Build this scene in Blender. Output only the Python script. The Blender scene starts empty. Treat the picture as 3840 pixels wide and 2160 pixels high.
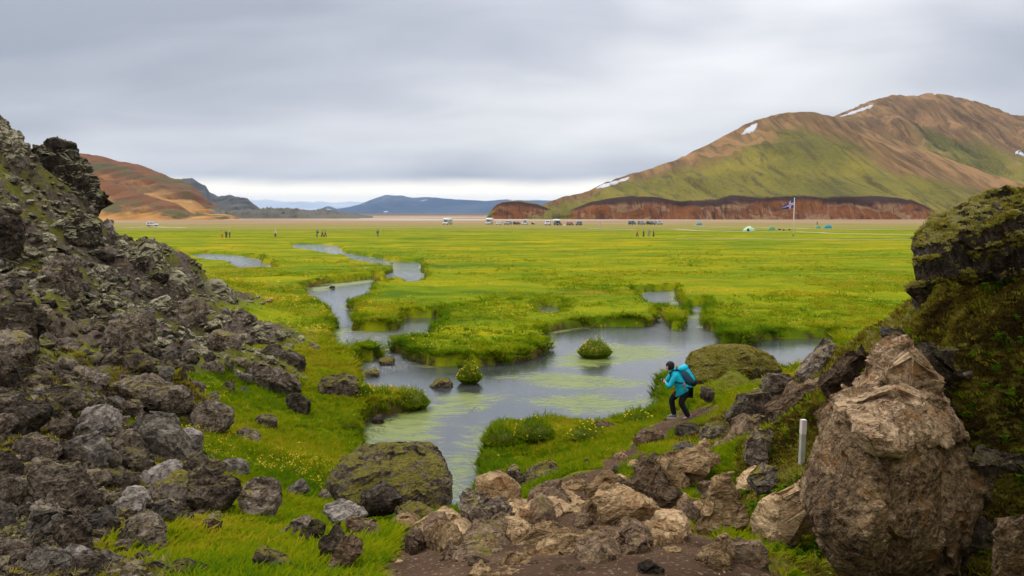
import bpy, bmesh, math, random
import numpy as np
from mathutils import Vector, Matrix, Euler

random.seed(7)
RNG = np.random.default_rng(11)
scene = bpy.context.scene

# ------------------------------------------------------------------ camera
F, CX, CY, PITCH, EYE = 2022.0, 1288.0, 724.5, math.atan(189.5 / 2022.0), 5.6
cam_data = bpy.data.cameras.new('camera')
cam_data.sensor_width = 36.0
cam_data.lens = 36.0 * F / 2576.0
cam_data.clip_start = 0.1
cam_data.clip_end = 60000
camera = bpy.data.objects.new('camera', cam_data)
scene.collection.objects.link(camera)
camera.location = (0, 0, EYE)
camera.rotation_euler = (math.pi / 2 - PITCH, 0, 0)
scene.camera = camera

# ------------------------------------------------------------------ exposure
vs = scene.view_settings
vs.view_transform = 'Standard'
vs.look = 'None'
vs.exposure = 0.35
vs.gamma = 1.0
vs.use_curve_mapping = False
scene.render.engine = 'CYCLES'
cy = scene.cycles
cy.use_denoising = True
try:
    cy.denoiser = 'OPENIMAGEDENOISE'
except Exception:
    pass
cy.max_bounces = 6
cy.diffuse_bounces = 2
cy.glossy_bounces = 3
cy.transmission_bounces = 2
cy.transparent_max_bounces = 6
cy.volume_bounces = 0
cy.sample_clamp_direct = 6.0
cy.sample_clamp_indirect = 4.0
cy.caustics_reflective = False
cy.caustics_refractive = False
cy.use_adaptive_sampling = True
cy.adaptive_threshold = 0.025


class NT:
    """small helper to write node trees"""
    def __init__(self, tree):
        self.t = tree
        tree.nodes.clear()

    def n(self, kind, props=None, **ins):
        nd = self.t.nodes.new(kind)
        for k, v in (props or {}).items():
            setattr(nd, k, v)
        for k, v in ins.items():
            key = int(k[1:]) if (k[0] == 'i' and k[1:].isdigit()) else k.replace('_', ' ')
            self.set(nd, key, v)
        return nd

    def set(self, nd, key, v):
        s = nd.inputs[key]
        if isinstance(v, bpy.types.Node):
            v = v.outputs[0]
        if isinstance(v, bpy.types.NodeSocket):
            self.t.links.new(v, s)
        else:
            if isinstance(v, (tuple, list)) and len(v) == 3 and s.type == 'RGBA':
                v = (*v, 1.0)
            s.default_value = v

    def math(self, op, a, b=0.0, c=0.0, clamp=False):
        return self.n('ShaderNodeMath', {'operation': op, 'use_clamp': clamp}, i0=a, i1=b, i2=c).outputs[0]

    def mix(self, fac, a, b, mode='MIX'):
        nd = self.n('ShaderNodeMix', {'data_type': 'RGBA', 'blend_type': mode, 'clamp_factor': True})
        self.set(nd, 0, fac)
        self.set(nd, 6, a)
        self.set(nd, 7, b)
        return nd.outputs[2]

    def ramp(self, fac, stops, interp='LINEAR'):
        nd = self.n('ShaderNodeValToRGB')
        nd.color_ramp.interpolation = interp
        els = nd.color_ramp.elements
        while len(els) < len(stops):
            els.new(0.5)
        for e, (p, c) in zip(els, stops):
            e.position = p
            e.color = (c, c, c, 1) if isinstance(c, (int, float)) else (*c, 1)
        self.set(nd, 0, fac)
        return nd.outputs[0]

    def smooth(self, v, lo, hi, a=0.0, b=1.0):
        nd = self.n('ShaderNodeMapRange', {'interpolation_type': 'SMOOTHSTEP'})
        for i, q in enumerate((v, lo, hi, a, b)):
            self.set(nd, i, q)
        return nd.outputs[0]

    def noise(self, vec, scale, detail=4.0, rough=0.55, dist=0.0):
        nd = self.n('ShaderNodeTexNoise', Scale=scale, Detail=detail, Roughness=rough, Distortion=dist)
        if vec is not None:
            self.set(nd, 'Vector', vec)
        return nd.outputs['Fac'] if 'Fac' in nd.outputs else nd.outputs[0]

    def voro(self, vec, scale, feature='F1', rand=1.0):
        nd = self.n('ShaderNodeTexVoronoi', {'feature': feature}, Scale=scale, Randomness=rand)
        if vec is not None:
            self.set(nd, 'Vector', vec)
        return nd

    def vscale(self, vec, s):
        return self.n('ShaderNodeVectorMath', {'operation': 'MULTIPLY'}, i0=vec, i1=s).outputs[0]

    def vadd(self, vec, s):
        return self.n('ShaderNodeVectorMath', {'operation': 'ADD'}, i0=vec, i1=s).outputs[0]

    def bump(self, h, strength, dist):
        return self.n('ShaderNodeBump', Height=h, Strength=strength, Distance=dist).outputs[0]


# ------------------------------------------------------------------ sky and sun
SUN_EL, SUN_AZ = math.radians(52), math.radians(-35)      # azimuth measured from +Y towards +X
world = bpy.data.worlds.new('World')
scene.world = world
world.use_nodes = True
w = NT(world.node_tree)
tc = w.n('ShaderNodeTexCoord')
sep = w.n('ShaderNodeSeparateXYZ', Vector=tc.outputs['Generated'])
sx, sy, sz = sep.outputs
szp = w.math('MAXIMUM', sz, 0.0)
# overcast deck: direction projected on a flat layer of cloud
den = w.math('ADD', szp, 0.26)
comb = w.n('ShaderNodeCombineXYZ', X=w.math('DIVIDE', sx, den), Y=w.math('DIVIDE', sy, den), Z=0.0)
cvec = comb.outputs[0]
c1 = w.noise(w.vadd(w.vscale(cvec, (0.75, 1.15, 1.0)), (3.1, 1.4, 0)), 1.0, 3.0, 0.45, 0.3)
c2 = w.noise(w.vadd(w.vscale(cvec, (1.8, 3.2, 1.0)), (7.7, 2.3, 0)), 1.0, 5.0, 0.55, 0.8)
c3 = w.noise(w.vscale(cvec, (0.18, 0.22, 1.0)), 1.0, 2.0, 0.5, 0.0)
cl = w.math('ADD', w.math('MULTIPLY', c1, 0.62), w.math('ADD', w.math('MULTIPLY', c2, 0.10), w.math('MULTIPLY', c3, 0.28)))
deck = w.ramp(cl, [(0.34, (0.29, 0.308, 0.355)), (0.44, (0.43, 0.443, 0.485)), (0.53, (0.61, 0.612, 0.63)), (0.63, (0.77, 0.768, 0.765))])
# overcast luminance law: brighter towards the zenith
lum = w.math('MULTIPLY', w.math('ADD', w.math('MULTIPLY', szp, 2.0), 1.0), 0.82)
deck = w.mix(1.0, deck, w.n('ShaderNodeCombineXYZ', X=lum, Y=lum, Z=lum).outputs[0], 'MULTIPLY')
# clear gap under the deck above the horizon
wob = w.noise(w.vscale(tc.outputs['Generated'], (2.2, 2.2, 9.0)), 1.5, 4.0, 0.55)
gapz = w.math('ADD', szp, w.math('MULTIPLY', w.math('SUBTRACT', wob, 0.5), 0.022))
gap = w.smooth(gapz, 0.026, 0.047, 1.0, 0.0)
deck = w.mix(gap, deck, (1.35, 1.22, 0.98))
# distant bank of cumulus low over the horizon
az = w.n('ShaderNodeCombineXYZ', X=sx, Y=sy, Z=w.math('MULTIPLY', szp, 1.6)).outputs[0]
b1 = w.noise(az, 16.0, 5.0, 0.62)
bank_top = w.math('ADD', 0.0135, w.math('MULTIPLY', w.math('SUBTRACT', b1, 0.45), 0.018))
bank = w.smooth(w.math('SUBTRACT', bank_top, szp), -0.0008, 0.0016, 0.0, 1.0)
bcol = w.ramp(w.noise(w.vscale(az, (1, 1, 6)), 26.0, 4.0, 0.6), [(0.35, (0.47, 0.55, 0.66)), (0.7, (0.80, 0.83, 0.86))])
bank = w.math('MULTIPLY', bank, w.smooth(szp, 0.001, 0.007, 0.55, 0.85))
deck = w.mix(bank, deck, bcol)
nish = w.n('ShaderNodeTexSky', {'sky_type': 'NISHITA', 'sun_disc': False, 'sun_elevation': SUN_EL, 'sun_rotation': SUN_AZ})
deck10 = w.mix(1.0, deck, (10.0, 10.0, 10.0), 'MULTIPLY')
sky_col = w.mix(0.95, nish.outputs[0], deck10)
bg = w.n('ShaderNodeBackground', Color=sky_col, Strength=0.10)
w.n('ShaderNodeOutputWorld', Surface=bg)
world.cycles.sampling_method = 'MANUAL'
world.cycles.sample_map_resolution = 512

sun_data = bpy.data.lights.new('sun', 'SUN')
sun_data.energy = 1.5
sun_data.angle = math.radians(14)
sun_data.color = (1.0, 0.96, 0.90)
sun = bpy.data.objects.new('sun', sun_data)
scene.collection.objects.link(sun)
sdir = Vector((math.sin(SUN_AZ) * math.cos(SUN_EL), math.cos(SUN_AZ) * math.cos(SUN_EL), math.sin(SUN_EL)))
sun.rotation_euler = sdir.to_track_quat('Z', 'Y').to_euler()
sun.location = sdir * 60

# ------------------------------------------------------------------ general helpers
COL = scene.collection


def ray(px, py):
    a = (px - CX) / F
    b = (CY - py) / F
    cp, sp = math.cos(PITCH), math.sin(PITCH)
    return a, cp + b * sp, -sp + b * cp


def at_y(px, py, Y):
    """world point on the sight line of a photo position at ground distance Y"""
    a, dy, dz = ray(px, py)
    t = Y / dy
    return Vector((a * t, Y, EYE + dz * t))


def at_z(px, py, z):
    a, dy, dz = ray(px, py)
    t = (z - EYE) / dz
    return Vector((a * t, dy * t, z))


def tag(o, label=None, cat=None, group=None, kind=None):
    if label:
        o['label'] = label
    if cat:
        o['category'] = cat
    if group:
        o['group'] = group
    if kind:
        o['kind'] = kind
    return o


def link(name, mesh, mat=None, parent=None, smooth=True):
    o = bpy.data.objects.new(name, mesh)
    COL.objects.link(o)
    if mat is not None and len(mesh.materials) == 0:
        mesh.materials.append(mat)
    if parent is not None:
        o.parent = parent
    if smooth:
        mesh.shade_smooth()
    return o


def empty(name, loc=(0, 0, 0), rz=0.0):
    o = bpy.data.objects.new(name, None)
    o.location = loc
    o.rotation_euler = (0, 0, rz)
    o.empty_display_size = 0.2
    COL.objects.link(o)
    return o


def mesh_np(name, verts, faces):
    """mesh from numpy verts (n,3) and an (m,k) face array"""
    me = bpy.data.meshes.new(name)
    verts = np.asarray(verts, dtype=np.float32)
    faces = np.asarray(faces, dtype=np.int32)
    k = faces.shape[1] if len(faces) else 0
    me.vertices.add(len(verts))
    me.vertices.foreach_set('co', verts.ravel())
    if k:
        me.loops.add(faces.size)
        me.loops.foreach_set('vertex_index', faces.ravel())
        me.polygons.add(len(faces))
        me.polygons.foreach_set('loop_start', np.arange(0, faces.size, k, dtype=np.int32))
    me.update(calc_edges=True)
    me.validate()
    return me


def fattr(me, name, vals):
    a = me.attributes.new(name, 'FLOAT', 'POINT')
    a.data.foreach_set('value', np.asarray(vals, dtype=np.float32))


def from_bm(name, bm):
    me = bpy.data.meshes.new(name)
    bmesh.ops.recalc_face_normals(bm, faces=bm.faces)
    bm.to_mesh(me)
    bm.free()
    return me


# ---- value noise in numpy
def _hash(i, j, k):
    n = (i.astype(np.int64) * 374761393 + j.astype(np.int64) * 668265263 + k.astype(np.int64) * 2147483647) & 0xFFFFFFFF
    n = ((n ^ (n >> 13)) * 1274126177) & 0xFFFFFFFF
    n = (n ^ (n >> 16)) & 0xFFFFFFFF
    return n.astype(np.float64) / 4294967295.0


def vnoise(x, y, z=0.0):
    x = np.asarray(x, float)
    y = np.asarray(y, float)
    z = np.zeros_like(x) + z
    xi, yi, zi = np.floor(x), np.floor(y), np.floor(z)
    fx, fy, fz = x - xi, y - yi, z - zi
    fx, fy, fz = [f * f * (3 - 2 * f) for f in (fx, fy, fz)]
    r = 0
    for a in (0, 1):
        for b in (0, 1):
            for c in (0, 1):
                wgt = (fx if a else 1 - fx) * (fy if b else 1 - fy) * (fz if c else 1 - fz)
                r = r + wgt * _hash(xi + a, yi + b, zi + c)
    return r * 2 - 1


def fbm(x, y, z=0.0, octv=4, gain=0.5, ridged=False):
    r, amp, fr = 0, 1.0, 1.0
    for o in range(octv):
        v = vnoise(np.asarray(x) * fr + 17.3 * o, np.asarray(y) * fr - 9.1 * o, np.asarray(z) * fr + 4.7 * o)
        if ridged:
            v = 1 - 2 * np.abs(v)
        r = r + amp * v
        amp *= gain
        fr *= 2.03
    return r


def sstep(x, a, b):
    t = np.clip((np.asarray(x, float) - a) / (b - a), 0, 1)
    return t * t * (3 - 2 * t)

# ------------------------------------------------------------------ terrain shape
WATER = -0.45
# photo position, ground distance, zone (g grass, r rubble, p path, m moss)
CTRL = [
    # path and foreground
    (1288, 1449, 3.7, 'p'), (1600, 1449, 3.6, 'p'), (1900, 1449, 3.7, 'p'), (1050, 1449, 4.2, 'p'), (1300, 1340, 5.2, 'p'),
    (1600, 1340, 5.2, 'p'), (1450, 1270, 6.6, 'p'), (1250, 1290, 7.2, 'p'), (1450, 1190, 9.6, 'p'), (1600, 1130, 12.6, 'p'), (1560, 1150, 11.4, 'p'),
    (1640, 1085, 16.6, 'p'), (1700, 1055, 20.0, 'p'), (1770, 1030, 20.5, 'p'), (1750, 1250, 7.2, 'p'), (1780, 1350, 5.3, 'p'),
    # near bank of the pool
    (1300, 1190, 16.0, 'g'), (1250, 1170, 16.8, 'g'), (1400, 1160, 16.0, 'g'), (1350, 1100, 19.0, 'g'), (1480, 1100, 18.0, 'g'), (1560, 1080, 19.2, 'g'),
    (1260, 1090, 19.4, 'g'), (1400, 1060, 20.6, 'g'), (1240, 1210, 14.0, 'g'), (1330, 1215, 12.2, 'g'),
    (1150, 1300, 10.0, 'g'), (1080, 1300, 10.2, 'g'),
    # grass behind and left of the big boulder
    (900, 1110, 19.0, 'g'), (850, 1180, 14.5, 'g'), (700, 1100, 17.0, 'g'), (600, 1010, 19.5, 'g'), (500, 1150, 12.2, 'g'), (750, 1200, 12.6, 'g'),
    (700, 1300, 7.8, 'g'), (600, 1230, 9.6, 'g'), (450, 1400, 5.4, 'g'), (600, 1420, 4.9, 'g'), (900, 1400, 5.3, 'g'), (750, 1449, 4.4, 'g'), (970, 1310, 8.6, 'g'),
    (830, 1050, 21.5, 'g'), (880, 960, 27.0, 'g'), (800, 1000, 23.5, 'g'), (760, 900, 29.5, 'g'), (700, 820, 39.5, 'g'), (620, 760, 50.0, 'g'),
    # left rubble slope
    (0, 1449, 4.5, 'r'), (200, 1449, 4.4, 'r'), (0, 1200, 8.0, 'r'), (0, 1000, 11.5, 'r'), (0, 850, 17.0, 'r'), (0, 700, 23.0, 'r'), (0, 535, 29.0, 'r'),
    (0, 400, 34.0, 'r'), (0, 305, 38.0, 'r'), (250, 1300, 6.3, 'r'), (400, 1250, 7.6, 'r'), (250, 1100, 10.6, 'r'), (400, 1100, 11.0, 'r'), (250, 900, 18.0, 'r'), (250, 750, 27.0, 'r'),
    (250, 600, 40.0, 'r'), (225, 548, 43.0, 'r'), (120, 430, 42.0, 'r'), (340, 612, 48.0, 'r'), (400, 650, 48.0, 'r'), (480, 698, 47.0, 'r'), (560, 730, 47.0, 'r'),
    (120, 600, 32.0, 'r'), (120, 500, 37.0, 'r'), (400, 800, 31.0, 'r'), (500, 900, 24.0, 'r'), (420, 1000, 17.0, 'r'), (550, 800, 36.0, 'r'), (650, 850, 32.5, 'r'), (680, 930, 25.5, 'r'),
    # right bank
    (1800, 1000, 19.0, 'g'), (1850, 925, 21.5, 'm'), (1920, 940, 20.0, 'm'), (1760, 985, 20.5, 'g'), (1830, 1090, 14.6, 'm'), (2000, 1000, 14.0, 'm'), (1950, 1100, 11.8, 'm'), (2015, 1180, 10.6, 'm'), (1900, 1300, 7.0, 'm'),
    (2050, 1330, 5.6, 'm'), (1990, 1449, 4.1, 'm'), (2120, 1449, 4.7, 'm'), (2200, 1120, 7.0, 'm'), (2255, 790, 8.0, 'm'), (2150, 868, 11.0, 'm'), (2060, 905, 14.0, 'm'), (2150, 960, 10.0, 'm'),
    (2330, 700, 6.2, 'm'), (2576, 690, 5.4, 'm'), (2450, 800, 5.2, 'm'), (2400, 1000, 5.0, 'm'), (2576, 1000, 4.7, 'm'),
    (2576, 1449, 4.5, 'm'), (2300, 1300, 5.0, 'm'), (2500, 1200, 4.7, 'm'),
]
# world points (x, y, z, zone) for what lies out of sight or on the flat meadow
CTRLW = [
    (1.95, 3.9, 3.25, 'm'), (2.5, 3.9, 3.2, 'm'), (1.7, 3.3, 3.5, 'm'),
    (-0.95, 12.6, 0.15, 'g'), (-1.0, 14.0, -0.2, 'g'), (-0.4, 12.6, 0.4, 'g'), (-1.6, 15.5, -0.1, 'g'),
    (-40, 35, 14, 'r'), (-45, 60, 12, 'r'), (-36, 58, 5.5, 'r'), (-28, 62, 1.0, 'r'), (-24, 66, 0, 'g'), (-34, 76, 0, 'g'), (-60, 80, 6, 'r'), (-20, 10, 7, 'r'), (-12, 0, 5.5, 'r'), (-30, 20, 11, 'r'),
    (-55, 35, 16, 'r'), (-60, 0, 16, 'r'), (0, -6, 4.6, 'p'), (-5, -6, 4.8, 'r'), (6, -6, 7.5, 'm'), (1.2, 0, 4.05, 'p'), (-1.5, 0, 4.05, 'p'), (3.2, 0, 6.6, 'm'), (4.0, 3.0, 7.2, 'm'), (5, 5, 7.4, 'm'), (9, 5, 8.5, 'm'), (14, 2, 10, 'm'), (30, -5, 14, 'm'),  # unseen right bank raised so that its mass shades the hollow below
    (6.8, 8, 6.6, 'm'), (8, 12, 4.4, 'm'), (7, 16, 2.4, 'm'), (9.5, 17, 2.6, 'm'), (13, 12, 6, 'm'), (20, 10, 9, 'm'), (7, 21, 0.6, 'm'), (9, 25, 0.05, 'g'), (14, 22, 1.0, 'm'), (20, 20, 4, 'm'), (30, 20, 8, 'm'), (17, 30, 0, 'g'), (26, 34, 0, 'g'), (40, 34, 3, 'm'),
    (45, 55, 0, 'g'), (34, 45, 0, 'g'), (0, 24, 0, 'g'), (0, 32, 0, 'g'), (6, 28, 0, 'g'), (-3, 28, 0, 'g'), (-5, 34, 0.05, 'g'), (-8, 40, 0.05, 'g'), (0, 45, 0, 'g'), (10, 45, 0, 'g'), (20, 45, 0, 'g'), (-12, 50, 0.05, 'g'), (-14, 60, 0, 'g'),
    (0, 62, 0, 'g'), (15, 62, 0, 'g'), (30, 62, 0, 'g'), (-16, 75, 0, 'g'), (0, 85, 0, 'g'), (25, 85, 0, 'g'), (-28, 90, 0, 'g'), (-50, 105, 0, 'g'), (50, 90, 0, 'g'), (-2, 20, 0, 'g'), (0.2, 17.5, -0.2, 'g'), (1, 21, 0, 'g'), (3, 22, 0, 'g'), (4.6, 22.5, 0.05, 'g'), (5.5, 26, 0, 'g'),
]
_pts, _val = [], []
for px, py, Y, zn in CTRL:
    p = at_y(px, py, Y)
    _pts.append((p.x, p.y))
    _val.append((p.z, zn == 'r', zn == 'p', zn == 'm'))
for x, y, z, zn in CTRLW:
    _pts.append((x, y))
    _val.append((z, zn == 'r', zn == 'p', zn == 'm'))
_pts = np.array(_pts, float)
_val = np.array(_val, float)
_D = np.sqrt(((_pts[:, None] - _pts[None]) ** 2).sum(-1) + 0.02)
_n = len(_pts)
_A = np.zeros((_n + 1, _n + 1))
_A[:_n, :_n] = _D - np.eye(_n) * 0.02
_A[:_n, _n] = 1
_A[_n, :_n] = 1
_W = np.linalg.solve(_A, np.vstack([_val, np.zeros((1, 4))]))


def rbf(x, y):
    x = np.asarray(x, float).ravel()
    y = np.asarray(y, float).ravel()
    out = np.zeros((len(x), 4))
    for s in range(0, len(x), 40000):
        xs, ys = x[s:s + 40000], y[s:s + 40000]
        d = np.sqrt((xs[:, None] - _pts[None, :, 0]) ** 2 + (ys[:, None] - _pts[None, :, 1]) ** 2 + 0.02)
        out[s:s + 40000] = d @ _W[:_n] + _W[_n]
    return out


# ---- outlines of the water; third value 1 = edge hidden behind the top of a near bank
POOL = [(840, 828, 0), (852, 829, 0), (888, 831, 0), (925, 833, 0), (980, 832, 0), (1010, 829, 0), (1012, 817, 0), (1013, 802, 0), (1050, 799, 0), (1090, 799, 0), (1110, 792, 0), (1103, 799, 1), (1088, 807, 1),
        (1085, 829, 1), (1050, 832, 1), (1017, 836, 1), (977, 845, 1), (963, 860, 1), (961, 880, 0), (985, 886, 0), (1010, 893, 0), (1020, 905, 0), (1047, 911, 0), (1066, 918, 0), (1102, 922, 0), (1163, 924, 0), (1209, 922, 0), (1255, 918, 0),
        (1288, 916, 0), (1319, 909, 0), (1349, 903, 0), (1382, 889, 0), (1387, 877, 0), (1377, 869, 0), (1373, 856, 0), (1380, 837, 0), (1425, 829, 0), (1477, 824, 0), (1532, 822, 0), (1593, 824, 0), (1651, 819, 0),
        (1660, 806, 0), (1651, 788, 0), (1668, 787, 1), (1686, 800, 1), (1716, 802, 1), (1737, 790, 0), (1735, 769, 0), (1777, 768, 0), (1768, 784, 1), (1771, 794, 1), (1765, 817, 0), (1772, 829, 0), (1807, 836, 0), (1809, 863, 0), (1844, 868, 0), (1881, 873, 0), (1899, 863, 0), (1926, 856, 0),
        (2000, 853, 0), (2085, 849, 0), (2110, 860, 1), (2060, 885, 1), (2020, 903, 1), (1985, 914, 1), (1940, 908, 1), (1850, 912, 1), (1760, 915, 1), (1700, 918, 1), (1660, 932, 1), (1634, 952, 1), (1640, 976, 1), (1655, 1000, 0), (1668, 1022, 1),
        (1650, 1034, 1), (1590, 1043, 1), (1500, 1050, 1), (1400, 1043, 1), (1300, 1044, 1), (1240, 1056, 1), (1223, 1080, 1), (1211, 1112, 1), (1205, 1150, 0), (1182, 1166, 0), (1206, 1188, 0), (1192, 1235, 1), (1160, 1262, 1), (1120, 1280, 1), (1060, 1235, 1),
        (985, 1165, 1), (935, 1130, 1), (905, 1108, 0), (904, 1080, 0), (938, 1053, 0), (1060, 1032, 0), (1076, 1004, 0), (1070, 972, 1), (1000, 966, 1), (950, 965, 1), (917, 950, 1), (905, 936, 1), (897, 920, 0), (897, 900, 0), (905, 891, 0), (931, 888, 0), (950, 880, 0), (948, 871, 1), (890, 870, 1), (862, 866, 1), (845, 860, 1), (840, 845, 0)]
WATERS = [
    POOL,
    [(731, 615, 0), (791, 615, 0), (833, 617, 0), (855, 622, 0), (866, 633, 1), (852, 636, 1), (827, 633, 1), (791, 625, 1), (745, 620, 1)],
    [(972, 654, 0), (1005, 658, 0), (1062, 660, 0), (1058, 669, 0), (1067, 680, 1), (1079, 691, 1), (1047, 703, 1), (1024, 703, 1), (1018, 695, 1), (990, 695, 1), (968, 700, 1), (930, 701, 0), (882, 706, 0), (827, 713, 0), (791, 721, 0), (763, 726, 0), (788, 736, 1), (809, 750, 1), (833, 766, 1), (847, 781, 1), (852, 799, 1), (846, 822, 1),
     (856, 824, 1), (868, 810, 1), (886, 796, 1), (893, 787, 0), (869, 772, 0), (872, 763, 0), (888, 748, 1), (910, 735, 1), (928, 723, 1), (931, 709, 1), (968, 702, 1), (968, 691, 0), (989, 685, 0), (986, 665, 0)],
    [(850, 632, 0), (885, 639, 0), (930, 647, 0), (978, 654, 0), (990, 663, 1), (940, 656, 1), (885, 647, 1)],
    [(410, 630, 0), (440, 629, 0), (456, 634, 1), (430, 637, 1)],
    [(465, 643, 0), (520, 638, 0), (600, 643, 0), (661, 655, 0), (650, 661, 1), (600, 658, 1), (520, 650, 1)],
    [(540, 657, 0), (600, 661, 0), (680, 663, 0), (687, 667, 1), (610, 667, 1)],
    [(1340, 772, 0), (1380, 769, 0), (1411, 772, 0), (1402, 778, 1), (1362, 778, 1)],
    [(1597, 738, 0), (1639, 734, 0), (1697, 731, 0), (1699, 743, 0), (1716, 756, 1), (1735, 772, 1), (1728, 775, 1), (1703, 760, 1), (1670, 755, 1), (1633, 750, 1)],
]
WPOLY = []
for poly in WATERS:
    q = []
    for px, py, near in poly:
        p = at_z(px, py, 0.16 if near else WATER)
        q.append((p.x, p.y))
    WPOLY.append(np.array(q))


def poly_sd(x, y, poly):
    """signed distance to a polygon, negative inside"""
    d2 = np.full(x.shape, 1e18)
    ins = np.zeros(x.shape, bool)
    n = len(poly)
    for i in range(n):
        ax, ay = poly[i]
        bx, by = poly[(i + 1) % n]
        ex, ey = bx - ax, by - ay
        t = np.clip(((x - ax) * ex + (y - ay) * ey) / (ex * ex + ey * ey + 1e-12), 0, 1)
        d2 = np.minimum(d2, (x - ax - t * ex) ** 2 + (y - ay - t * ey) ** 2)
        c = ((ay > y) != (by > y)) & (x < ex * (y - ay) / (ey + 1e-15) + ax)
        ins ^= c
    d = np.sqrt(d2)
    return np.where(ins, -d, d)


def water_sd(x, y):
    x = np.asarray(x, float).ravel()
    y = np.asarray(y, float).ravel()
    out = np.full(x.shape, 50.0)
    for poly in WPOLY:
        lo, hi = poly.min(0) - 3, poly.max(0) + 3
        m = (x > lo[0]) & (x < hi[0]) & (y > lo[1]) & (y < hi[1])
        if m.any():
            out[m] = np.minimum(out[m], poly_sd(x[m], y[m], poly))
    return out


def wobbled_sd(x, y):
    k = np.clip(np.asarray(y) / 40.0, 0.5, 2.0)
    return water_sd(x, y) + 0.13 * k * fbm(np.asarray(x) * 1.7 / k, np.asarray(y) * 1.2 / k, 3.3, 3)


def ground_info(x, y, fine=True):
    """height, rubble, path, moss, distance from water"""
    x = np.asarray(x, float).ravel()
    y = np.asarray(y, float).ravel()
    v = rbf(x, y)
    far = np.maximum(sstep(y, 78, 105), sstep(np.abs(x - 5) - y * 0.25, 42, 60) * 0)
    for c in range(4):
        v[:, c] *= 1 - far
    z = v[:, 0]
    flat = sstep(z, 0.9, 0.15) * sstep(y, 14, 17)
    z = z * (1 - flat) + np.maximum(z, 0.0) * flat
    rub = sstep(v[:, 1], 0.35, 0.75)
    if fine:
        near = sstep(y, 120, 60)
        z = z + near * (0.05 * fbm(x * 0.7, y * 0.7, 0.0, 3) + 0.035 * flat * np.maximum(0, fbm(x * 1.6, y * 1.6, 5.0, 2)))
        z = z + rub * sstep(y, 5, 15) * ((0.5 + 0.45 * sstep(y, 16, 26)) * fbm(x * 0.30, y * 0.30, 9.0, 4, 0.55) + 0.16 * fbm(x * 1.5, y * 1.5, 2.0, 3, 0.6, True))
        z = z + sstep(v[:, 3], 0.3, 0.8) * 0.07 * fbm(x * 2.3, y * 2.3, 7.0, 4)
        # distant meadow: faint swells and hummocks
        z = z + sstep(y, 40, 80) * sstep(y, 420, 200) * (0.10 * fbm(x * 0.06, y * 0.06, 1.0, 3) + 0.05 * np.maximum(0, fbm(x * 0.35, y * 0.35, 4.0, 2)))
    sd = wobbled_sd(x, y) if fine else water_sd(x, y)
    bank = sstep(sd, -0.10, 0.30)
    near_bank = sstep(sd, 1.6, 0.15) * bank
    z = z + 0.06 * near_bank * (vnoise(x * 1.3, y * 1.3, 8.0) + 0.3)
    z = np.where(sd < 3, (WATER - 0.35) * (1 - bank) + z * bank, z)
    return z, rub, sstep(v[:, 2], 0.35, 0.8), sstep(v[:, 3], 0.35, 0.8), sd


# fan-shaped sheet: fine near the viewer, coarser with distance, out to the horizon
_ys = [-6.0]
while _ys[-1] < 15000:
    r = 0.0078 if _ys[-1] < 140 else (0.02 if _ys[-1] < 500 else 0.09)
    _ys.append(_ys[-1] + (_ys[-1] + 8) * r)
_ys = np.array(_ys)
_us = np.concatenate([np.linspace(-1.5, -0.66, 60)[:-1], np.linspace(-0.66, 0.66, 480), np.linspace(0.66, 1.5, 60)[1:]])
GX = (_us[None, :] * (_ys[:, None] + 8)).ravel()
GY = np.repeat(_ys, len(_us))
GZ, GR, GP, GM, GS = ground_info(GX, GY)
_gi = np.arange(len(_ys) * len(_us)).reshape(len(_ys), len(_us))
_gf = np.stack([_gi[:-1, :-1], _gi[:-1, 1:], _gi[1:, 1:], _gi[1:, :-1]], -1).reshape(-1, 4)


def z_at(x, y):
    """height on the sheet as it is built (bilinear)"""
    x = np.asarray(x, float)
    y = np.asarray(y, float)
    j = np.clip(np.searchsorted(_ys, y) - 1, 0, len(_ys) - 2)
    u = x / (y + 8)
    i = np.clip(np.searchsorted(_us, u) - 1, 0, len(_us) - 2)
    fy = np.clip((y - _ys[j]) / (_ys[j + 1] - _ys[j]), 0, 1)
    fx = np.clip((u - _us[i]) / (_us[i + 1] - _us[i]), 0, 1)
    g = GZ.reshape(len(_ys), len(_us))
    return (g[j, i] * (1 - fx) + g[j, i + 1] * fx) * (1 - fy) + (g[j + 1, i] * (1 - fx) + g[j + 1, i + 1] * fx) * fy


def grid_val(arr, x, y):
    x = np.asarray(x, float)
    y = np.asarray(y, float)
    j = np.clip(np.searchsorted(_ys, y) - 1, 0, len(_ys) - 2)
    i = np.clip(np.searchsorted(_us, x / (y + 8)) - 1, 0, len(_us) - 2)
    return arr.reshape(len(_ys), len(_us))[j, i]


_march = np.concatenate([np.arange(2.0, 60, 0.05), np.arange(60, 400, 0.5)])


def hit(px, py):
    """where the sight line of a photo position meets the ground"""
    a, dy, dz = ray(px, py)
    t = _march / dy
    below = np.nonzero(EYE + dz * t < z_at(a * t, _march))[0]
    k = below[0] if len(below) else len(_march) - 1
    return Vector((a * t[k], _march[k], EYE + dz * t[k]))


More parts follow.
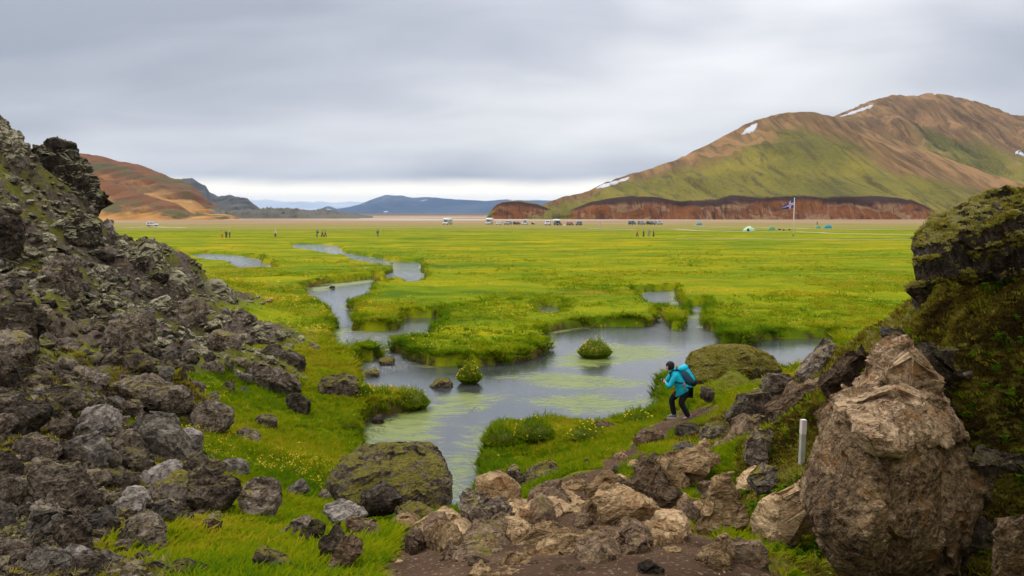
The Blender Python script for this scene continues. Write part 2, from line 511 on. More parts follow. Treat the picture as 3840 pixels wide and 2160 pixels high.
# dirt of the trodden path, traced on the ground
PATH = [(960, 1449), (985, 1385), (1020, 1330), (1120, 1320), (1180, 1300), (1330, 1255), (1400, 1215), (1480, 1185), (1530, 1150), (1590, 1120), (1630, 1085), (1660, 1055), (1720, 1035), (1790, 1020), (1815, 1030), (1760, 1058),
        (1700, 1085), (1640, 1120), (1610, 1160), (1560, 1200), (1640, 1230), (1750, 1260), (1770, 1340), (1830, 1390), (1920, 1420), (1960, 1470), (1960, 1600), (960, 1600)]
_pp = []
for px, py in PATH:
    p = hit(px, min(py, 1470)) if py < 1500 else at_z(px, py, 4.0)
    _pp.append((p.x, p.y))
PPOLY = np.array(_pp)
_m = (GY < 26) & (np.abs(GX) < 9)
GPATH = np.zeros_like(GX)
GPATH[_m] = sstep(poly_sd(GX[_m], GY[_m], PPOLY) + 0.12 * fbm(GX[_m] * 3, GY[_m] * 3, 1.0, 3), 0.12, -0.08)

ground_me = mesh_np('ground', np.stack([GX, GY, GZ], 1), _gf)
fattr(ground_me, 'rubble', GR)
fattr(ground_me, 'path', GPATH)
fattr(ground_me, 'moss', GM)
fattr(ground_me, 'bank', sstep(GS, 0.42, 0.08) * sstep(GY, 10, 14))


# ------------------------------------------------------------------ materials
MATS = {}


def mat(name):
    m = bpy.data.materials.new(name)
    m.use_nodes = True
    MATS[name] = m
    return m, NT(m.node_tree)


def finish(t, col, rough=0.9, normal=None, spec=0.25, **kw):
    b = t.n('ShaderNodeBsdfPrincipled', Base_Color=col, Roughness=rough)
    b.inputs['Specular IOR Level'].default_value = spec
    for k, v in kw.items():
        t.set(b, k.replace('_', ' '), v)
    if normal is not None:
        t.set(b, 'Normal', normal)
    t.n('ShaderNodeOutputMaterial', Surface=b)
    return b


def plain_mat(name, col, rough=0.6, spec=0.3, metal=0.0, var=0.12, scale=6.0):
    m, t = mat(name)
    g = t.n('ShaderNodeTexCoord').outputs['Object']
    nz = t.noise(g, scale, 4.0)
    c = t.mix(t.smooth(nz, 0.3, 0.7), tuple(x * (1 - var) for x in col), tuple(min(1, x * (1 + var)) for x in col))
    finish(t, c, rough, t.bump(t.noise(g, scale * 8, 3.0), 0.1, 0.005), spec, Metallic=metal)
    return m


def attr(t, name, kind='GEOMETRY'):
    a = t.n('ShaderNodeAttribute', {'attribute_name': name, 'attribute_type': kind})
    return a.outputs['Fac']


# ground: meadow, dirt path, rubble soil, moss, gravel plain
m, t = mat('ground')
geo = t.n('ShaderNodeNewGeometry')
pos = geo.outputs['Position']
sp_ = t.n('ShaderNodeSeparateXYZ', Vector=pos)
n_big = t.noise(t.vscale(pos, (0.035, 0.10, 0.1)), 1.0, 4.0, 0.6)
n_mid = t.noise(t.vscale(pos, (0.22, 0.42, 0.4)), 1.0, 5.0, 0.6)
n_fine = t.noise(t.vscale(pos, (2.4, 2.4, 2.4)), 1.0, 6.0, 0.65)
n_blade = t.noise(t.vscale(pos, (14, 14, 14)), 1.0, 4.0, 0.7)
grass = t.ramp(t.math('ADD', t.math('MULTIPLY', n_big, 0.55), t.math('MULTIPLY', n_mid, 0.45)),
               [(0.39, (0.062, 0.112, 0.003)), (0.46, (0.125, 0.178, 0.002)), (0.53, (0.190, 0.212, 0.002)), (0.63, (0.30, 0.250, 0.003))])
grass = t.mix(t.smooth(n_fine, 0.52, 0.70), grass, (0.080, 0.110, 0.006))
grass = t.mix(t.smooth(n_blade, 0.55, 0.75), grass, (0.21, 0.225, 0.008))
# reddish brown sedge patches
n_red = t.noise(t.vadd(t.vscale(pos, (0.05, 0.16, 0.1)), (31, 5, 0)), 1.0, 4.0, 0.55)
grass = t.mix(t.smooth(n_red, 0.56, 0.70, 0, 0.6), grass, (0.235, 0.135, 0.010))
# yellow flower drifts
n_fl = t.noise(t.vadd(t.vscale(pos, (0.07, 0.13, 0.1)), (3, 15, 0)), 1.0, 5.0, 0.65)
fl_dots = t.smooth(t.voro(t.vscale(pos, (1, 1, 0.3)), 3.2).outputs['Distance'], 0.10, 0.24, 1.0, 0.0)
fl = t.math('MULTIPLY', t.smooth(n_fl, 0.50, 0.62), t.math('MAXIMUM', fl_dots, t.smooth(sp_.outputs[1], 60, 130, 0.0, 0.4)))
fl = t.math('MULTIPLY', fl, t.math('MULTIPLY', t.smooth(sp_.outputs[1], 250, 190), t.smooth(sp_.outputs[1], 25, 60)))
grass = t.mix(fl, grass, (0.50, 0.33, 0.006))
# with distance: duller grass, then dry flat, then gravel
yv = t.math('ADD', sp_.outputs[1], t.math('MULTIPLY', t.math('SUBTRACT', t.noise(t.vscale(pos, (0.012, 0.03, 0)), 1.0, 4.0, 0.6), 0.5), 190.0))
streak = t.noise(t.vscale(pos, (0.010, 0.11, 0)), 1.0, 4.0, 0.6)
dry = t.ramp(streak, [(0.3, (0.17, 0.155, 0.025)), (0.5, (0.235, 0.195, 0.055)), (0.68, (0.31, 0.245, 0.11))])
grav = t.ramp(streak, [(0.3, (0.24, 0.15, 0.08)), (0.55, (0.31, 0.21, 0.12)), (0.72, (0.38, 0.29, 0.19))])
col = t.mix(t.smooth(yv, 225, 330), grass, dry)
col = t.mix(t.smooth(yv, 375, 470), col, grav)
# pale braided river bars far out
bar = t.math('MULTIPLY', t.smooth(t.noise(t.vadd(t.vscale(pos, (0.0021, 0.022, 0)), (0.6, 0.2, 0)), 1.0, 3.0, 0.5), 0.57, 0.62), t.smooth(sp_.outputs[1], 520, 640))
col = t.mix(bar, col, (0.62, 0.60, 0.56))
farcol = t.ramp(streak, [(0.3, (0.10, 0.075, 0.055)), (0.7, (0.20, 0.16, 0.12))])
col = t.mix(t.smooth(sp_.outputs[1], 1300, 1900), col, farcol)
# banks: peaty brown sides
slope = t.n('ShaderNodeSeparateXYZ', Vector=geo.outputs['Normal']).outputs[2]
peat = t.mix(n_fine, (0.030, 0.018, 0.009), (0.11, 0.065, 0.03))
steep = t.math('MULTIPLY', attr(t, 'bank'), t.smooth(slope, 0.86, 0.55))
col = t.mix(steep, col, peat)
# rubble soil with mossy patches
n_r1 = t.noise(t.vscale(pos, (0.45, 0.45, 0.45)), 1.0, 5.0, 0.65)
n_r2 = t.noise(t.vscale(pos, (6, 6, 6)), 1.0, 6.0, 0.7)
rub = t.ramp(n_r2, [(0.3, (0.024, 0.017, 0.013)), (0.5, (0.085, 0.062, 0.047)), (0.75, (0.20, 0.16, 0.13))])
rubg = t.ramp(n_r2, [(0.3, (0.055, 0.055, 0.010)), (0.6, (0.13, 0.125, 0.022)), (0.8, (0.24, 0.22, 0.09))])
rub = t.mix(t.smooth(n_r1, 0.46, 0.60), rub, rubg)
col = t.mix(attr(t, 'rubble'), col, rub)
# moss slope
mossc = t.ramp(n_r2, [(0.28, (0.022, 0.017, 0.006)), (0.45, (0.075, 0.060, 0.010)), (0.6, (0.145, 0.130, 0.018)), (0.8, (0.21, 0.20, 0.04))])
mossg = t.mix(t.smooth(n_r1, 0.42, 0.60), mossc, t.mix(n_r2, (0.07, 0.10, 0.008), (0.17, 0.19, 0.02)))
col = t.mix(attr(t, 'moss'), col, mossg)
# dirt
d1 = t.noise(t.vscale(pos, (1.6, 1.6, 1.6)), 1.0, 5.0, 0.6)
dirt = t.ramp(d1, [(0.3, (0.045, 0.026, 0.016)), (0.55, (0.085, 0.051, 0.031)), (0.75, (0.145, 0.092, 0.058))])
peb = t.voro(pos, 60.0)
dirt = t.mix(t.smooth(t.n('ShaderNodeSeparateColor', Color=peb.outputs['Color']).outputs[0], 0.90, 0.97, 0, 0.5), dirt, (0.24, 0.17, 0.12))
col = t.mix(attr(t, 'path'), col, dirt)
hgt = t.math('ADD', t.math('MULTIPLY', n_fine, 0.6), t.math('MULTIPLY', n_blade, 0.4))
hgt = t.math('ADD', hgt, t.math('MULTIPLY', n_r2, 0.5))
finish(t, col, 1.0, t.bump(hgt, 0.6, 0.10), 0.03)
ground = link('ground', ground_me, MATS['ground'])
tag(ground, kind='structure')

# ---- water
ALGAE = [
    [(900, 1110), (945, 1062), (1085, 1020), (1160, 985), (1270, 995), (1190, 1030), (1120, 1045), (1085, 1100), (1095, 1135), (960, 1140)],
    [(1385, 918), (1450, 880), (1550, 866), (1680, 872), (1722, 890), (1640, 905), (1540, 918), (1450, 925)],
    [(1270, 948), (1400, 935), (1560, 952), (1640, 962), (1520, 978), (1380, 972)],
    [(1310, 1005), (1480, 990), (1600, 1008), (1650, 1000), (1610, 1030), (1450, 1037)],
    [(1105, 1150), (1180, 1125), (1203, 1190), (1140, 1240), (1120, 1210)],
    [(770, 726), (860, 712), (965, 700), (920, 712), (850, 722), (800, 735)],
    [(1180, 1075), (1210, 1065), (1215, 1100), (1185, 1110)],
]
_wy = [11.5]
while _wy[-1] < 175:
    _wy.append(_wy[-1] * 1.007)
_wy = np.array(_wy)
_wu = np.linspace(-0.60, 0.62, 260)
WX = (_wu[None] * _wy[:, None]).ravel()
WY = np.repeat(_wy, len(_wu))
wi = np.arange(len(WX)).reshape(len(_wy), len(_wu))
wf = np.stack([wi[:-1, :-1], wi[:-1, 1:], wi[1:, 1:], wi[1:, :-1]], -1).reshape(-1, 4)
alg = np.zeros_like(WX)
for poly in ALGAE:
    q = np.array([at_z(px, py, WATER)[:2] for px, py in poly])
    alg = np.maximum(alg, sstep(poly_sd(WX, WY, q), 1.0, -0.9))
wsd = wobbled_sd(WX, WY)
alg = np.maximum(alg, 0.75 * sstep(wsd, -0.75, -0.2) * sstep(fbm(WX * 0.35, WY * 0.35, 6.0, 2), -0.25, 0.35))
wz = np.full_like(WX, WATER)
keep = (wsd < 0.8)[wf].any(1)
wme = mesh_np('stream_water', np.stack([WX, WY, wz], 1), wf[keep])
bm = bmesh.new()
bm.from_mesh(wme)
lay = bm.verts.layers.float.new('algae')
lay2 = bm.verts.layers.float.new('flow')
bm.verts.ensure_lookup_table()
flow = np.zeros_like(WX)
for px, py, rad in [(1720, 815, 4.0), (1690, 830, 3.0), (1755, 785, 4), (1655, 745, 6), (1030, 690, 6), (985, 890, 2.6), (950, 850, 3.5), (900, 845, 3), (560, 648, 30), (800, 618, 10), (960, 915, 2)]:
    c = at_z(px, py, WATER)
    flow = np.maximum(flow, np.exp(-((WX - c.x) ** 2 + (WY - c.y) ** 2) / rad ** 2))
for v in bm.verts:
    v[lay] = alg[v.index]
    v[lay2] = flow[v.index]
bmesh.ops.delete(bm, geom=[v for v in bm.verts if not v.link_faces], context='VERTS')
bm.to_mesh(wme)
bm.free()
m, t = mat('water')
geo = t.n('ShaderNodeNewGeometry')
pos = geo.outputs['Position']
rip = t.noise(t.vscale(pos, (1.0, 2.2, 1)), 2.2, 3.0, 0.6, 0.6)
rip2 = t.noise(t.vscale(pos, (1.0, 2.6, 1)), 6.5, 3.0, 0.6, 0.8)
amp = t.math('ADD', 0.005, t.math('MULTIPLY', attr(t, 'flow'), 0.05))
nrm = t.n('ShaderNodeBump', Height=t.math('ADD', rip, t.math('MULTIPLY', rip2, 0.7)), Strength=1.0, Distance=amp).outputs[0]
bed = t.mix(t.noise(pos, 0.8, 4.0), (0.022, 0.028, 0.026), (0.070, 0.078, 0.070))
body = t.n('ShaderNodeBsdfDiffuse', Color=bed)
gl = t.n('ShaderNodeBsdfGlossy', Color=(0.95, 0.97, 1.0), Roughness=t.math('ADD', 0.02, t.math('MULTIPLY', attr(t, 'flow'), 0.12)), Normal=nrm)
fr = t.n('ShaderNodeFresnel', IOR=2.1, Normal=nrm)
fac = t.math('MULTIPLY', fr.outputs[0], 1.0, clamp=True)
wat = t.n('ShaderNodeMixShader', i0=fac, i1=body, i2=gl)
# floating and submerged algae in streaks drawn out by the current
wv = t.n('ShaderNodeVectorMath', {'operation': 'ADD'}, i0=t.vscale(pos, (0.5, 1.15, 1)), i1=t.vscale(t.n('ShaderNodeTexNoise', Vector=pos, Scale=0.45, Detail=3.0).outputs['Color'], (2.6, 2.6, 0))).outputs[0]
a_n = t.noise(wv, 1.1, 8.0, 0.70, 0.6)
a_f = t.noise(t.vscale(wv, (1.0, 2.2, 1)), 6.0, 6.0, 0.75, 0.8)
a_s = t.noise(t.vscale(wv, (0.8, 4.5, 1)), 2.4, 5.0, 0.7, 1.2)
am = attr(t, 'algae')
a_v = t.math('ADD', am, t.math('ADD', t.math('MULTIPLY', t.math('SUBTRACT', a_n, 0.5), 2.4), t.math('ADD', t.math('MULTIPLY', t.math('SUBTRACT', a_f, 0.5), 1.5), t.math('MULTIPLY', t.math('SUBTRACT', a_s, 0.5), 2.0))))
a_mask = t.math('MULTIPLY', t.smooth(a_v, 0.30, 0.95), t.smooth(am, 0.0, 0.35))
acol = t.ramp(t.math('ADD', t.math('MULTIPLY', a_s, 0.5), t.math('MULTIPLY', a_f, 0.5)), [(0.38, (0.040, 0.062, 0.012)), (0.46, (0.105, 0.150, 0.018)), (0.54, (0.20, 0.235, 0.028)), (0.66, (0.33, 0.28, 0.065))])
ab = t.n('ShaderNodeBsdfPrincipled', Base_Color=acol, Roughness=0.45, Normal=t.bump(a_f, 0.5, 0.03))
out = t.n('ShaderNodeMixShader', i0=t.math('MULTIPLY', a_mask, 0.88), i1=wat, i2=ab)
t.n('ShaderNodeOutputMaterial', Surface=out)
stream = link('stream', wme, MATS['water'])
tag(stream, kind='structure')


# ------------------------------------------------------------------ hills and mountains
def mountain(name, cols, ncol, rows, back=260.0, rough=1.0, seed=0.0, gully=0.0, base_z=-0.3, matn='hill', prof=1.15):
    """a hill whose ridge line, cliff top and foot pass through measured points;
    cols: (px, foot Y, cliff-top Y, cliff-top py, crest Y, crest py)"""
    cols = np.array(cols, float)
    px = np.linspace(cols[0, 0], cols[-1, 0], ncol)
    ip = [np.interp(px, cols[:, 0], cols[:, k]) for k in range(6)]
    fy, ty, tpy, cyy, cpy = ip[1], ip[2], ip[3], ip[4], ip[5]
    V = []
    s_list = np.concatenate([np.linspace(0, 1, 7)[:-1], 1 + np.linspace(0, 1, rows), 2 + np.linspace(0, 1, 10)[1:]])
    a0 = (px - CX) / F
    for s in s_list:
        tz = EYE + (535 - tpy) / F * ty
        cz = EYE + (535 - cpy) / F * cyy
        if s <= 1:
            Y = fy + (ty - fy) * s
            Z = base_z + (tz - base_z) * s
            ampl = 0.15
        elif s <= 2:
            q = s - 1
            Y = ty + (cyy - ty) * q
            Z = tz + (cz - tz) * q ** prof
            ampl = min(1.0, q * 4) * (1 - 0.75 * max(0, q - 0.75) * 4)
        else:
            q = s - 2
            Y = cyy + back * q
            Z = cz * (1 - 0.85 * q ** 1.3)
            ampl = 0.3
        X = a0 * Y
        hgt = np.maximum(cz - base_z, 1)
        dz = rough * hgt * 0.035 * fbm(X * 0.012 + seed, Y * 0.012, seed, 4, 0.55) * ampl
        if gully:
            gq = X * 0.055 + 0.4 * fbm(X * 0.01, Y * 0.01, seed + 3, 2)
            dz = dz - gully * ampl * np.maximum(0, fbm(gq, Y * 0.004 + seed, seed, 3, 0.6, True)) * 0.8
        # jagged crest
        if 1.97 < s < 2.05:
            dz = dz + rough * 0.004 * hgt * fbm(X * 0.06, seed, 0.0, 3)
        # ragged cliff edge and gullied face
        if s <= 1.0:
            dyc = (ty - fy) * 0.25 * fbm(X * 0.05, s * 1.5, seed, 3, 0.6)
            Y = Y + dyc * math.sin(math.pi * min(1, max(0, s)))
            dz = dz + (0.10 * (tz - base_z) * fbm(X * 0.02, 0.0, seed + 1, 3)) * s
        if 1.0 < s < 1.2:
            dz = dz + (0.10 * (tz - base_z) * fbm(X * 0.02, 0.0, seed + 1, 3)) * (1 - (s - 1) / 0.2)
        V.append(np.stack([X, Y, Z + dz], 1))
    V = np.concatenate(V)
    ns = len(s_list)
    gi = np.arange(ns * ncol).reshape(ns, ncol)
    f = np.stack([gi[:-1, :-1], gi[:-1, 1:], gi[1:, 1:], gi[1:, :-1]], -1).reshape(-1, 4)
    me = mesh_np(name, V, f)
    sv = np.repeat(s_list, ncol)
    fattr(me, 'along', sv)
    fattr(me, 'cliff', np.tile(sstep(tpy, 531, 521), ns))
    fattr(me, 'side', np.tile(px, ns) / 2576.0)
    o = link(name, me, MATS[matn])
    tag(o, kind='structure')
    return o, V.reshape(ns, ncol, 3), px, s_list


# green rhyolite hill with cut cliff
m, t = mat('hill')
geo = t.n('ShaderNodeNewGeometry')
pos = geo.outputs['Position']
al = attr(t, 'along')
sd_ = attr(t, 'side')
n1 = t.noise(t.vscale(pos, (0.010, 0.006, 0.012)), 1.0, 6.0, 0.62, 0.4)
n2 = t.noise(t.vscale(pos, (0.085, 0.012, 0.012)), 1.0, 7.0, 0.70, 0.5)
n3 = t.noise(t.vscale(pos, (0.35, 0.35, 0.35)), 1.0, 4.0, 0.7)
green = t.ramp(n1, [(0.35, (0.105, 0.095, 0.016)), (0.5, (0.175, 0.150, 0.022)), (0.62, (0.245, 0.195, 0.025))])
green = t.mix(t.smooth(n2, 0.48, 0.62, 0, 0.85), green, (0.080, 0.065, 0.020))
green = t.mix(t.smooth(n3, 0.52, 0.72, 0, 0.6), green, (0.24, 0.185, 0.03))
green = t.mix(t.smooth(n3, 0.48, 0.32, 0, 0.55), green, (0.055, 0.055, 0.014))
brown = t.ramp(n2, [(0.33, (0.085, 0.048, 0.020)), (0.5, (0.185, 0.108, 0.042)), (0.66, (0.32, 0.185, 0.070))])
ht = t.math('ADD', al, t.math('MULTIPLY', t.math('SUBTRACT', n1, 0.5), 0.9))
ht = t.math('ADD', ht, t.math('MULTIPLY', t.smooth(sd_, 0.76, 0.90), 0.22))
col = t.mix(t.smooth(ht, 1.62, 1.86), green, brown)
n4 = t.noise(t.vadd(t.vscale(pos, (0.016, 0.010, 0.008)), (9, 1, 2)), 1.0, 5.0, 0.65, 0.8)
col = t.mix(t.math('MULTIPLY', t.smooth(n4, 0.55, 0.63), t.smooth(ht, 1.45, 1.8, 0, 0.85)), col, (0.33, 0.185, 0.075))
# cliff: dark soil band above, rust and pale ash below, vertical streaks
st = t.noise(t.vscale(pos, (0.30, 0.05, 0.05)), 1.0, 5.0, 0.65, 0.6)
st2 = t.noise(t.vscale(pos, (0.035, 0.02, 0.06)), 1.0, 4.0, 0.6, 0.5)
cl_lo = t.ramp(st2, [(0.34, (0.095, 0.042, 0.022)), (0.45, (0.24, 0.090, 0.024)), (0.53, (0.18, 0.070, 0.030)), (0.60, (0.33, 0.20, 0.095)), (0.70, (0.15, 0.06, 0.032))])
cl_lo = t.mix(t.smooth(st, 0.55, 0.70, 0, 0.6), cl_lo, (0.36, 0.25, 0.15))
cl_lo = t.mix(t.smooth(st, 0.46, 0.34, 0, 0.8), cl_lo, (0.045, 0.025, 0.018))
cl_hi = t.mix(st, (0.028, 0.019, 0.015), (0.085, 0.042, 0.028))
cl = t.mix(t.smooth(t.math('ADD', al, t.math('MULTIPLY', t.math('SUBTRACT', st2, 0.5), 0.9)), 0.66, 0.88), cl_lo, cl_hi)
nz_ = t.n('ShaderNodeSeparateXYZ', Vector=geo.outputs['Normal']).outputs[2]
cmask = t.math('MULTIPLY', t.smooth(t.math('ADD', al, t.math('MULTIPLY', t.math('SUBTRACT', n2, 0.5), 0.12)), 1.012, 0.985), attr(t, 'cliff'))
col = t.mix(cmask, col, cl)
finish(t, col, 0.95, t.bump(t.math('ADD', n2, t.math('MULTIPLY', n3, 0.25)), 0.9, 5.0), 0.1)

# ochre and orange hills
m, t = mat('ochre_hill')
geo = t.n('ShaderNodeNewGeometry')
pos = geo.outputs['Position']
al = attr(t, 'along')
n1 = t.noise(t.vscale(pos, (0.012, 0.007, 0.020)), 1.0, 6.0, 0.62, 0.5)
n2 = t.noise(t.vscale(pos, (0.07, 0.03, 0.05)), 1.0, 6.0, 0.68, 0.3)
st = t.noise(t.n('ShaderNodeVectorMath', {'operation': 'ADD'}, i0=t.vscale(pos, (0.05, 0.02, 0.0)), i1=t.n('ShaderNodeCombineXYZ', X=t.math('MULTIPLY', t.n('ShaderNodeSeparateXYZ', Vector=pos).outputs[2], 0.05), Y=0.0, Z=0.0)).outputs[0], 1.0, 5.0, 0.65)
col = t.ramp(n1, [(0.34, (0.085, 0.036, 0.018)), (0.44, (0.185, 0.072, 0.022)), (0.52, (0.145, 0.068, 0.028)), (0.60, (0.095, 0.082, 0.022)), (0.70, (0.075, 0.055, 0.035))])
lowm = t.math('MULTIPLY', t.smooth(t.math('ADD', al, t.math('MULTIPLY', t.math('SUBTRACT', n1, 0.5), 1.6)), 1.75, 1.30), t.smooth(n1, 0.60, 0.50))
col = t.mix(lowm, col, t.ramp(st, [(0.3, (0.26, 0.10, 0.022)), (0.5, (0.40, 0.20, 0.05)), (0.7, (0.47, 0.29, 0.11))]))
col = t.mix(t.smooth(n2, 0.56, 0.70), col, (0.045, 0.030, 0.022))
col = t.mix(t.smooth(st, 0.58, 0.72, 0, 0.5), col, (0.24, 0.15, 0.09))
finish(t, col, 0.95, t.bump(n2, 0.9, 5.0), 0.1)

# grey rock hills
m, t = mat('grey_hill')
geo = t.n('ShaderNodeNewGeometry')
pos = geo.outputs['Position']
n1 = t.noise(t.vscale(pos, (0.008, 0.005, 0.02)), 1.0, 6.0, 0.65, 0.5)
n2 = t.noise(t.vscale(pos, (0.05, 0.02, 0.02)), 1.0, 6.0, 0.68, 0.3)
col = t.ramp(n1, [(0.36, (0.055, 0.047, 0.047)), (0.52, (0.085, 0.080, 0.072)), (0.62, (0.090, 0.095, 0.050)), (0.72, (0.12, 0.11, 0.10))])
col = t.mix(t.smooth(n2, 0.55, 0.70, 0, 0.7), col, (0.030, 0.027, 0.030))
finish(t, col, 0.95, t.bump(n2, 0.9, 6.0), 0.1)

# far basalt mountains with snow streaks
m, t = mat('far_mountain')
geo = t.n('ShaderNodeNewGeometry')
pos = geo.outputs['Position']
n1 = t.noise(t.vscale(pos, (0.0012, 0.0006, 0.004)), 1.0, 6.0, 0.62, 0.4)
sn = t.noise(t.vscale(pos, (0.0035, 0.0010, 0.010)), 1.0, 5.0, 0.6, 0.9)
col = t.ramp(n1, [(0.36, (0.035, 0.043, 0.060)), (0.6, (0.075, 0.085, 0.10)), (0.72, (0.13, 0.13, 0.12))])
col = t.mix(t.smooth(sn, 0.665, 0.69), col, (0.75, 0.78, 0.82))
finish(t, col, 0.95, t.bump(n1, 0.6, 60.0), 0.1)

m, t = mat('lava_field')
geo = t.n('ShaderNodeNewGeometry')
pos = geo.outputs['Position']
n1 = t.noise(t.vscale(pos, (0.07, 0.05, 0.15)), 1.0, 6.0, 0.7)
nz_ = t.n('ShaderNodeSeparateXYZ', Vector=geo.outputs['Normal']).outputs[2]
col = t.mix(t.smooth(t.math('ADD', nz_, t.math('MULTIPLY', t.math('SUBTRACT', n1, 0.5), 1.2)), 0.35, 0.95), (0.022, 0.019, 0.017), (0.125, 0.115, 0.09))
finish(t, col, 0.95, t.bump(n1, 1.0, 2.0), 0.1)

# px, foot Y, cliff top Y, cliff top py, crest Y, crest py
H1 = []
_px = [1330, 1401, 1441, 1487, 1527, 1547, 1588, 1653, 1719, 1780, 1830, 1881, 1931, 1972, 2012, 2048, 2088, 2184, 2285, 2345, 2386, 2487, 2576, 2720]
_cr = [530, 497, 488, 476, 456, 449, 435, 418, 391, 360, 335, 310, 292, 286, 282, 286, 296, 332, 368, 390, 403, 439, 465, 500]
_cY = [735, 748, 760, 775, 795, 805, 830, 860, 890, 920, 940, 960, 980, 990, 1000, 1000, 1000, 985, 950, 935, 920, 890, 870, 850]
_tp = [546, 538, 524, 507, 501, 499, 497, 497, 499, 498, 493, 494, 494, 490, 489, 491, 493, 496, 502, 528, 540, 546, 548, 548]
for a_, b_, c_, d_ in zip(_px, _cr, _cY, _tp):
    H1.append((a_, 668, 684 if d_ < 525 else 676, d_, c_, b_))
hill, hill_v, hill_px, hill_s = mountain('green_hill', H1, 520, 70, rough=0.7, seed=2.0, gully=5.0, prof=1.12)
H2 = []
for a_, b_ in zip([1980, 2060, 2088, 2133, 2184, 2230, 2275, 2325, 2376, 2437, 2497, 2543, 2576, 2680, 2800], [330, 306, 296, 277, 257, 244, 245, 241, 247, 262, 280, 297, 296, 310, 330]):
    H2.append((a_, 1010, 1040, 490, 1500, b_))
peak, peak_v, peak_px, peak_s = mountain('brown_mountain', H2, 260, 60, rough=0.8, seed=5.0, gully=11.0, prof=1.05, back=500)
# small bluff at the river
BL = []
for a_, b_ in zip([1222, 1228, 1238, 1250, 1265, 1285, 1310, 1350, 1390, 1415, 1430], [551, 540, 525, 514, 508, 506, 505, 512, 528, 544, 551]):
    BL.append((a_, 700, 712, b_ + 1.5, 735, b_))
bluff, _, _, _ = mountain('river_bluff', BL, 160, 16, rough=0.3, seed=8.0, back=60)

HL1 = []
for a_, b_, c_ in zip([-260, 0, 175, 225, 268, 309, 344, 372, 415, 434, 462, 487, 509, 537, 581, 615], [366, 376, 384, 390, 393, 406, 410, 420, 434, 445, 452, 463, 486, 511, 531, 549], [1000, 1000, 1000, 1010, 1020, 1020, 1030, 1030, 1030, 1030, 1030, 1020, 1000, 960, 900, 840]):
    HL1.append((a_, 640, 650, 551, c_, b_))
mountain('ochre_hill', HL1, 300, 60, rough=0.9, seed=12.0, gully=7.0, matn='ochre_hill', prof=1.1)
HL0 = []
for a_, b_ in zip([-260, 0, 150, 219, 262, 309, 350, 384, 420, 447, 485, 515], [395, 408, 418, 431, 447, 467, 481, 492, 502, 511, 534, 551]):
    HL0.append((a_, 600, 606, 553, 740, b_))
mountain('ochre_spur', HL0, 240, 50, rough=0.8, seed=15.0, gully=3.5, matn='ochre_hill', prof=1.15, back=160)
HG = []
for a_, b_ in zip([380, 440, 462, 481, 494, 508, 523, 531, 553, 578, 600, 625, 640, 662, 672], [470, 456, 452, 447, 448.5, 460, 468, 481, 492, 488.5, 493, 497, 510, 530, 537]):
    HG.append((a_, 1500, 1520, 538, 2100, b_))
mountain('grey_ridge', HG, 220, 40, rough=1.0, seed=21.0, gully=12.0, matn='grey_hill', back=600)

FM = []
for a_, b_ in zip([560, 660, 760, 800, 850, 880, 905, 925, 940, 955, 965, 978, 990, 1010, 1040, 1070, 1090, 1120, 1150, 1190, 1230, 1270, 1300, 1400, 1500, 1700], [534, 533, 532, 531, 525, 521, 515, 507, 501, 496, 492, 490.5, 492, 493, 498, 496, 497, 500, 502, 504, 506, 502, 504, 505, 508, 515]):
    FM.append((a_, 8200, 8400, 533.5, 9800, b_))
mountain('far_mountain', FM, 320, 26, rough=2.2, seed=31.0, matn='far_mountain', back=2500, prof=0.9)
FM2 = []
for a_, b_ in zip([770, 795, 812, 824, 832, 842, 856, 880, 910, 950], [535, 531, 524, 519, 519, 523, 527, 530, 533, 535.5]):
    FM2.append((a_, 7000, 7050, 534, 7700, b_))
mountain('far_foothill', FM2, 90, 14, rough=0.6, seed=35.0, matn='far_mountain', back=900)
FM3 = []
for a_, b_ in zip([560, 640, 690, 720, 770, 820, 870, 930, 1100, 1300], [531, 529, 530.5, 529, 528, 530, 529, 531, 532, 532]):
    FM3.append((a_, 12300, 12400, 533.8, 13200, b_))
mountain('pale_far_hills', FM3, 120, 10, rough=0.5, seed=41.0, matn='far_mountain', back=1200)

# grey lava tongue on the plain below the left hills
lx = np.linspace(-345, -150, 420)
ly = np.linspace(760, 985, 70)
LX, LY = np.meshgrid(lx, ly)
LX = LX * (LY / 870.0)
edge = np.minimum(sstep(LX, -345, -325) * sstep(LX, -135, -230), sstep(LY, 762, 776) * sstep(LY, 985, 930))
LZ = edge * (5.6 + 3.6 * fbm(LX * 0.07, LY * 0.05, 3.0, 5, 0.6) + 1.8 * np.abs(fbm(LX * 0.25, LY * 0.2, 1.0, 3))) - 0.3
gi = np.arange(LX.size).reshape(LX.shape)
lf = np.stack([gi[:-1, :-1], gi[:-1, 1:], gi[1:, 1:], gi[1:, :-1]], -1).reshape(-1, 4)
lo = link('lava_field', mesh_np('lava_field', np.stack([LX.ravel(), LY.ravel(), LZ.ravel()], 1), lf), MATS['lava_field'], smooth=False)
tag(lo, kind='structure')


# snow patches lying on the slopes
m, t = mat('snow')
pos = t.n('ShaderNodeNewGeometry').outputs['Position']
finish(t, t.mix(t.noise(pos, 0.15, 4.0), (0.38, 0.38, 0.40), (0.60, 0.61, 0.63)), 0.8, t.bump(t.noise(pos, 0.4, 3.0), 0.4, 0.5), 0.2)


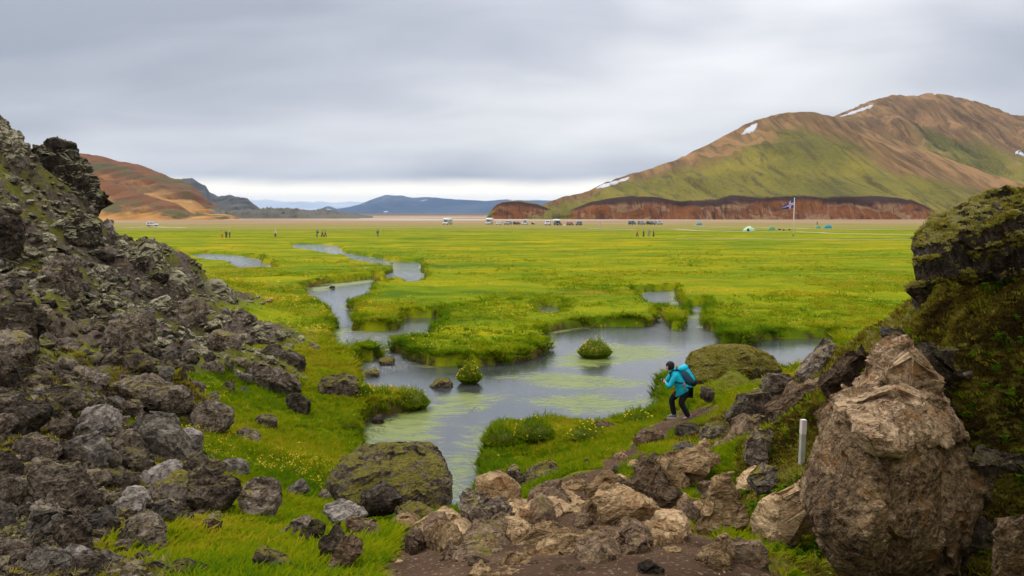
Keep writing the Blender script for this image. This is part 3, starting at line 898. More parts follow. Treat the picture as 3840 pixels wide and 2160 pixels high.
def snow(label, V, px, sl, outline):
    """drift over the hill surface inside an outline given in photo positions"""
    P = np.array(outline, float)
    ns, nc, _ = V.shape
    d = V - np.array([0, 0, EYE])
    cp, sp2 = math.cos(PITCH), math.sin(PITCH)
    dep = d[..., 1] * cp - d[..., 2] * sp2
    ix = CX + F * d[..., 0] / dep
    iy = CY - F * (d[..., 1] * sp2 + d[..., 2] * cp) / dep
    # resample the surface finer inside the bounding box
    lo_, hi_ = P.min(0), P.max(0)
    rows_ = np.nonzero((sl > 1.0) & (sl <= 2.0))[0]
    pxs = np.linspace(lo_[0] - 2, hi_[0] + 2, 60)
    pys = np.linspace(lo_[1] - 2, hi_[1] + 2, 40)
    vv, ff, idx = [], [], {}
    for a, x_ in enumerate(pxs):
        k = int(np.clip(np.searchsorted(px, x_) - 1, 0, nc - 2))
        f_ = (x_ - px[k]) / (px[k + 1] - px[k])
        colP = V[rows_, k] * (1 - f_) + V[rows_, k + 1] * f_
        coly = iy[rows_, k] * (1 - f_) + iy[rows_, k + 1] * f_
        o_ = np.argsort(coly)
        for b, y_ in enumerate(pys):
            if y_ < coly.min():
                y_ = coly.min()
            q = [np.interp(y_, coly[o_], colP[o_, c]) for c in range(3)]
            sdv = poly_sd(np.array([x_]), np.array([pys[b]]), P)[0] + 1.3 * float(fbm(np.array([x_ * 0.22]), np.array([pys[b] * 0.4]), 2.0, 3)[0])
            lift = 1.2 * float(sstep(np.array([-sdv]), -0.6, 1.6)[0]) - 0.25 if sdv < 0.8 else -1.0
            idx[a, b] = len(vv)
            vv.append((q[0], q[1] - lift * 0.5, q[2] + lift * 0.9, sdv))
    for a in range(59):
        for b in range(39):
            k4 = [idx[a, b], idx[a, b + 1], idx[a + 1, b + 1], idx[a + 1, b]]
            if min(vv[k][3] for k in k4) < 0.6:
                ff.append(k4)
    me = mesh_np('snow_patch', np.array(vv)[:, :3], np.array(ff))
    o = link('snow_patch', me, MATS['snow'])
    return tag(o, label, 'snow patch', 'snow patches on the hills')


snow('small bright snow patch just under the round summit of the green hill', hill_v, hill_px, hill_s, [(1857, 338), (1868, 325), (1880, 316), (1897, 310), (1895, 320), (1888, 331), (1872, 336)])
snow('long thin snow patch low on the tail of the green hill', hill_v, hill_px, hill_s, [(1499, 474), (1515, 464), (1540, 458), (1580, 446), (1576, 452), (1545, 464), (1515, 472)])
snow('slanting snow strip along the crest of the brown mountain behind', peak_v, peak_px, peak_s, [(2100, 293), (2130, 281), (2170, 266), (2184, 262), (2178, 270), (2150, 280), (2120, 290)])
snow('snow patch in the orange gully at the far right edge', peak_v, peak_px, peak_s, [(2541, 382), (2548, 377), (2565, 390), (2584, 404), (2584, 414), (2560, 402), (2543, 393)])


# ------------------------------------------------------------------ rocks
def rock_mat(name, dark, mid, light, moss, moss_amt, lichen=0.3, scale=1.0, streak=0.0, rust=None):
    m, t = mat(name)
    geo = t.n('ShaderNodeNewGeometry')
    pos = geo.outputs['Position']
    if streak:
        pos_s = t.vscale(pos, (1.0, 1.0, 1.0 + streak))
    else:
        pos_s = pos
    rnd = t.n('ShaderNodeObjectInfo').outputs['Random']
    n1 = t.noise(pos_s, 1.6 * scale, 7.0, 0.68, 0.5)
    n2 = t.noise(pos_s, 9.0 * scale, 6.0, 0.72)
    n3 = t.noise(pos_s, 30.0 * scale, 5.0, 0.8)
    mixn = t.math('ADD', t.math('MULTIPLY', n1, 0.30), t.math('ADD', t.math('MULTIPLY', n2, 0.38), t.math('MULTIPLY', n3, 0.32)))
    mixn = t.math('ADD', mixn, t.math('MULTIPLY', t.math('SUBTRACT', rnd, 0.5), 0.07))
    col = t.ramp(mixn, [(0.415, dark), (0.495, mid), (0.585, light)])
    if rust:
        col = t.mix(t.smooth(t.noise(pos_s, 3.1 * scale, 5.0, 0.7), 0.54, 0.66, 0, 0.75), col, rust)
    # pale lichen spots
    lv = t.noise(t.vadd(pos, (5, 3, 1)), 16.0 * scale, 5.0, 0.75)
    lw = t.noise(t.vadd(pos, (1, 8, 1)), 2.2 * scale, 3.0, 0.6)
    col = t.mix(t.math('MULTIPLY', t.smooth(lv, 0.60, 0.70), t.smooth(lw, 0.42, 0.62, 0, lichen)), col, (0.42, 0.40, 0.37))
    # pits and cracks
    vp = t.voro(t.n('ShaderNodeVectorMath', {'operation': 'ADD'}, i0=pos_s, i1=t.vscale(t.n('ShaderNodeTexNoise', Vector=pos, Scale=3.0, Detail=3.0).outputs['Color'], (0.9, 0.9, 0.9))).outputs[0], 2.1 * scale, 'DISTANCE_TO_EDGE')
    crack = t.math('MULTIPLY', t.smooth(vp.outputs['Distance'], 0.0, 0.03), t.smooth(n1, 0.62, 0.45))
    pit = t.smooth(n3, 0.30, 0.42)
    hgt = t.math('ADD', t.math('MULTIPLY', n1, 0.8), t.math('ADD', t.math('MULTIPLY', n2, 0.55), t.math('ADD', t.math('MULTIPLY', crack, 0.35), t.math('MULTIPLY', pit, 0.35))))
    nrm = t.bump(hgt, 0.9, 0.10 / scale)
    # moss cushions on the upper sides
    nz = t.n('ShaderNodeSeparateXYZ', Vector=geo.outputs['Normal']).outputs[2]
    mn = t.noise(t.vadd(pos, (2, 6, 4)), 2.4 * scale, 5.0, 0.65)
    mv = t.math('ADD', t.math('MULTIPLY', nz, 0.55), t.math('ADD', t.math('MULTIPLY', mn, 0.9), t.math('MULTIPLY', rnd, 0.12)))
    mm = t.smooth(mv, 1.12 - moss_amt, 1.24 - moss_amt)
    mc = t.ramp(t.noise(pos, 22.0 * scale, 4.0, 0.7), [(0.3, tuple(c * 0.45 for c in moss)), (0.55, moss), (0.75, tuple(c * 1.45 for c in moss))])
    col = t.mix(mm, col, mc)
    kf = t.math('ADD', 0.62, t.math('MULTIPLY', rnd, 0.72))
    col = t.mix(1.0, col, t.n('ShaderNodeCombineXYZ', X=kf, Y=kf, Z=t.math('MULTIPLY', kf, t.math('ADD', 0.90, t.math('MULTIPLY', rnd, 0.12)))).outputs[0], 'MULTIPLY')
    b = finish(t, col, 0.92, nrm, 0.2)
    return m


rock_mat('lava_rock', (0.014, 0.009, 0.006), (0.078, 0.054, 0.036), (0.240, 0.190, 0.140), (0.170, 0.135, 0.030), 0.12, 0.6)
rock_mat('lava_rock_far', (0.015, 0.010, 0.007), (0.086, 0.063, 0.045), (0.22, 0.178, 0.138), (0.33, 0.30, 0.18), 0.42, 0.4, 0.6)
rock_mat('lava_rock_bare', (0.030, 0.022, 0.016), (0.122, 0.098, 0.078), (0.28, 0.24, 0.20), (0.13, 0.11, 0.03), -0.05, 0.45)
rock_mat('lava_rock_mossy', (0.018, 0.012, 0.008), (0.082, 0.058, 0.039), (0.23, 0.183, 0.138), (0.145, 0.120, 0.015), 0.24, 0.6)
rock_mat('tan_rock', (0.105, 0.058, 0.025), (0.285, 0.180, 0.085), (0.50, 0.350, 0.190), (0.14, 0.10, 0.015), -0.22, 0.25, 1.3, 1.2, (0.30, 0.145, 0.055))
rock_mat('brown_rock', (0.036, 0.020, 0.011), (0.122, 0.075, 0.041), (0.26, 0.178, 0.112), (0.12, 0.10, 0.015), 0.08, 0.45, 1.3, 0.6, (0.155, 0.080, 0.035))
rock_mat('boulder_rock', (0.034, 0.019, 0.009), (0.175, 0.108, 0.056), (0.42, 0.295, 0.175), (0.11, 0.095, 0.012), -0.25, 0.75, 1.8, 0.4, (0.27, 0.125, 0.038))
rock_mat('mound_moss', (0.030, 0.020, 0.010), (0.095, 0.066, 0.035), (0.19, 0.145, 0.09), (0.205, 0.170, 0.020), 0.42, 0.2)
rock_mat('overhang_rock', (0.008, 0.005, 0.004), (0.032, 0.022, 0.014), (0.105, 0.078, 0.055), (0.125, 0.115, 0.018), 0.10, 0.5, 1.6)


def remeshed(bm, voxel):
    me = bpy.data.meshes.new('tmp')
    bm.to_mesh(me)
    bm.free()
    o = bpy.data.objects.new('tmp', me)
    COL.objects.link(o)
    md = o.modifiers.new('r', 'REMESH')
    md.mode = 'VOXEL'
    md.voxel_size = voxel
    dg = bpy.context.evaluated_depsgraph_get()
    ev = bpy.data.meshes.new_from_object(o.evaluated_get(dg), depsgraph=dg)
    bpy.data.objects.remove(o)
    bpy.data.meshes.remove(me)
    return ev


def roughen(me, size, amp, seed, layered=0.0, detail=1.0, broad=True):
    n = len(me.vertices)
    co = np.empty(n * 3, np.float32)
    me.vertices.foreach_get('co', co)
    co = co.reshape(-1, 3).astype(float)
    no = np.empty(n * 3, np.float32)
    me.vertex_normals.foreach_get('vector', no)
    no = no.reshape(-1, 3).astype(float)
    q = co / size
    x, y, z = q[:, 0], q[:, 1], q[:, 2]
    lo_, hi_ = q.min(0) - 0.1, q.max(0) + 0.1
    rg = np.random.default_rng(int(seed * 10) + 3)
    vol = np.prod(hi_ - lo_)

    def cells(cell, warp):
        nc = int(np.clip(vol / cell ** 3, 10, 420))
        fp = rg.uniform(lo_, hi_, (nc, 3))
        f_ = 1.3 / cell
        qq = q + warp * cell * np.stack([fbm(x * f_, y * f_, z * f_ + 1.0, 2), fbm(y * f_, z * f_, x * f_ + 5.0, 2), fbm(z * f_, x * f_, y * f_ + 9.0, 2)], 1)
        idx = np.empty(len(q), int)
        for s_ in range(0, len(q), 6000):
            idx[s_:s_ + 6000] = ((qq[s_:s_ + 6000, None] - fp[None]) ** 2).sum(-1).argmin(1)
        return idx, nc

    def flatten(cell, blend, step, warp=0.25):
        """pull every patch of surface towards its own plane: broken, planar faces"""
        idx, nc = cells(cell, warp)
        cnt = np.maximum(np.bincount(idx, minlength=nc), 1)[:, None]
        mp = np.stack([np.bincount(idx, co[:, k], nc) for k in range(3)], 1) / cnt
        mn = np.stack([np.bincount(idx, no[:, k], nc) for k in range(3)], 1) / cnt
        mn += rg.normal(0, 0.16, mn.shape)
        mn /= np.linalg.norm(mn, axis=1)[:, None] + 1e-9
        off = rg.uniform(-0.7, 0.7, nc) * step * size
        dd = ((co - mp[idx]) * mn[idx]).sum(1)
        return mn[idx] * (off[idx] - dd * blend)[:, None]

    if broad:
        co += flatten(0.80, 0.90, amp * 0.4, 0.10)
        co += flatten(0.42, 0.80, amp * 0.8, 0.15)
    else:
        co += flatten(0.34, 0.45, amp * 1.2)
    co += flatten(0.19, 0.55, amp * 0.6 * detail)
    d = 0.35 * fbm(x * 5 + seed, y * 5, z * 5, 2, 0.5) + 0.30 * detail * fbm(x * 14 + seed, y * 14, z * 14 + seed, 3, 0.65, True)
    d -= d.mean() - 0.2
    if layered:
        k = z * 7 + x * 2.0 + 1.2 * fbm(x * 1.5, y * 1.5, z * 1.5 + seed, 2)
        d += 0.8 * layered * (np.abs((k % 1.0) - 0.5) * 2 - 0.5)
    co += no * (d * amp * size)[:, None]
    me.vertices.foreach_set('co', co.astype(np.float32).ravel())
    me.update()
    return me


def hull(points):
    bm = bmesh.new()
    for p in points:
        bm.verts.new(p)
    r = bmesh.ops.convex_hull(bm, input=bm.verts)
    junk = {g for g in list(r['geom_interior']) + list(r['geom_unused']) if isinstance(g, bmesh.types.BMVert)}
    bmesh.ops.delete(bm, geom=[v for v in junk if v.is_valid], context='VERTS')
    bmesh.ops.recalc_face_normals(bm, faces=bm.faces)
    return bm


_seed = [0]


def hero(name, label, matn, Y, outline, thick=0.8, lean=0.6, amp=0.05, layered=0.0, front=0.35, sink=0.3, group=None, vox=1.0, detail=1.0, ground_it=True, flat=0.0, grow=1.0):
    """a rock whose outline passes through measured points; thick is relative to its width"""
    _seed[0] += 1
    P = np.array([q[:2] for q in outline], float)
    if grow != 1.0:
        cc = P.mean(0)
        outline = [(cc[0] + (q[0] - cc[0]) * grow, cc[1] + (q[1] - cc[1]) * grow, *q[2:]) for q in outline]
        P = np.array([q[:2] for q in outline], float)
    if ground_it and group != 'rocks of the right bank' and name != 'stream_stone':
        kb = P[:, 1].argmax()
        yh = hit(float(P[kb, 0]), float(min(P[kb, 1], 1449))).y
        Y = float(np.clip(yh, Y * 0.8, Y * 1.25))
    wpx = P[:, 0].max() - P[:, 0].min()
    hpx = P[:, 1].max() - P[:, 1].min()
    dep = thick * wpx * Y / F
    y1 = P[:, 1].max()
    pts = []
    rgf = random.Random(_seed[0] + 77)
    for q in outline:
        fr = (y1 - q[1]) / max(hpx, 1)
        yy = Y + lean * dep * fr + (q[2] * dep if len(q) > 2 else 0)
        if flat:
            g_ = hit(q[0], min(q[1], 1470))
            pts.append(g_ + Vector((0, 0, flat * (0.35 + 0.65 * rgf.random()))))
        else:
            pts.append(at_y(q[0], q[1], yy))
    if flat:
        dep = max(p.y for p in pts) - min(p.y for p in pts)
    c = sum(pts, Vector()) / len(pts)
    allp = list(pts)
    rg = random.Random(_seed[0] * 13 + 1)
    if flat:
        allp += [p + Vector((0, 0, -0.25)) for p in pts]
        allp += [c + (p - c) * rg.uniform(0.3, 0.7) + Vector((0, 0, flat * rg.uniform(0.2, 0.9))) for p in pts]
    for p in ([] if flat else pts):
        v = p - c
        if rg.random() < 0.4:
            allp.append(c + v * rg.uniform(0.55, 0.95) + Vector((0, -front * dep * rg.uniform(0.3, 1.2), 0)))
        if rg.random() < 0.7:
            allp.append(c + v * rg.uniform(0.5, 0.95) + Vector((0, dep * rg.uniform(0.5, 0.95), -0.05 * dep)))
    zmin = min(p.z for p in pts)
    hh = max(p.z for p in pts) - zmin
    for p in pts:
        if p.z < zmin + 0.35 * hh:
            allp.append(Vector((p.x, p.y + 0.25 * dep, p.z - sink * hh - 0.05)))
    size = (wpx + hpx) * 0.5 * Y / F
    bm = hull(allp)
    me = remeshed(bm, max(size / 46.0, Y * 0.0030) * vox)
    roughen(me, size, amp, _seed[0] * 3.7, layered, detail, broad=not (name == 'mossy_mound' or label.startswith('huge blocky')))
    o = link(name, me, MATS[matn], smooth=False)
    # origin at the base centre
    b = Vector((c.x, c.y, zmin))
    me.transform(Matrix.Translation(-b))
    o.location = b
    return tag(o, label, 'rock', group)


def hull_rock(name, label, matn, pts, back=0.6, amp=0.02, cell=0.3, vox=0.0105, group=None):
    """a boulder given by its measured corners (photo position and distance)"""
    _seed[0] += 1
    P = [at_y(a_, b_, y_) for a_, b_, y_ in pts]
    c = sum(P, Vector()) / len(P)
    allp = list(P) + [c + (p - c) * 0.85 + Vector((0.05, back, 0.0)) for p in P]
    size = max((p - c).length for p in P) * 1.4
    me = remeshed(hull(allp), vox)
    roughen(me, size, amp, _seed[0] * 3.7, 0.0, 1.0, broad=False)
    zmin = min(p.z for p in P)
    b = Vector((c.x, c.y, zmin))
    me.transform(Matrix.Translation(-b))
    o = link(name, me, MATS[matn], smooth=False)
    o.location = b
    return tag(o, label, 'rock', group)


def c1(*p):
    return [(134.2 * 0 + x * 0.41667, 268.3 + y * 0.41667, *r) for x, y, *r in p]


def c2(*p):
    return [(x * .41667, 845.2 + y * .41667, *r) for x, y, *r in p]


def c3(*p):
    return [(644 + x * .27782, 1046.5 + y * .27782, *r) for x, y, *r in p]


def c4(*p):
    return [(1288 + x * .27782, 1046.5 + y * .27782, *r) for x, y, *r in p]


def c5(*p):
    return [(1932 + x * .41667, 845.2 + y * .41667, *r) for x, y, *r in p]


def c6(*p):
    return [(1932 + x * .3241, 402.5 + y * .3241, *r) for x, y, *r in p]


# ---- left foreground
hero('lava_boulder', 'big grey lava slab with one smooth slanting face on the left slope', 'lava_rock_bare', 9.0, c2((800, 430), (960, 465), (1060, 555), (1170, 655), (1215, 740), (1190, 785), (1080, 760), (930, 705), (830, 680), (790, 590)), 0.5, 0.5, 0.03, detail=0.5)
hero('lava_boulder', 'angular grey block with sharp left ridge above the wedge rock', 'lava_rock_bare', 10.0, c2((420, 510), (520, 420), (600, 420), (690, 490), (690, 570), (600, 605), (530, 580), (440, 545)), 0.7, amp=0.035)
hero('lava_boulder', 'wedge shaped rock with a light flat top and thin left tip', 'lava_rock_bare', 8.5, c2((330, 700), (400, 650), (480, 575), (545, 580), (640, 640), (640, 760), (560, 790), (480, 740)), 0.6, amp=0.03)
hero('lava_boulder', 'rounded lava boulder with white lichen splashes at the left edge', 'lava_rock', 9.0, c2((-30, 410), (120, 390), (220, 420), (272, 480), (260, 530), (180, 590), (60, 605), (-30, 590)), 0.8)
hero('lava_boulder', 'large rough dark boulder with flat top below the yellow moss patch', 'lava_rock', 6.5, c2((150, 810), (300, 790), (460, 800), (550, 880), (560, 960), (490, 1030), (360, 1060), (200, 965), (145, 900)), 0.7, amp=0.06)
hero('lava_boulder', 'low elongated rough rock lying in front of the smooth slab', 'lava_rock', 8.0, c2((650, 640), (760, 670), (900, 745), (935, 790), (860, 822), (740, 795), (655, 740)), 0.5)
hero('lava_boulder', 'flat dark rock with a moss line along its top edge', 'lava_rock_mossy', 7.0, c2((560, 815), (800, 825), (835, 870), (800, 912), (680, 942), (585, 930)), 0.5)
hero('lava_boulder', 'rough rock ridge spotted with yellow lichen beside the long dark rock', 'lava_rock_mossy', 7.0, c2((935, 880), (1050, 805), (1150, 860), (1165, 920), (1100, 990), (1020, 1002), (940, 960)), 0.6)
hero('lava_boulder', 'long dark overhanging rock with a black hollow beneath it', 'lava_rock', 7.3, c2((1125, 795), (1250, 825), (1420, 885), (1442, 960), (1340, 1020), (1200, 1070), (1120, 990)), 0.6, amp=0.06)
hero('lava_boulder', 'pale flat topped block with a shadowed underside in the grass', 'lava_rock_bare', 8.5, c2((1325, 770), (1370, 750), (1480, 748), (1502, 810), (1440, 872), (1345, 850)), 0.7, amp=0.03)
hero('lava_boulder', 'lumpy dark rock at the grass edge beside the long overhanging rock', 'lava_rock', 7.6, [(598, 1225), (650, 1206), (698, 1220), (712, 1260), (682, 1292), (620, 1300), (595, 1270)], 0.7)
hero('lava_boulder', 'light grey tilted rock wedged above the square dark block', 'lava_rock_bare', 6.0, c2((655, 1000), (760, 955), (875, 965), (885, 1050), (800, 1075), (690, 1065)), 0.6)
hero('lava_boulder', 'square dark lava block standing at the edge of the bright grass', 'lava_rock', 5.2, c2((725, 1110), (830, 1058), (980, 1075), (992, 1240), (900, 1315), (760, 1295), (715, 1200)), 0.8, amp=0.05)
hero('lava_boulder', 'rounded grey rock with a dark hollow on its right side', 'lava_rock_bare', 5.5, c2((525, 1060), (640, 1045), (712, 1110), (690, 1172), (600, 1185), (525, 1120)), 0.8)
hero('lava_boulder', 'knobbly dark rock left of the square lava block', 'lava_rock', 5.2, c2((300, 1120), (420, 1088), (530, 1098), (565, 1200), (540, 1285), (400, 1305), (325, 1220)), 0.7, amp=0.06)
hero('lava_boulder', 'bluish grey broken block at the very bottom left', 'lava_rock_bare', 4.6, c2((155, 1330), (280, 1268), (410, 1305), (435, 1400), (380, 1490), (160, 1490)), 0.7, amp=0.04)
hero('lava_boulder', 'brown grey rock at the bottom edge beside the bluish block', 'lava_rock', 4.5, c2((438, 1330), (560, 1315), (640, 1390), (655, 1480), (430, 1490)), 0.7)
hero('lava_boulder', 'low mossy rock at the bottom edge in front of the bright grass', 'lava_rock_mossy', 4.3, c2((890, 1460), (1000, 1388), (1150, 1366), (1225, 1410), (1230, 1490), (890, 1500)), 0.7)
hero('lava_boulder', 'dark reddish boulder cut by the left edge below the moss patch', 'lava_rock', 6.0, c2((-60, 800), (90, 825), (135, 900), (110, 985), (-60, 1030)), 0.8)
hero('lava_boulder', 'crumbly dark rock cluster in the lower left corner', 'lava_rock', 4.6, c2((-60, 1250), (140, 1235), (165, 1300), (110, 1365), (-60, 1400)), 0.8, amp=0.07)
hero('lava_boulder', 'small pointed stones on the lip of the dark hollow', 'brown_rock', 6.7, c2((1190, 1140), (1230, 1100), (1290, 1115), (1340, 1140), (1300, 1175), (1200, 1180)), 0.6)
hero('lava_boulder', 'broad mossy rock with a grey face high above the smooth slab', 'lava_rock_mossy', 13.0, c2((540, 160), (640, 100), (760, 90), (830, 130), (920, 160), (940, 200), (820, 230), (700, 220), (600, 200)), 0.6)
hero('lava_boulder', 'grey capped rock lying above the angular block', 'lava_rock', 12.0, c2((380, 195), (480, 190), (590, 215), (645, 260), (600, 280), (480, 250), (400, 235)), 0.6)
hero('lava_boulder', 'wide rough rock under the angular block with moss in its cracks', 'lava_rock_mossy', 11.0, c2((250, 320), (350, 290), (480, 300), (520, 370), (480, 420), (330, 430), (240, 390)), 0.6)
hero('lava_boulder', 'two tone brown rock mass above the smooth slab', 'lava_rock', 11.5, c2((660, 250), (850, 230), (1000, 280), (1110, 370), (1100, 440), (950, 450), (800, 380), (680, 330)), 0.6, amp=0.06)
hero('lava_boulder', 'dark rock shelf on the left edge above the white splashed boulder', 'lava_rock', 11.0, c2((-60, 150), (60, 145), (110, 210), (90, 300), (20, 350), (-60, 350)), 0.7)
hero('lava_boulder', 'big dark boulder at the left edge in the upper rubble', 'lava_rock', 13.5, c2((-60, -20), (90, -40), (165, 10), (180, 70), (120, 130), (-60, 140)), 0.8)

# ---- left slope, middle distance
MID = 'rocks at the foot of the rubble slope'
hero('lava_boulder', 'upright dark rock with a pointed top in the flowery grass', 'lava_rock', 20.0, [(706, 1012), (735, 984), (765, 990), (777, 1025), (770, 1050), (735, 1042)], 0.8, group=MID)
hero('lava_boulder', 'jagged dark rock nearest the stream bank with a low right arm', 'lava_rock_mossy', 22.0, [(801, 985), (808, 945), (845, 933), (880, 950), (912, 985), (895, 1002), (860, 995), (830, 1000)], 0.7, group=MID)
hero('lava_boulder', 'wide ribbed grey rock sloping down into the grass', 'lava_rock', 21.0, [(588, 935), (640, 903), (690, 920), (738, 972), (712, 997), (650, 975), (600, 957)], 0.6, layered=0.4, group=MID)
hero('lava_boulder', 'long brown rock spur ending above the flowers', 'lava_rock', 24.0, [(638, 900), (670, 870), (740, 888), (772, 920), (765, 942), (700, 917)], 0.6, group=MID)
hero('lava_boulder', 'small flat grey rock beside the pond side flowers', 'lava_rock', 33.0, [(755, 872), (785, 864), (810, 872), (800, 880), (765, 880)], 0.7, group=MID)
hero('lava_boulder', 'dark crag at the outermost toe of the rubble slope', 'lava_rock_far', 44.0, [(488, 748), (498, 706), (520, 700), (548, 705), (577, 735), (584, 768), (530, 762)], 0.8, amp=0.07, group=MID)
hero('lava_boulder', 'tall squared dark boulder above the outermost crag', 'lava_rock_far', 38.0, [(412, 700), (425, 680), (455, 674), (472, 692), (477, 735), (445, 745), (418, 728)], 0.8, group=MID)
hero('lava_boulder', 'dark boulder on the skyline of the slope where it meets the meadow', 'lava_rock_far', 44.0, [(330, 628), (350, 608), (385, 615), (398, 640), (392, 668), (350, 668)], 0.8, group=MID)
hero('lava_boulder', 'broad grey slab rock in the middle of the lower rubble', 'lava_rock', 27.0, [(505, 855), (540, 832), (590, 842), (612, 862), (590, 880), (540, 878)], 0.6, group=MID)
hero('lava_boulder', 'grey brown rock cluster just below the outermost crag', 'lava_rock', 33.0, [(565, 800), (600, 778), (640, 790), (650, 810), (610, 822), (575, 818)], 0.6, group=MID)
hero('lava_boulder', 'small rock in the grass below the ribbed grey rock', 'lava_rock', 16.0, [(640, 1055), (660, 1040), (690, 1048), (700, 1068), (670, 1078), (645, 1072)], 0.7, group=MID)
hero('lava_boulder', 'flat brown stone half sunk in the flowery grass', 'lava_rock', 14.5, [(585, 1090), (610, 1078), (650, 1088), (655, 1104), (620, 1112), (590, 1106)], 0.6, group=MID)
# pinnacle on the skyline
for lb, Yc, ol in [
    ('jagged lava crag on the left edge below the skyline crags', 31.0, [(-40, 560), (10, 520), (48, 540), (62, 585), (40, 625), (-40, 640)]),
    ('broken lava crag halfway up the slope under the pinnacle', 38.0, [(150, 560), (180, 528), (225, 535), (250, 570), (240, 605), (180, 610), (155, 595)]),
    ('wide mossy lava crag in the middle of the upper rubble', 29.0, [(80, 700), (110, 660), (170, 655), (205, 690), (190, 730), (120, 740)]),
    ('dark lava crag above the tall squared boulder', 37.0, [(285, 650), (305, 620), (345, 625), (365, 660), (345, 690), (300, 690)]),
    ('pale capped lava crag on the left edge of the mid slope', 19.0, [(-40, 800), (20, 760), (80, 775), (110, 815), (80, 860), (-40, 870)]),
    ('rough lava crag in mid slope left of the slab rock', 24.0, [(250, 830), (290, 795), (350, 800), (385, 835), (360, 870), (280, 875)]),
    ('long stepped lava crag below the tall squared boulder', 29.0, [(400, 790), (440, 760), (500, 768), (530, 800), (500, 830), (420, 825)]),
]:
    hero('lava_crag', lb, 'lava_rock_far' if Yc > 36 else 'lava_rock', Yc, ol, 0.7, 0.5, 0.08, detail=1.5, group='lava crags on the rubble slope')
hero('lava_crag', 'craggy dark pinnacle with mossy ledges on the left skyline', 'lava_rock_far', 41.0, [(62, 372), (95, 350), (128, 335), (150, 345), (172, 375), (205, 420), (222, 462), (240, 505), (215, 520), (150, 470), (90, 430)], 0.6, 0.5, 0.07, detail=1.6)
hero('lava_crag', 'steep dark crag at the top left corner of the rubble', 'lava_rock_far', 36.0, [(-60, 270), (-5, 288), (18, 312), (35, 348), (48, 372), (20, 400), (-60, 400)], 0.7, 0.5, 0.07, detail=1.6)

# ---- boulders at the centre
hero('boulder', 'huge blocky boulder with mossy flat top beside the pool', 'lava_rock_mossy', 8.7, c3((640, 640, 0.2), (700, 490, 0.15), (760, 390, 0.35), (870, 310, 0.55), (980, 280, 0.6), (1250, 285, 0.7), (1450, 285, 0.6), (1560, 330, 0.5), (1680, 400, 0.35), (1745, 500, 0.2), (1790, 600, 0.1), (1740, 720, 0.05), (1715, 860, 0.1), (1590, 935), (1300, 900), (960, 870), (790, 760)), 0.75, 0.2, 0.02, front=0.12, ground_it=False, detail=0.8)
hero('boulder', 'overhanging brown rock leaning on the front of the mossy boulder', 'lava_rock', 7.9, c3((885, 765), (1040, 640), (1160, 615), (1290, 700), (1335, 770), (1240, 835), (1150, 870), (1060, 850), (960, 790)), 0.6, amp=0.035, ground_it=False)
hero('boulder', 'smooth grey rock in front of the mossy boulder, left of the hollow', 'lava_rock_bare', 7.2, c3((565, 855), (700, 785), (880, 775), (965, 800), (965, 905), (880, 945), (760, 925), (620, 905)), 0.6, amp=0.03, ground_it=False)
hero('boulder', 'low rough ledge under the right side of the mossy boulder', 'lava_rock_mossy', 7.8, c3((1245, 820), (1400, 795), (1560, 805), (1595, 900), (1560, 945), (1380, 935), (1250, 885)), 0.6, ground_it=False)
hero('boulder', 'flat brown rock tilting right beside the dirt path', 'brown_rock', 6.1, c3((825, 960), (960, 935), (1080, 995), (1142, 1050), (1100, 1105), (1020, 1135), (900, 1095), (815, 1040)), 0.7, amp=0.03, grow=1.12)
hero('boulder', 'tall dark upright rock with mossy shoulder in the lower grass', 'lava_rock_mossy', 5.8, c3((578, 1120), (660, 985), (760, 995), (795, 1090), (760, 1200), (690, 1255), (640, 1325), (600, 1265)), 0.7, grow=1.12)
hero('boulder', 'mossy dark rock behind the thin slab in the lower grass', 'lava_rock_mossy', 6.2, c3((378, 1080), (450, 1025), (620, 935), (645, 1000), (560, 1090), (500, 1165), (388, 1175)), 0.6, grow=1.12)
hero('boulder', 'thin dark slab pointing left out of the mossy grass', 'lava_rock', 6.6, c3((145, 1105), (300, 985), (450, 925), (575, 958), (420, 1015), (250, 1088)), 0.35, grow=1.12)
hero('boulder', 'forked root like rock with a pale lower edge by the path', 'brown_rock', 5.4, c3((788, 1088), (900, 1150), (1000, 1200), (880, 1245), (760, 1305), (650, 1410), (672, 1300), (755, 1200)), 0.5, layered=0.5, grow=1.12)
hero('boulder', 'dark log shaped rock at the bottom edge in yellow moss', 'lava_rock_mossy', 4.8, c3((-20, 1185), (100, 1205), (220, 1265), (305, 1340), (240, 1405), (100, 1375), (-20, 1310)), 0.5, grow=1.12)
hero('boulder', 'dark lichened rock in the row left of the mossy boulder', 'lava_rock', 8.2, c3((-40, 540), (90, 575), (210, 595), (232, 730), (100, 765), (-40, 750)), 0.7)
hero('boulder', 'smooth slaty rock with a sharp crest left of the mossy boulder', 'lava_rock_bare', 8.7, c3((236, 725), (300, 615), (400, 585), (505, 650), (420, 690), (330, 745)), 0.6, amp=0.03)
hero('boulder', 'small dark rock tucked at the left foot of the mossy boulder', 'lava_rock', 8.3, c3((555, 690), (620, 650), (690, 670), (680, 740), (600, 780), (565, 760)), 0.6)

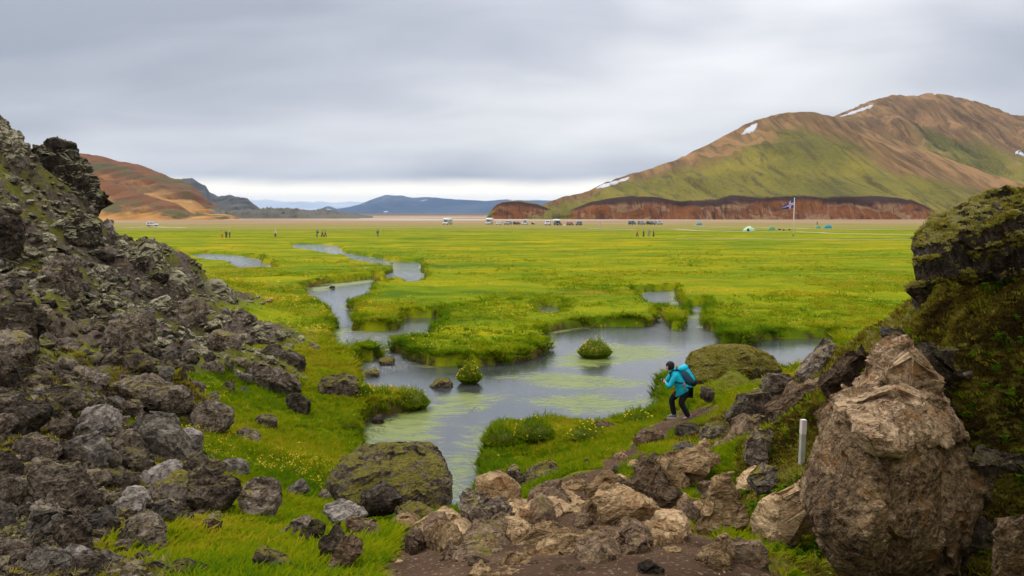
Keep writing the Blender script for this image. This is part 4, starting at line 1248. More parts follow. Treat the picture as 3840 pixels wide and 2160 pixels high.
# ---- rocks along the path
PTH = 'rocks along the trodden path'
hero('path_rock', 'cracked tan rock with a net of dark fissures by the water', 'tan_rock', 8.2, c3((1965, 690), (2010, 588), (2200, 543), (2300, 560), (2395, 720), (2380, 835), (2300, 855), (2150, 785)), 0.7, amp=0.03, layered=0.25, group=PTH, grow=1.12)
hero('path_rock', 'dark grey rock with black hollows below the cracked tan rock', 'lava_rock', 7.5, c3((1868, 680), (1930, 688), (2000, 760), (2150, 790), (2312, 850), (2300, 905), (2120, 935), (1960, 985), (1880, 905), (1855, 780)), 0.6, amp=0.06, group=PTH, grow=1.12)
hero('path_rock', 'dark lichened block with a mossy seam left of the path bend', 'lava_rock_mossy', 8.7, c4((85, 525), (200, 465), (390, 428), (442, 520), (400, 565), (250, 645), (120, 660)), 0.7, group=PTH, grow=1.12)
hero('path_rock', 'dark rounded rock between the cracked tan rock and the lichened block', 'lava_rock', 8.8, c4((-70, 480), (0, 440), (60, 465), (130, 640), (110, 695), (0, 705)), 0.7, group=PTH)
hero('path_rock', 'rough brown wedge rock beside the dirt at the path bend', 'brown_rock', 8.0, c4((140, 745), (250, 625), (400, 545), (490, 560), (370, 695), (270, 765)), 0.6, group=PTH, grow=1.12)
hero('path_rock', 'broad flat tan ledge of bare rock across the path', 'tan_rock', 6.2, c4((-60, 920), (330, 718), (500, 728), (668, 790), (600, 855), (340, 905), (150, 995), (-60, 1060)), 0.35, 0.9, 0.014, front=0.1, group=PTH, flat=0.065)
hero('path_rock', 'brown block with a dusty tan top in the middle of the path', 'tan_rock', 8.0, c4((655, 700), (720, 585), (850, 525), (980, 555), (1055, 610), (1000, 685), (900, 725), (780, 695)), 0.7, amp=0.035, group=PTH, grow=1.12)
hero('path_rock', 'tan rock with a fluted broken front standing in the dirt', 'tan_rock', 6.3, c4((788, 720), (960, 698), (1100, 698), (1275, 760), (1245, 885), (1150, 935), (1000, 975), (900, 955), (800, 972), (778, 830)), 0.6, 0.4, 0.045, layered=0.4, group=PTH, grow=1.12)
hero('path_rock', 'narrow tan rock leaning on the left of the fluted rock', 'tan_rock', 6.5, c4((655, 765), (775, 700), (792, 940), (720, 935), (650, 840)), 0.7, group=PTH)
hero('path_rock', 'large tan flat topped rock jutting out over a dark hollow', 'tan_rock', 7.4, c4((1325, 415, 0.2), (1460, 350, 0.5), (1700, 308, 0.7), (1885, 360, 0.6), (1872, 455, 0.3), (1690, 460), (1650, 565), (1560, 655), (1450, 645), (1390, 570), (1335, 480)), 0.6, 0.3, 0.03, front=0.2, group=PTH, grow=1.12)
hero('path_rock', 'dark splintered rock with rusty layers below the flat topped rock', 'brown_rock', 7.3, c4((945, 695), (1100, 578), (1280, 498), (1400, 518), (1455, 640), (1505, 745), (1350, 835), (1270, 795), (1230, 705), (1060, 695)), 0.6, amp=0.06, layered=0.6, group=PTH, grow=1.12)
hero('path_rock', 'rough lichened rock leaning left of the flat topped rock', 'brown_rock', 8.0, c4((1065, 505), (1160, 428), (1280, 345), (1395, 338), (1335, 435), (1300, 505), (1075, 598)), 0.6, group=PTH, grow=1.12)
hero('path_rock', 'dark slate grey rounded rock behind the flat topped rock', 'lava_rock_bare', 9.4, c4((1395, 355), (1480, 258), (1600, 232), (1695, 290), (1600, 340)), 0.7, amp=0.025, group=PTH)
hero('path_rock', 'small brown rock touching the slate grey rock', 'tan_rock', 9.6, c4((1655, 265), (1760, 205), (1805, 290), (1720, 318)), 0.7, group=PTH)
hero('path_rock', 'smooth ridged brown rock lying across the path below the hiker', 'brown_rock', 12.4, c4((1085, 205), (1160, 138), (1270, 132), (1408, 180), (1385, 222), (1270, 268), (1105, 235)), 0.6, layered=0.4, amp=0.03, group=PTH)
hero('path_rock', 'low speckled rock right of the path below the hiker', 'lava_rock', 12.4, c4((1445, 135), (1530, 78), (1680, 76), (1745, 110), (1720, 195), (1600, 215)), 0.7, group=PTH)
hero('path_rock', 'tall rough rock pile right of the low speckled rock', 'lava_rock_mossy', 11.6, c4((1705, 195), (1760, 80), (1850, 36), (1965, 78), (1985, 180), (1880, 225), (1800, 245)), 0.7, amp=0.06, group=PTH)
hero('path_rock', 'large upright tan rock with long vertical cracks right of the path', 'tan_rock', 5.5, c4((1715, 985), (1770, 830), (1880, 598), (1985, 475), (2062, 560), (2085, 700), (2125, 830), (2085, 985), (1950, 1085), (1830, 1078), (1728, 1045)), 0.5, 0.6, 0.035, layered=0.3, group=PTH, grow=1.12)
hero('path_rock', 'pale twisted rock capping the upright tan rock', 'tan_rock', 6.0, c4((1985, 612), (2100, 498), (2230, 476), (2330, 500), (2330, 592), (2180, 645), (2140, 735), (2045, 685)), 0.6, layered=0.4, group=PTH)
hero('path_rock', 'flat light tan stone in the dirt with a ragged right end', 'tan_rock', 5.2, c4((1190, 985), (1330, 918), (1420, 955), (1540, 928), (1625, 990), (1612, 1055), (1470, 1058), (1380, 1020), (1270, 1030)), 0.4, 0.8, 0.03, front=0.1, group=PTH, flat=0.065)
hero('path_rock', 'half buried grey brown rock shelf crossing the lower path', 'tan_rock', 4.7, c4((880, 1175), (960, 1098), (1120, 1056), (1280, 1028), (1450, 1048), (1645, 1080), (1600, 1145), (1400, 1175), (1100, 1165), (1000, 1230)), 0.3, 0.9, 0.025, front=0.08, group=PTH, flat=0.065)
hero('path_rock', 'big pale foreground rock at the bottom centre with a mossy left notch', 'tan_rock', 3.75, c4((-380, 1500), (-150, 1370), (60, 1250), (170, 1110), (240, 1030), (330, 1080), (560, 1130), (750, 1200), (1000, 1290), (1150, 1360), (1280, 1470), (1280, 1520), (-380, 1520)), 0.35, 0.35, 0.025, front=0.12, vox=0.8, group=PTH, flat=0.065)
hero('path_rock', 'lichen crusted tip of rock at the right end of the pale foreground rock', 'lava_rock', 3.8, c4((1140, 1330), (1230, 1285), (1335, 1298), (1405, 1380), (1385, 1425), (1300, 1480), (1150, 1480)), 0.6, group=PTH)
hero('path_rock', 'rounded brown rock in the hollow beside the upright tan rock', 'brown_rock', 6.5, c4((1692, 620), (1780, 585), (1905, 598), (1855, 745), (1760, 785), (1690, 705)), 0.7, group=PTH)
hero('path_rock', 'small smooth tan stones at the mouth of the dark hollow', 'tan_rock', 6.0, c4((1590, 885), (1640, 785), (1720, 755), (1745, 810), (1765, 862), (1640, 925)), 0.6, group=PTH)
hero('path_rock', 'low tan stone lying against the fluted rock', 'tan_rock', 6.4, c4((1240, 840), (1310, 810), (1395, 860), (1360, 895), (1270, 900)), 0.6, group=PTH)
hero('path_rock', 'dark pointed rock standing in the long grass below the marker post', 'lava_rock', 8.8, c4((2105, 295), (2200, 128), (2318, 35), (2410, 140), (2340, 425), (2180, 425)), 0.6, group=PTH)
hero('path_rock', 'dark rock with a pale chipped edge at the lower right of the path', 'brown_rock', 4.25, c4((1920, 1235), (2000, 1178), (2170, 1115), (2330, 1190), (2310, 1410), (2090, 1360), (1960, 1318)), 0.6, group=PTH)
hero('path_rock', 'flat pale stone set in the path near the bend', 'tan_rock', 10.2, c4((915, 375), (970, 352), (1070, 385), (1050, 412), (960, 402)), 0.5, 0.9, front=0.1, group=PTH, flat=0.065)
hero('path_rock', 'small grey knobbly stone above the brown block', 'lava_rock_bare', 8.9, c4((890, 510), (930, 445), (1000, 460), (1005, 510), (930, 530)), 0.7, group=PTH)
hero('path_rock', 'brown stone wedged beside the rough lichened rock', 'tan_rock', 8.6, c4((1030, 450), (1100, 400), (1165, 410), (1110, 480), (1050, 500)), 0.7, group=PTH)
hero('path_rock', 'tan layered stone strip between ledge and brown block', 'tan_rock', 7.4, c4((370, 690), (450, 640), (660, 620), (690, 660), (560, 720), (430, 730)), 0.4, 0.8, layered=0.4, front=0.1, group=PTH, flat=0.065)
hero('path_rock', 'pale triangular slab on the left edge of the dirt path', 'tan_rock', 7.0, c3((1435, 1060), (1560, 960), (1720, 890), (1950, 1000), (1940, 1080), (1740, 1090)), 0.35, 0.9, 0.02, front=0.08, group=PTH, flat=0.065)
hero('path_rock', 'brown ridge of rock below the flat tan ledge', 'brown_rock', 5.5, c3((1640, 1310), (1790, 1230), (2040, 1130), (2300, 900), (2400, 930), (2330, 1100), (2150, 1290), (1900, 1330)), 0.35, 0.7, 0.035, front=0.15, group=PTH, flat=0.065)
hero('path_rock', 'grey stone at the edge of grass and dirt near the path bend', 'lava_rock', 10.8, c4((635, 440), (660, 375), (700, 385), (710, 440), (670, 455)), 0.7, group=PTH)
hero('path_rock', 'brown capped rock in the grass bank above the path', 'brown_rock', 17.2, c4((715, 90), (780, 58), (870, 60), (950, 95), (920, 120), (760, 115)), 0.7, group=PTH)

# ---- right side
RGT = 'rocks of the right bank'
def c5y(*p):
    return [(1932 + x * .41667, 845.2 + y * .41667, Y) for x, y, Y in p]


hull_rock('boulder', 'great angular brown boulder with rust stains leaning back into the right bank', 'boulder_rock', c5y((540, 480, 4.2), (640, 410, 4.35), (860, 320, 4.65), (1060, 385, 4.85), (1235, 625, 4.80), (1370, 790, 4.80), (1385, 900, 4.75), (1330, 1080, 4.65), (1230, 1230, 4.55), (1150, 1400, 4.45), (1090, 1580, 4.4),
    (560, 1580, 4.1), (345, 1300, 3.98), (290, 1130, 3.98), (340, 985, 4.02), (430, 815, 4.12), (425, 640, 4.22), (458, 510, 4.22), (640, 900, 3.84), (700, 1080, 3.80), (620, 1190, 3.74), (640, 1340, 3.76), (740, 740, 3.95), (900, 660, 4.08), (950, 1200, 4.02)), group=RGT)
hull_rock('boulder', 'upper block of the great brown boulder jutting over its face', 'boulder_rock', c5y((528, 472, 4.06), (640, 392, 4.22), (860, 300, 4.52), (1065, 365, 4.72), (1130, 490, 4.64), (1245, 628, 4.66), (1100, 668, 4.32), (900, 645, 3.98), (745, 752, 3.83), (640, 722, 3.86), (556, 660, 3.98), (532, 560, 4.03)), group=RGT)
hull_rock('boulder', 'grey lower left buttress of the great brown boulder', 'boulder_rock', c5y((292, 1135, 3.92), (340, 1000, 3.96), (430, 900, 4.0), (560, 960, 3.84), (660, 1090, 3.74), (615, 1200, 3.68), (600, 1340, 3.72), (470, 1350, 3.80), (345, 1300, 3.90)), back=0.4, group=RGT)
hero('boulder', 'narrow brown rock neck above the great boulder', 'boulder_rock', 4.65, c5((462, 295), (530, 190), (640, 110), (760, 20), (850, -50), (930, -20), (1000, 120), (1090, 240), (1150, 380), (1000, 350), (860, 320), (700, 360), (600, 410), (545, 375)), 0.35, 0.3, 0.035, layered=0.3, front=0.12, detail=1.2, group=RGT)
hero('boulder', 'grey vertical rock fin under the mossy overhang', 'lava_rock_bare', 5.4, [(2296, 716), (2322, 700), (2334, 706), (2330, 740), (2316, 762), (2300, 745)], 0.8, group=RGT)
hero('boulder', 'grey rock ribs below the moss at the top of the neck', 'lava_rock_bare', 5.6, c6((860, 1300), (960, 1350), (1010, 1290), (1080, 1340), (1060, 1449), (950, 1470), (930, 1420)), 0.5, group=RGT)
hero('boulder', 'rounded grey boulder in the lower right corner', 'boulder_rock', 3.5, c5((1330, 1480), (1370, 1200), (1450, 1150), (1560, 1070), (1640, 1100), (1640, 1560), (1340, 1560)), 0.6, 0.2, 0.03, group=RGT)
hero('boulder', 'long tan slab running down left from the great boulder', 'tan_rock', 5.4, c5((-40, 1060), (150, 895), (400, 822), (445, 850), (400, 925), (240, 1065), (130, 1225), (80, 1295), (-20, 1265), (-60, 1180)), 0.45, 0.5, 0.03, group=RGT)
hero('boulder', 'flat brown pointed rock behind the marker post', 'tan_rock', 7.8, c5((285, 722), (370, 615), (430, 615), (520, 720), (450, 745), (380, 740)), 0.6, group=RGT)
hero('boulder', 'long dark slab band slanting across the right bank', 'brown_rock', 10.4, c5((-20, 470), (150, 285), (300, 225), (485, 290), (465, 345), (250, 425), (60, 505)), 0.4, 0.6, 0.05, layered=0.4, group=RGT)
hero('boulder', 'dark slanting rock rib at the edge of the water', 'lava_rock', 13.2, c5((170, 255), (260, 148), (380, 25), (442, 15), (390, 110), (260, 255)), 0.5, 0.5, group=RGT)
hero('boulder', 'pale lichened rock beside the water on the right bank', 'lava_rock', 13.6, c5((-30, 290), (30, 212), (150, 216), (185, 270), (90, 335), (-20, 395)), 0.7, 0.5, group=RGT)
hero('boulder', 'dark blocky rock under the pale lichened rock', 'lava_rock', 12.4, c5((-240, 500), (-180, 380), (-40, 330), (60, 380), (0, 480), (-140, 560)), 0.6, 0.5, amp=0.06, group=RGT)
hero('boulder', 'brown rock slab slanting down towards the path', 'brown_rock', 11.2, c5((-330, 640), (-200, 520), (-20, 440), (60, 500), (-80, 600), (-220, 680)), 0.5, 0.5, group=RGT)
hero('boulder', 'dark mossy rock at the right edge of the path above the tan rocks', 'lava_rock_mossy', 9.6, c5((-140, 690), (-90, 540), (20, 500), (110, 560), (60, 680), (-60, 790)), 0.6, group=RGT)
hero('boulder', 'mossy dark rock beside the hiker in the grass', 'lava_rock_mossy', 18.0, [(1755, 980), (1775, 968), (1800, 985), (1798, 1005), (1770, 1000)], 0.7, group=RGT)
hero('overhang', 'mossy overhanging crag jutting in from the right edge', 'overhang_rock', 5.2, c6((1195, 610), (1215, 560), (1270, 510), (1295, 430), (1400, 340), (1560, 280), (1720, 250), (1900, 240), (2200, 235), (2250, 500), (2100, 640), (1900, 720), (1650, 865), (1400, 925), (1265, 945), (1235, 900), (1250, 780), (1210, 690)), 0.45, 0.25, 0.05, front=0.2, vox=0.8, detail=1.4, group=RGT)
hero('stone', 'small jutting stone knob on the left side of the overhang', 'overhang_rock', 5.3, c6((1172, 870), (1185, 810), (1230, 780), (1262, 850), (1250, 905), (1200, 900)), 0.7, group=RGT)

hero('boulder', 'dark mossy rock mass rising behind the great brown boulder', 'lava_rock_mossy', 4.9, c5((820, 240), (900, 60), (1010, 10), (1160, 60), (1250, 200), (1330, 420), (1380, 640), (1250, 640), (1050, 420), (900, 330)), 0.4, 0.2, 0.05, front=0.1, group=RGT)
hero('boulder', 'added dark rock wall standing in for shade right of the great brown boulder', 'overhang_rock', 4.6, c5((1210, 660), (1330, 590), (1480, 600), (1660, 640), (1660, 1480), (1080, 1480), (1180, 1200), (1280, 980)), 0.3, 0.15, 0.05, front=0.08, detail=1.3, group=RGT)  # added near-black rock, its colour stands in for the shaded hollow
hero('boulder', 'brown ribbed rock spur on the skyline left of the neck', 'brown_rock', 7.6, c5((330, 330), (420, 180), (560, 60), (640, 20), (660, 90), (560, 200), (480, 330), (380, 400)), 0.4, 0.4, 0.05, layered=0.5, group=RGT)
hero('boulder', 'dark broken rock at the foot of the slanting slab band', 'lava_rock', 9.6, c5((120, 540), (220, 440), (380, 380), (470, 430), (400, 540), (260, 600)), 0.5, 0.4, 0.05, group=RGT)
hero('boulder', 'brown rock ledge under the slanting slab band near the post', 'brown_rock', 9.2, c5((-60, 600), (60, 520), (180, 500), (190, 590), (60, 680), (-30, 700)), 0.5, 0.4, 0.05, layered=0.4, group=RGT)
hero('boulder', 'small mossy rock between the slab and the tan rocks', 'lava_rock_mossy', 6.6, c5((-120, 860), (-40, 790), (60, 800), (90, 880), (0, 930), (-100, 920)), 0.6, 0.4, group=RGT)
# ---- mossy mound beside the hiker and stones in the water
hero('mossy_mound', 'broad mossy mound with bare brown side above the hiker', 'mound_moss', 20.6, [(1722, 935), (1750, 890), (1795, 872), (1850, 870), (1905, 880), (1950, 900), (1975, 930), (1920, 950), (1840, 965), (1780, 968), (1735, 958)], 0.5, 0.8, 0.025, sink=0.8)
STN = 'stones in the stream'
def wstone(label, matn, outline, thick=0.8):
    p = at_z(np.mean([q[0] for q in outline]), max(q[1] for q in outline), WATER)
    return hero('stream_stone', label, matn, p.y, outline, thick, 0.5, 0.05, group=STN)


wstone('mossy stone with a grey cap in the pool near the flower tussock', 'lava_rock_mossy', [(1080, 968), (1092, 955), (1108, 947), (1124, 955), (1138, 967), (1130, 976), (1090, 976)])
wstone('low mossy stone in the rapids by the peninsula', 'lava_rock_mossy', [(948, 910), (960, 901), (978, 898), (996, 905), (990, 918), (960, 920)])
wstone('flat brown stone in the pool near the left bank', 'lava_rock_mossy', [(912, 940), (925, 932), (945, 928), (958, 934), (950, 944), (920, 947)])
wstone('pale stone at the algae edge below the flower bank', 'lava_rock', [(930, 1058), (940, 1048), (962, 1046), (972, 1054), (960, 1066), (938, 1066)])
wstone('small dark stone in the upper stream bend', 'lava_rock', [(826, 720), (836, 717), (848, 721), (840, 726), (828, 725)])

# ---- rubble rocks on the left slope: one object each
PROTO = []
for k in range(16):
    rr = np.random.default_rng(100 + k)
    pts = []
    ax = np.array([1.0, rr.uniform(0.6, 0.95), rr.uniform(0.45, 0.8)])
    if k % 4 == 3:
        for i in range(rr.integers(10, 14)):
            v = rr.normal(size=3)
            v /= np.linalg.norm(v)
            pts.append(Vector(v * ax * rr.uniform(0.8, 1.05)))
    else:                                   # broken blocks and slabs
        for cx_ in (-1, 1):
            for cy_ in (-1, 1):
                for cz_ in (-1, 1):
                    q_ = np.array([cx_, cy_, cz_]) * ax * 0.78 * (1 - rr.uniform(0, 0.42, 3)) * (1.0 if rr.random() > 0.2 else 0.6)
                    pts.append(Vector(q_))
        for i in range(2):
            pts.append(Vector(rr.uniform(-1, 1, 3) * ax * 0.95))
    me = remeshed(hull(pts), 0.072)
    roughen(me, 1.6, 0.06, k * 5.1)
    me.name = 'rubble_rock'
    PROTO.append(me)


def image_box(o):
    xs, ys2 = [], []
    for c in o.bound_box:
        d = Vector(c) + o.location - Vector((0, 0, EYE))
        dep = d.y * math.cos(PITCH) - d.z * math.sin(PITCH)
        if dep > 0.5:
            xs.append(CX + F * d.x / dep)
            ys2.append(CY - F * (d.y * math.sin(PITCH) + d.z * math.cos(PITCH)) / dep)
    return (min(xs), max(xs), min(ys2), max(ys2)) if xs else None


MARKS = []
for o in bpy.data.objects:
    if o.type == 'MESH' and o.get('category') == 'rock':
        bx_ = image_box(o)
        if bx_:
            words = o['label'].split()
            cut = len(words)
            for i_, w_ in enumerate(words):
                if i_ >= 3 and w_ in ('with', 'beside', 'in', 'on', 'at', 'of', 'below', 'above', 'between', 'under', 'standing', 'lying', 'leaning', 'behind', 'crossing', 'across', 'left', 'right', 'by', 'where', 'pointing', 'jutting', 'running', 'near', 'just', 'tucked', 'touching', 'set', 'half', 'and', 'nearest', 'ending', 'sloping', 'spotted', 'that', 'wedged', 'capping', 'cut', 'halfway', 'rising', 'slanting'):
                    cut = i_
                    break
            MARKS.append(((bx_[0] + bx_[1]) / 2, (bx_[2] + bx_[3]) / 2, ' '.join(words[:min(cut, 7)]).rstrip(',')))


def beside(px, py):
    """which named rock a loose one lies next to, and on which side"""
    k = min(range(len(MARKS)), key=lambda i: (MARKS[i][0] - px) ** 2 + 1.6 * (MARKS[i][1] - py) ** 2)
    mx_, my_, nm = MARKS[k]
    dx, dy = px - mx_, py - my_
    if abs(dx) > abs(dy) * 1.2:
        side = 'left of' if dx < 0 else 'right of'
    else:
        side = 'above' if dy < 0 else 'below'
    return '%s the %s' % (side, nm)


def irregular(rr, px, py, wd, ht):
    n = int(rr.integers(5, 8))
    an = np.sort(np.linspace(0, 2 * math.pi, n, endpoint=False) + rr.uniform(-0.35, 0.35, n)) + rr.uniform(0, 6.28)
    ra = rr.uniform(0.72, 1.08, n)
    sk = rr.uniform(-0.35, 0.35)
    return [(px + wd / 2 * math.cos(t_) * r_ + sk * ht * math.sin(t_) * 0.5, py + ht / 2 * math.sin(t_) * r_) for t_, r_ in zip(an, ra)]


# flat slabs wedged together along the path, broken blocks filling the near left slope
rr = np.random.default_rng(77)
spots = []
tries = 0
while len(spots) < 30 and tries < 3000:
    tries += 1
    px, py = rr.uniform(1010, 1930), rr.uniform(1170, 1430)
    wd = rr.uniform(60, 150) * (0.6 + 0.4 * (py - 1170) / 260)
    ht = wd * rr.uniform(0.34, 0.6)
    p = hit(px, py)
    if poly_sd(np.array([p.x]), np.array([p.y]), PPOLY)[0] > 0.45:
        continue
    if any(((px - a) / (wd * 0.5 + b * 0.5)) ** 2 + ((py - c) / (ht * 0.5 + d * 0.5)) ** 2 < 0.62 for a, b, c, d in spots):
        continue
    if any(abs(px - a) < wd * 0.3 + 22 and abs(py - b) < ht * 0.3 + 14 for a, b, _ in MARKS):
        continue
    spots.append((px, wd, py, ht))
    mt = str(rr.choice(['tan_rock', 'tan_rock', 'brown_rock']))
    cw = {'tan_rock': 'tan', 'brown_rock': 'brown'}[mt]
    ol = irregular(rr, px, py, wd, ht)
    if rr.random() < 0.72:
        hero('path_rock', '%s flat %s slab %s' % ('broad' if wd > 100 else 'small', cw, beside(px, py)), mt, p.y, ol, 0.4, 0.8, 0.015, front=0.1, flat=float(rr.uniform(0.05, 0.13)), group='flat slabs set in the path', detail=0.8)
    else:
        hero('path_rock', '%s tilted %s slab %s' % ('broad' if wd > 100 else 'small', cw, beside(px, py)), mt, p.y, ol, 0.5, 0.95, 0.025, layered=0.25, front=0.15, group='tilted slabs along the path', detail=0.9)
spots = []
tries = 0
while len(spots) < 34 and tries < 3000:
    tries += 1
    px, py = rr.uniform(-20, 560), rr.uniform(1000, 1445)
    if px > np.interp(py, [1000, 1100, 1180, 1260, 1320, 1449], [540, 520, 560, 560, 400, 330]):
        continue
    wd = rr.uniform(70, 150)
    ht = wd * rr.uniform(0.5, 0.85)
    if any(((px - a) / (wd * 0.5 + b * 0.5)) ** 2 + ((py - c) / (ht * 0.5 + d * 0.5)) ** 2 < 0.6 for a, b, c, d in spots):
        continue
    if any(abs(px - a) < wd * 0.28 + 20 and abs(py - b) < ht * 0.28 + 16 for a, b, _ in MARKS):
        continue
    spots.append((px, wd, py, ht))
    mt = str(rr.choice(['lava_rock', 'lava_rock', 'lava_rock_mossy', 'lava_rock_bare']))
    cw = {'lava_rock': 'dark', 'lava_rock_mossy': 'mossy', 'lava_rock_bare': 'grey'}[mt]
    p = hit(px, min(1449, py + ht * 0.4))
    hero('lava_block', '%s broken %s lava block %s' % ('large' if wd > 110 else 'small', cw, beside(px, py)), mt, p.y, irregular(rr, px, py, wd, ht), 0.6, 0.5, 0.05, group='broken lava blocks of the near left slope')

BIG = [bpy.data.objects[n] for n in [o.name for o in bpy.data.objects if o.type == 'MESH' and o.get('category') == 'rock']]


def in_left_slope(px, py):
    # left of the toe of the rubble, right of the frame edge
    return px < np.interp(py, [300, 335, 510, 600, 640, 690, 760, 800, 870, 950, 1000, 1060, 1120, 1200, 1300, 1400], [15, 130, 240, 340, 400, 490, 590, 650, 770, 720, 560, 540, 520, 480, 330, 200])


taken = []
for o in BIG:
    vv = [(o.matrix_world @ Vector(c)) for c in o.bound_box] if False else [Vector(c) + o.location for c in o.bound_box]
    xs, ys2 = [], []
    for p in vv:
        d = p - Vector((0, 0, EYE))
        dep = d.y * math.cos(PITCH) - d.z * math.sin(PITCH)
        if dep > 0.5:
            xs.append(CX + F * d.x / dep)
            ys2.append(CY - F * (d.y * math.sin(PITCH) + d.z * math.cos(PITCH)) / dep)
    if xs:
        taken.append(((min(xs) + max(xs)) / 2, (min(ys2) + max(ys2)) / 2, (max(xs) - min(xs)) * 0.36))

rub = []
rr = np.random.default_rng(5)
tries = 0
for want, lo_s, hi_s, y_lo in [(75, 48, 80, 300), (105, 30, 46, 300), (85, 22, 30, 300)]:
    got = 0
    tries = 0
    while got < want and tries < 12000:
        tries += 1
        px, py = rr.uniform(-20, 780), rr.uniform(y_lo, 1440)
        s = rr.uniform(lo_s, hi_s) * (0.55 + 0.45 * np.clip((py - 300) / 500, 0, 1))
        if not in_left_slope(px + s * 0.4, py):
            continue
        if any((px - a) ** 2 + ((py - b) * 1.35) ** 2 < ((s * 0.5 + c) * 0.72) ** 2 for a, b, c in taken):
            continue
        p = hit(px, py + s * 0.2)
        if p.y > 58:
            continue
        taken.append((px, py, s * 0.5))
        rub.append((px, py, p, s * 0.5 * p.y / F))
        got += 1
for i, (px, py, p, r) in enumerate(rub):
    me = PROTO[i % len(PROTO)]
    o = bpy.data.objects.new('rubble_rock', me)
    COL.objects.link(o)
    o.location = p + Vector((0, 0, r * 0.12))
    o.scale = (r * rr.uniform(0.95, 1.25), r * rr.uniform(0.9, 1.2), r * rr.uniform(0.8, 1.15))
    o.rotation_euler = (rr.uniform(-0.35, 0.35), rr.uniform(-0.2, 0.5), rr.uniform(0, 6.28))
    if not me.materials:
        me.materials.append(None)
    o.material_slots[0].link = 'OBJECT'
    far_ = p.y > 24
    bare = rr.random() < 0.22
    o.material_slots[0].material = MATS['lava_rock_bare' if bare else ('lava_rock_far' if far_ else ('lava_rock' if rr.random() < 0.7 else 'lava_rock_mossy'))]
    spx = r * F / p.y
    size_w = 'large' if spx > 30 else ('midsized' if spx > 17 else 'small')
    zr, xr = o.scale.z / r, o.scale.x / o.scale.y
    shape_w = 'long' if xr > 1.18 else ('flat' if zr < 0.93 else 'chunky')
    row = 'upper' if py < 650 else ('middle' if py < 930 else 'lower')
    look = '%s %s %s lava rock' % (size_w, shape_w, 'bare' if bare else 'mossy')
    tag(o, '%s %s' % (look, beside(px, py)), 'rock', 'loose lava rocks of the left slope')


# ---- smaller loose stones along the path
cnt = 0
tries = 0
rr = np.random.default_rng(21)
while cnt < 34 and tries < 4000:
    tries += 1
    px, py = rr.uniform(1000, 1960), rr.uniform(1110, 1445)
    p = hit(px, py)
    dpth = poly_sd(np.array([p.x]), np.array([p.y]), PPOLY)[0]
    if dpth > 0.5 or p.y > 13 or (dpth < -0.30 and rr.random() < 0.9):
        continue
    spx = rr.uniform(14, 46)
    if any((px - a) ** 2 + ((py - b) * 1.5) ** 2 < ((spx * 0.5 + c) * 0.5) ** 2 for a, b, c in taken):
        continue
    taken.append((px, py, spx * 0.5))
    r = spx * 0.5 * p.y / F
    me = PROTO[int(rr.integers(0, len(PROTO)))]
    o = bpy.data.objects.new('path_stone', me)
    COL.objects.link(o)
    o.location = p
    o.scale = (r * rr.uniform(0.9, 1.4), r * rr.uniform(0.9, 1.2), r * rr.uniform(0.55, 0.95))
    o.rotation_euler = (rr.uniform(-0.3, 0.3), rr.uniform(-0.3, 0.3), rr.uniform(0, 6.28))
    if not me.materials:
        me.materials.append(None)
    o.material_slots[0].link = 'OBJECT'
    kind_ = str(rr.choice(['tan_rock', 'tan_rock', 'brown_rock']))
    o.material_slots[0].material = MATS[kind_]
    cw = {'tan_rock': 'tan', 'brown_rock': 'brown', 'lava_rock_bare': 'grey'}[kind_]
    sw = 'fist sized' if spx < 24 else 'head sized'
    tag(o, '%s loose %s stone %s' % (sw, cw, beside(px, py)), 'stone', 'loose stones on the path')
    cnt += 1


# ------------------------------------------------------------------ scattered growth and gravel
def scatter_tree(name, coll):
    ng = bpy.data.node_groups.new(name, 'GeometryNodeTree')
    ng.interface.new_socket('Geometry', in_out='INPUT', socket_type='NodeSocketGeometry')
    ng.interface.new_socket('Geometry', in_out='OUTPUT', socket_type='NodeSocketGeometry')
    N = ng.nodes
    gin = N.new('NodeGroupInput')
    gout = N.new('NodeGroupOutput')
    ci = N.new('GeometryNodeCollectionInfo')
    ci.inputs['Collection'].default_value = coll
    ci.inputs['Separate Children'].default_value = True
    ci.inputs['Reset Children'].default_value = True
    iop = N.new('GeometryNodeInstanceOnPoints')

    def named(n, typ):
        a = N.new('GeometryNodeInputNamedAttribute')
        a.data_type = typ
        a.inputs['Name'].default_value = n
        return next(o for o in a.outputs if o.enabled and o.name == 'Attribute')
    L = ng.links.new
    L(gin.outputs[0], iop.inputs['Points'])
    L(ci.outputs[0], iop.inputs['Instance'])
    iop.inputs['Pick Instance'].default_value = True
    L(named('idx', 'INT'), iop.inputs['Instance Index'])
    L(named('rot', 'FLOAT_VECTOR'), iop.inputs['Rotation'])
    L(named('scl', 'FLOAT_VECTOR'), iop.inputs['Scale'])
    L(iop.outputs[0], gout.inputs[0])
    return ng


def scatter(name, label, protos, pts, rot, scl, tint, kind='stuff'):
    """one object that carries many small copies of a few shapes"""
    coll = bpy.data.collections.new(name + '_shapes')
    for k, me in enumerate(protos):
        coll.objects.link(bpy.data.objects.new('%s_shape' % name, me))
    n = len(pts)
    me = mesh_np(name, pts, np.zeros((0, 4), int))
    a = me.attributes.new('idx', 'INT', 'POINT')
    a.data.foreach_set('value', RNG.integers(0, len(protos), n).astype(np.int32))
    for nm, arr in (('rot', rot), ('scl', scl)):
        a = me.attributes.new(nm, 'FLOAT_VECTOR', 'POINT')
        a.data.foreach_set('vector', np.asarray(arr, np.float32).ravel())
    fattr(me, 'tint', tint)
    o = bpy.data.objects.new(name, me)
    COL.objects.link(o)
    md = o.modifiers.new('scatter', 'NODES')
    md.node_group = scatter_tree(name, coll)
    return tag(o, label, None, None, kind)


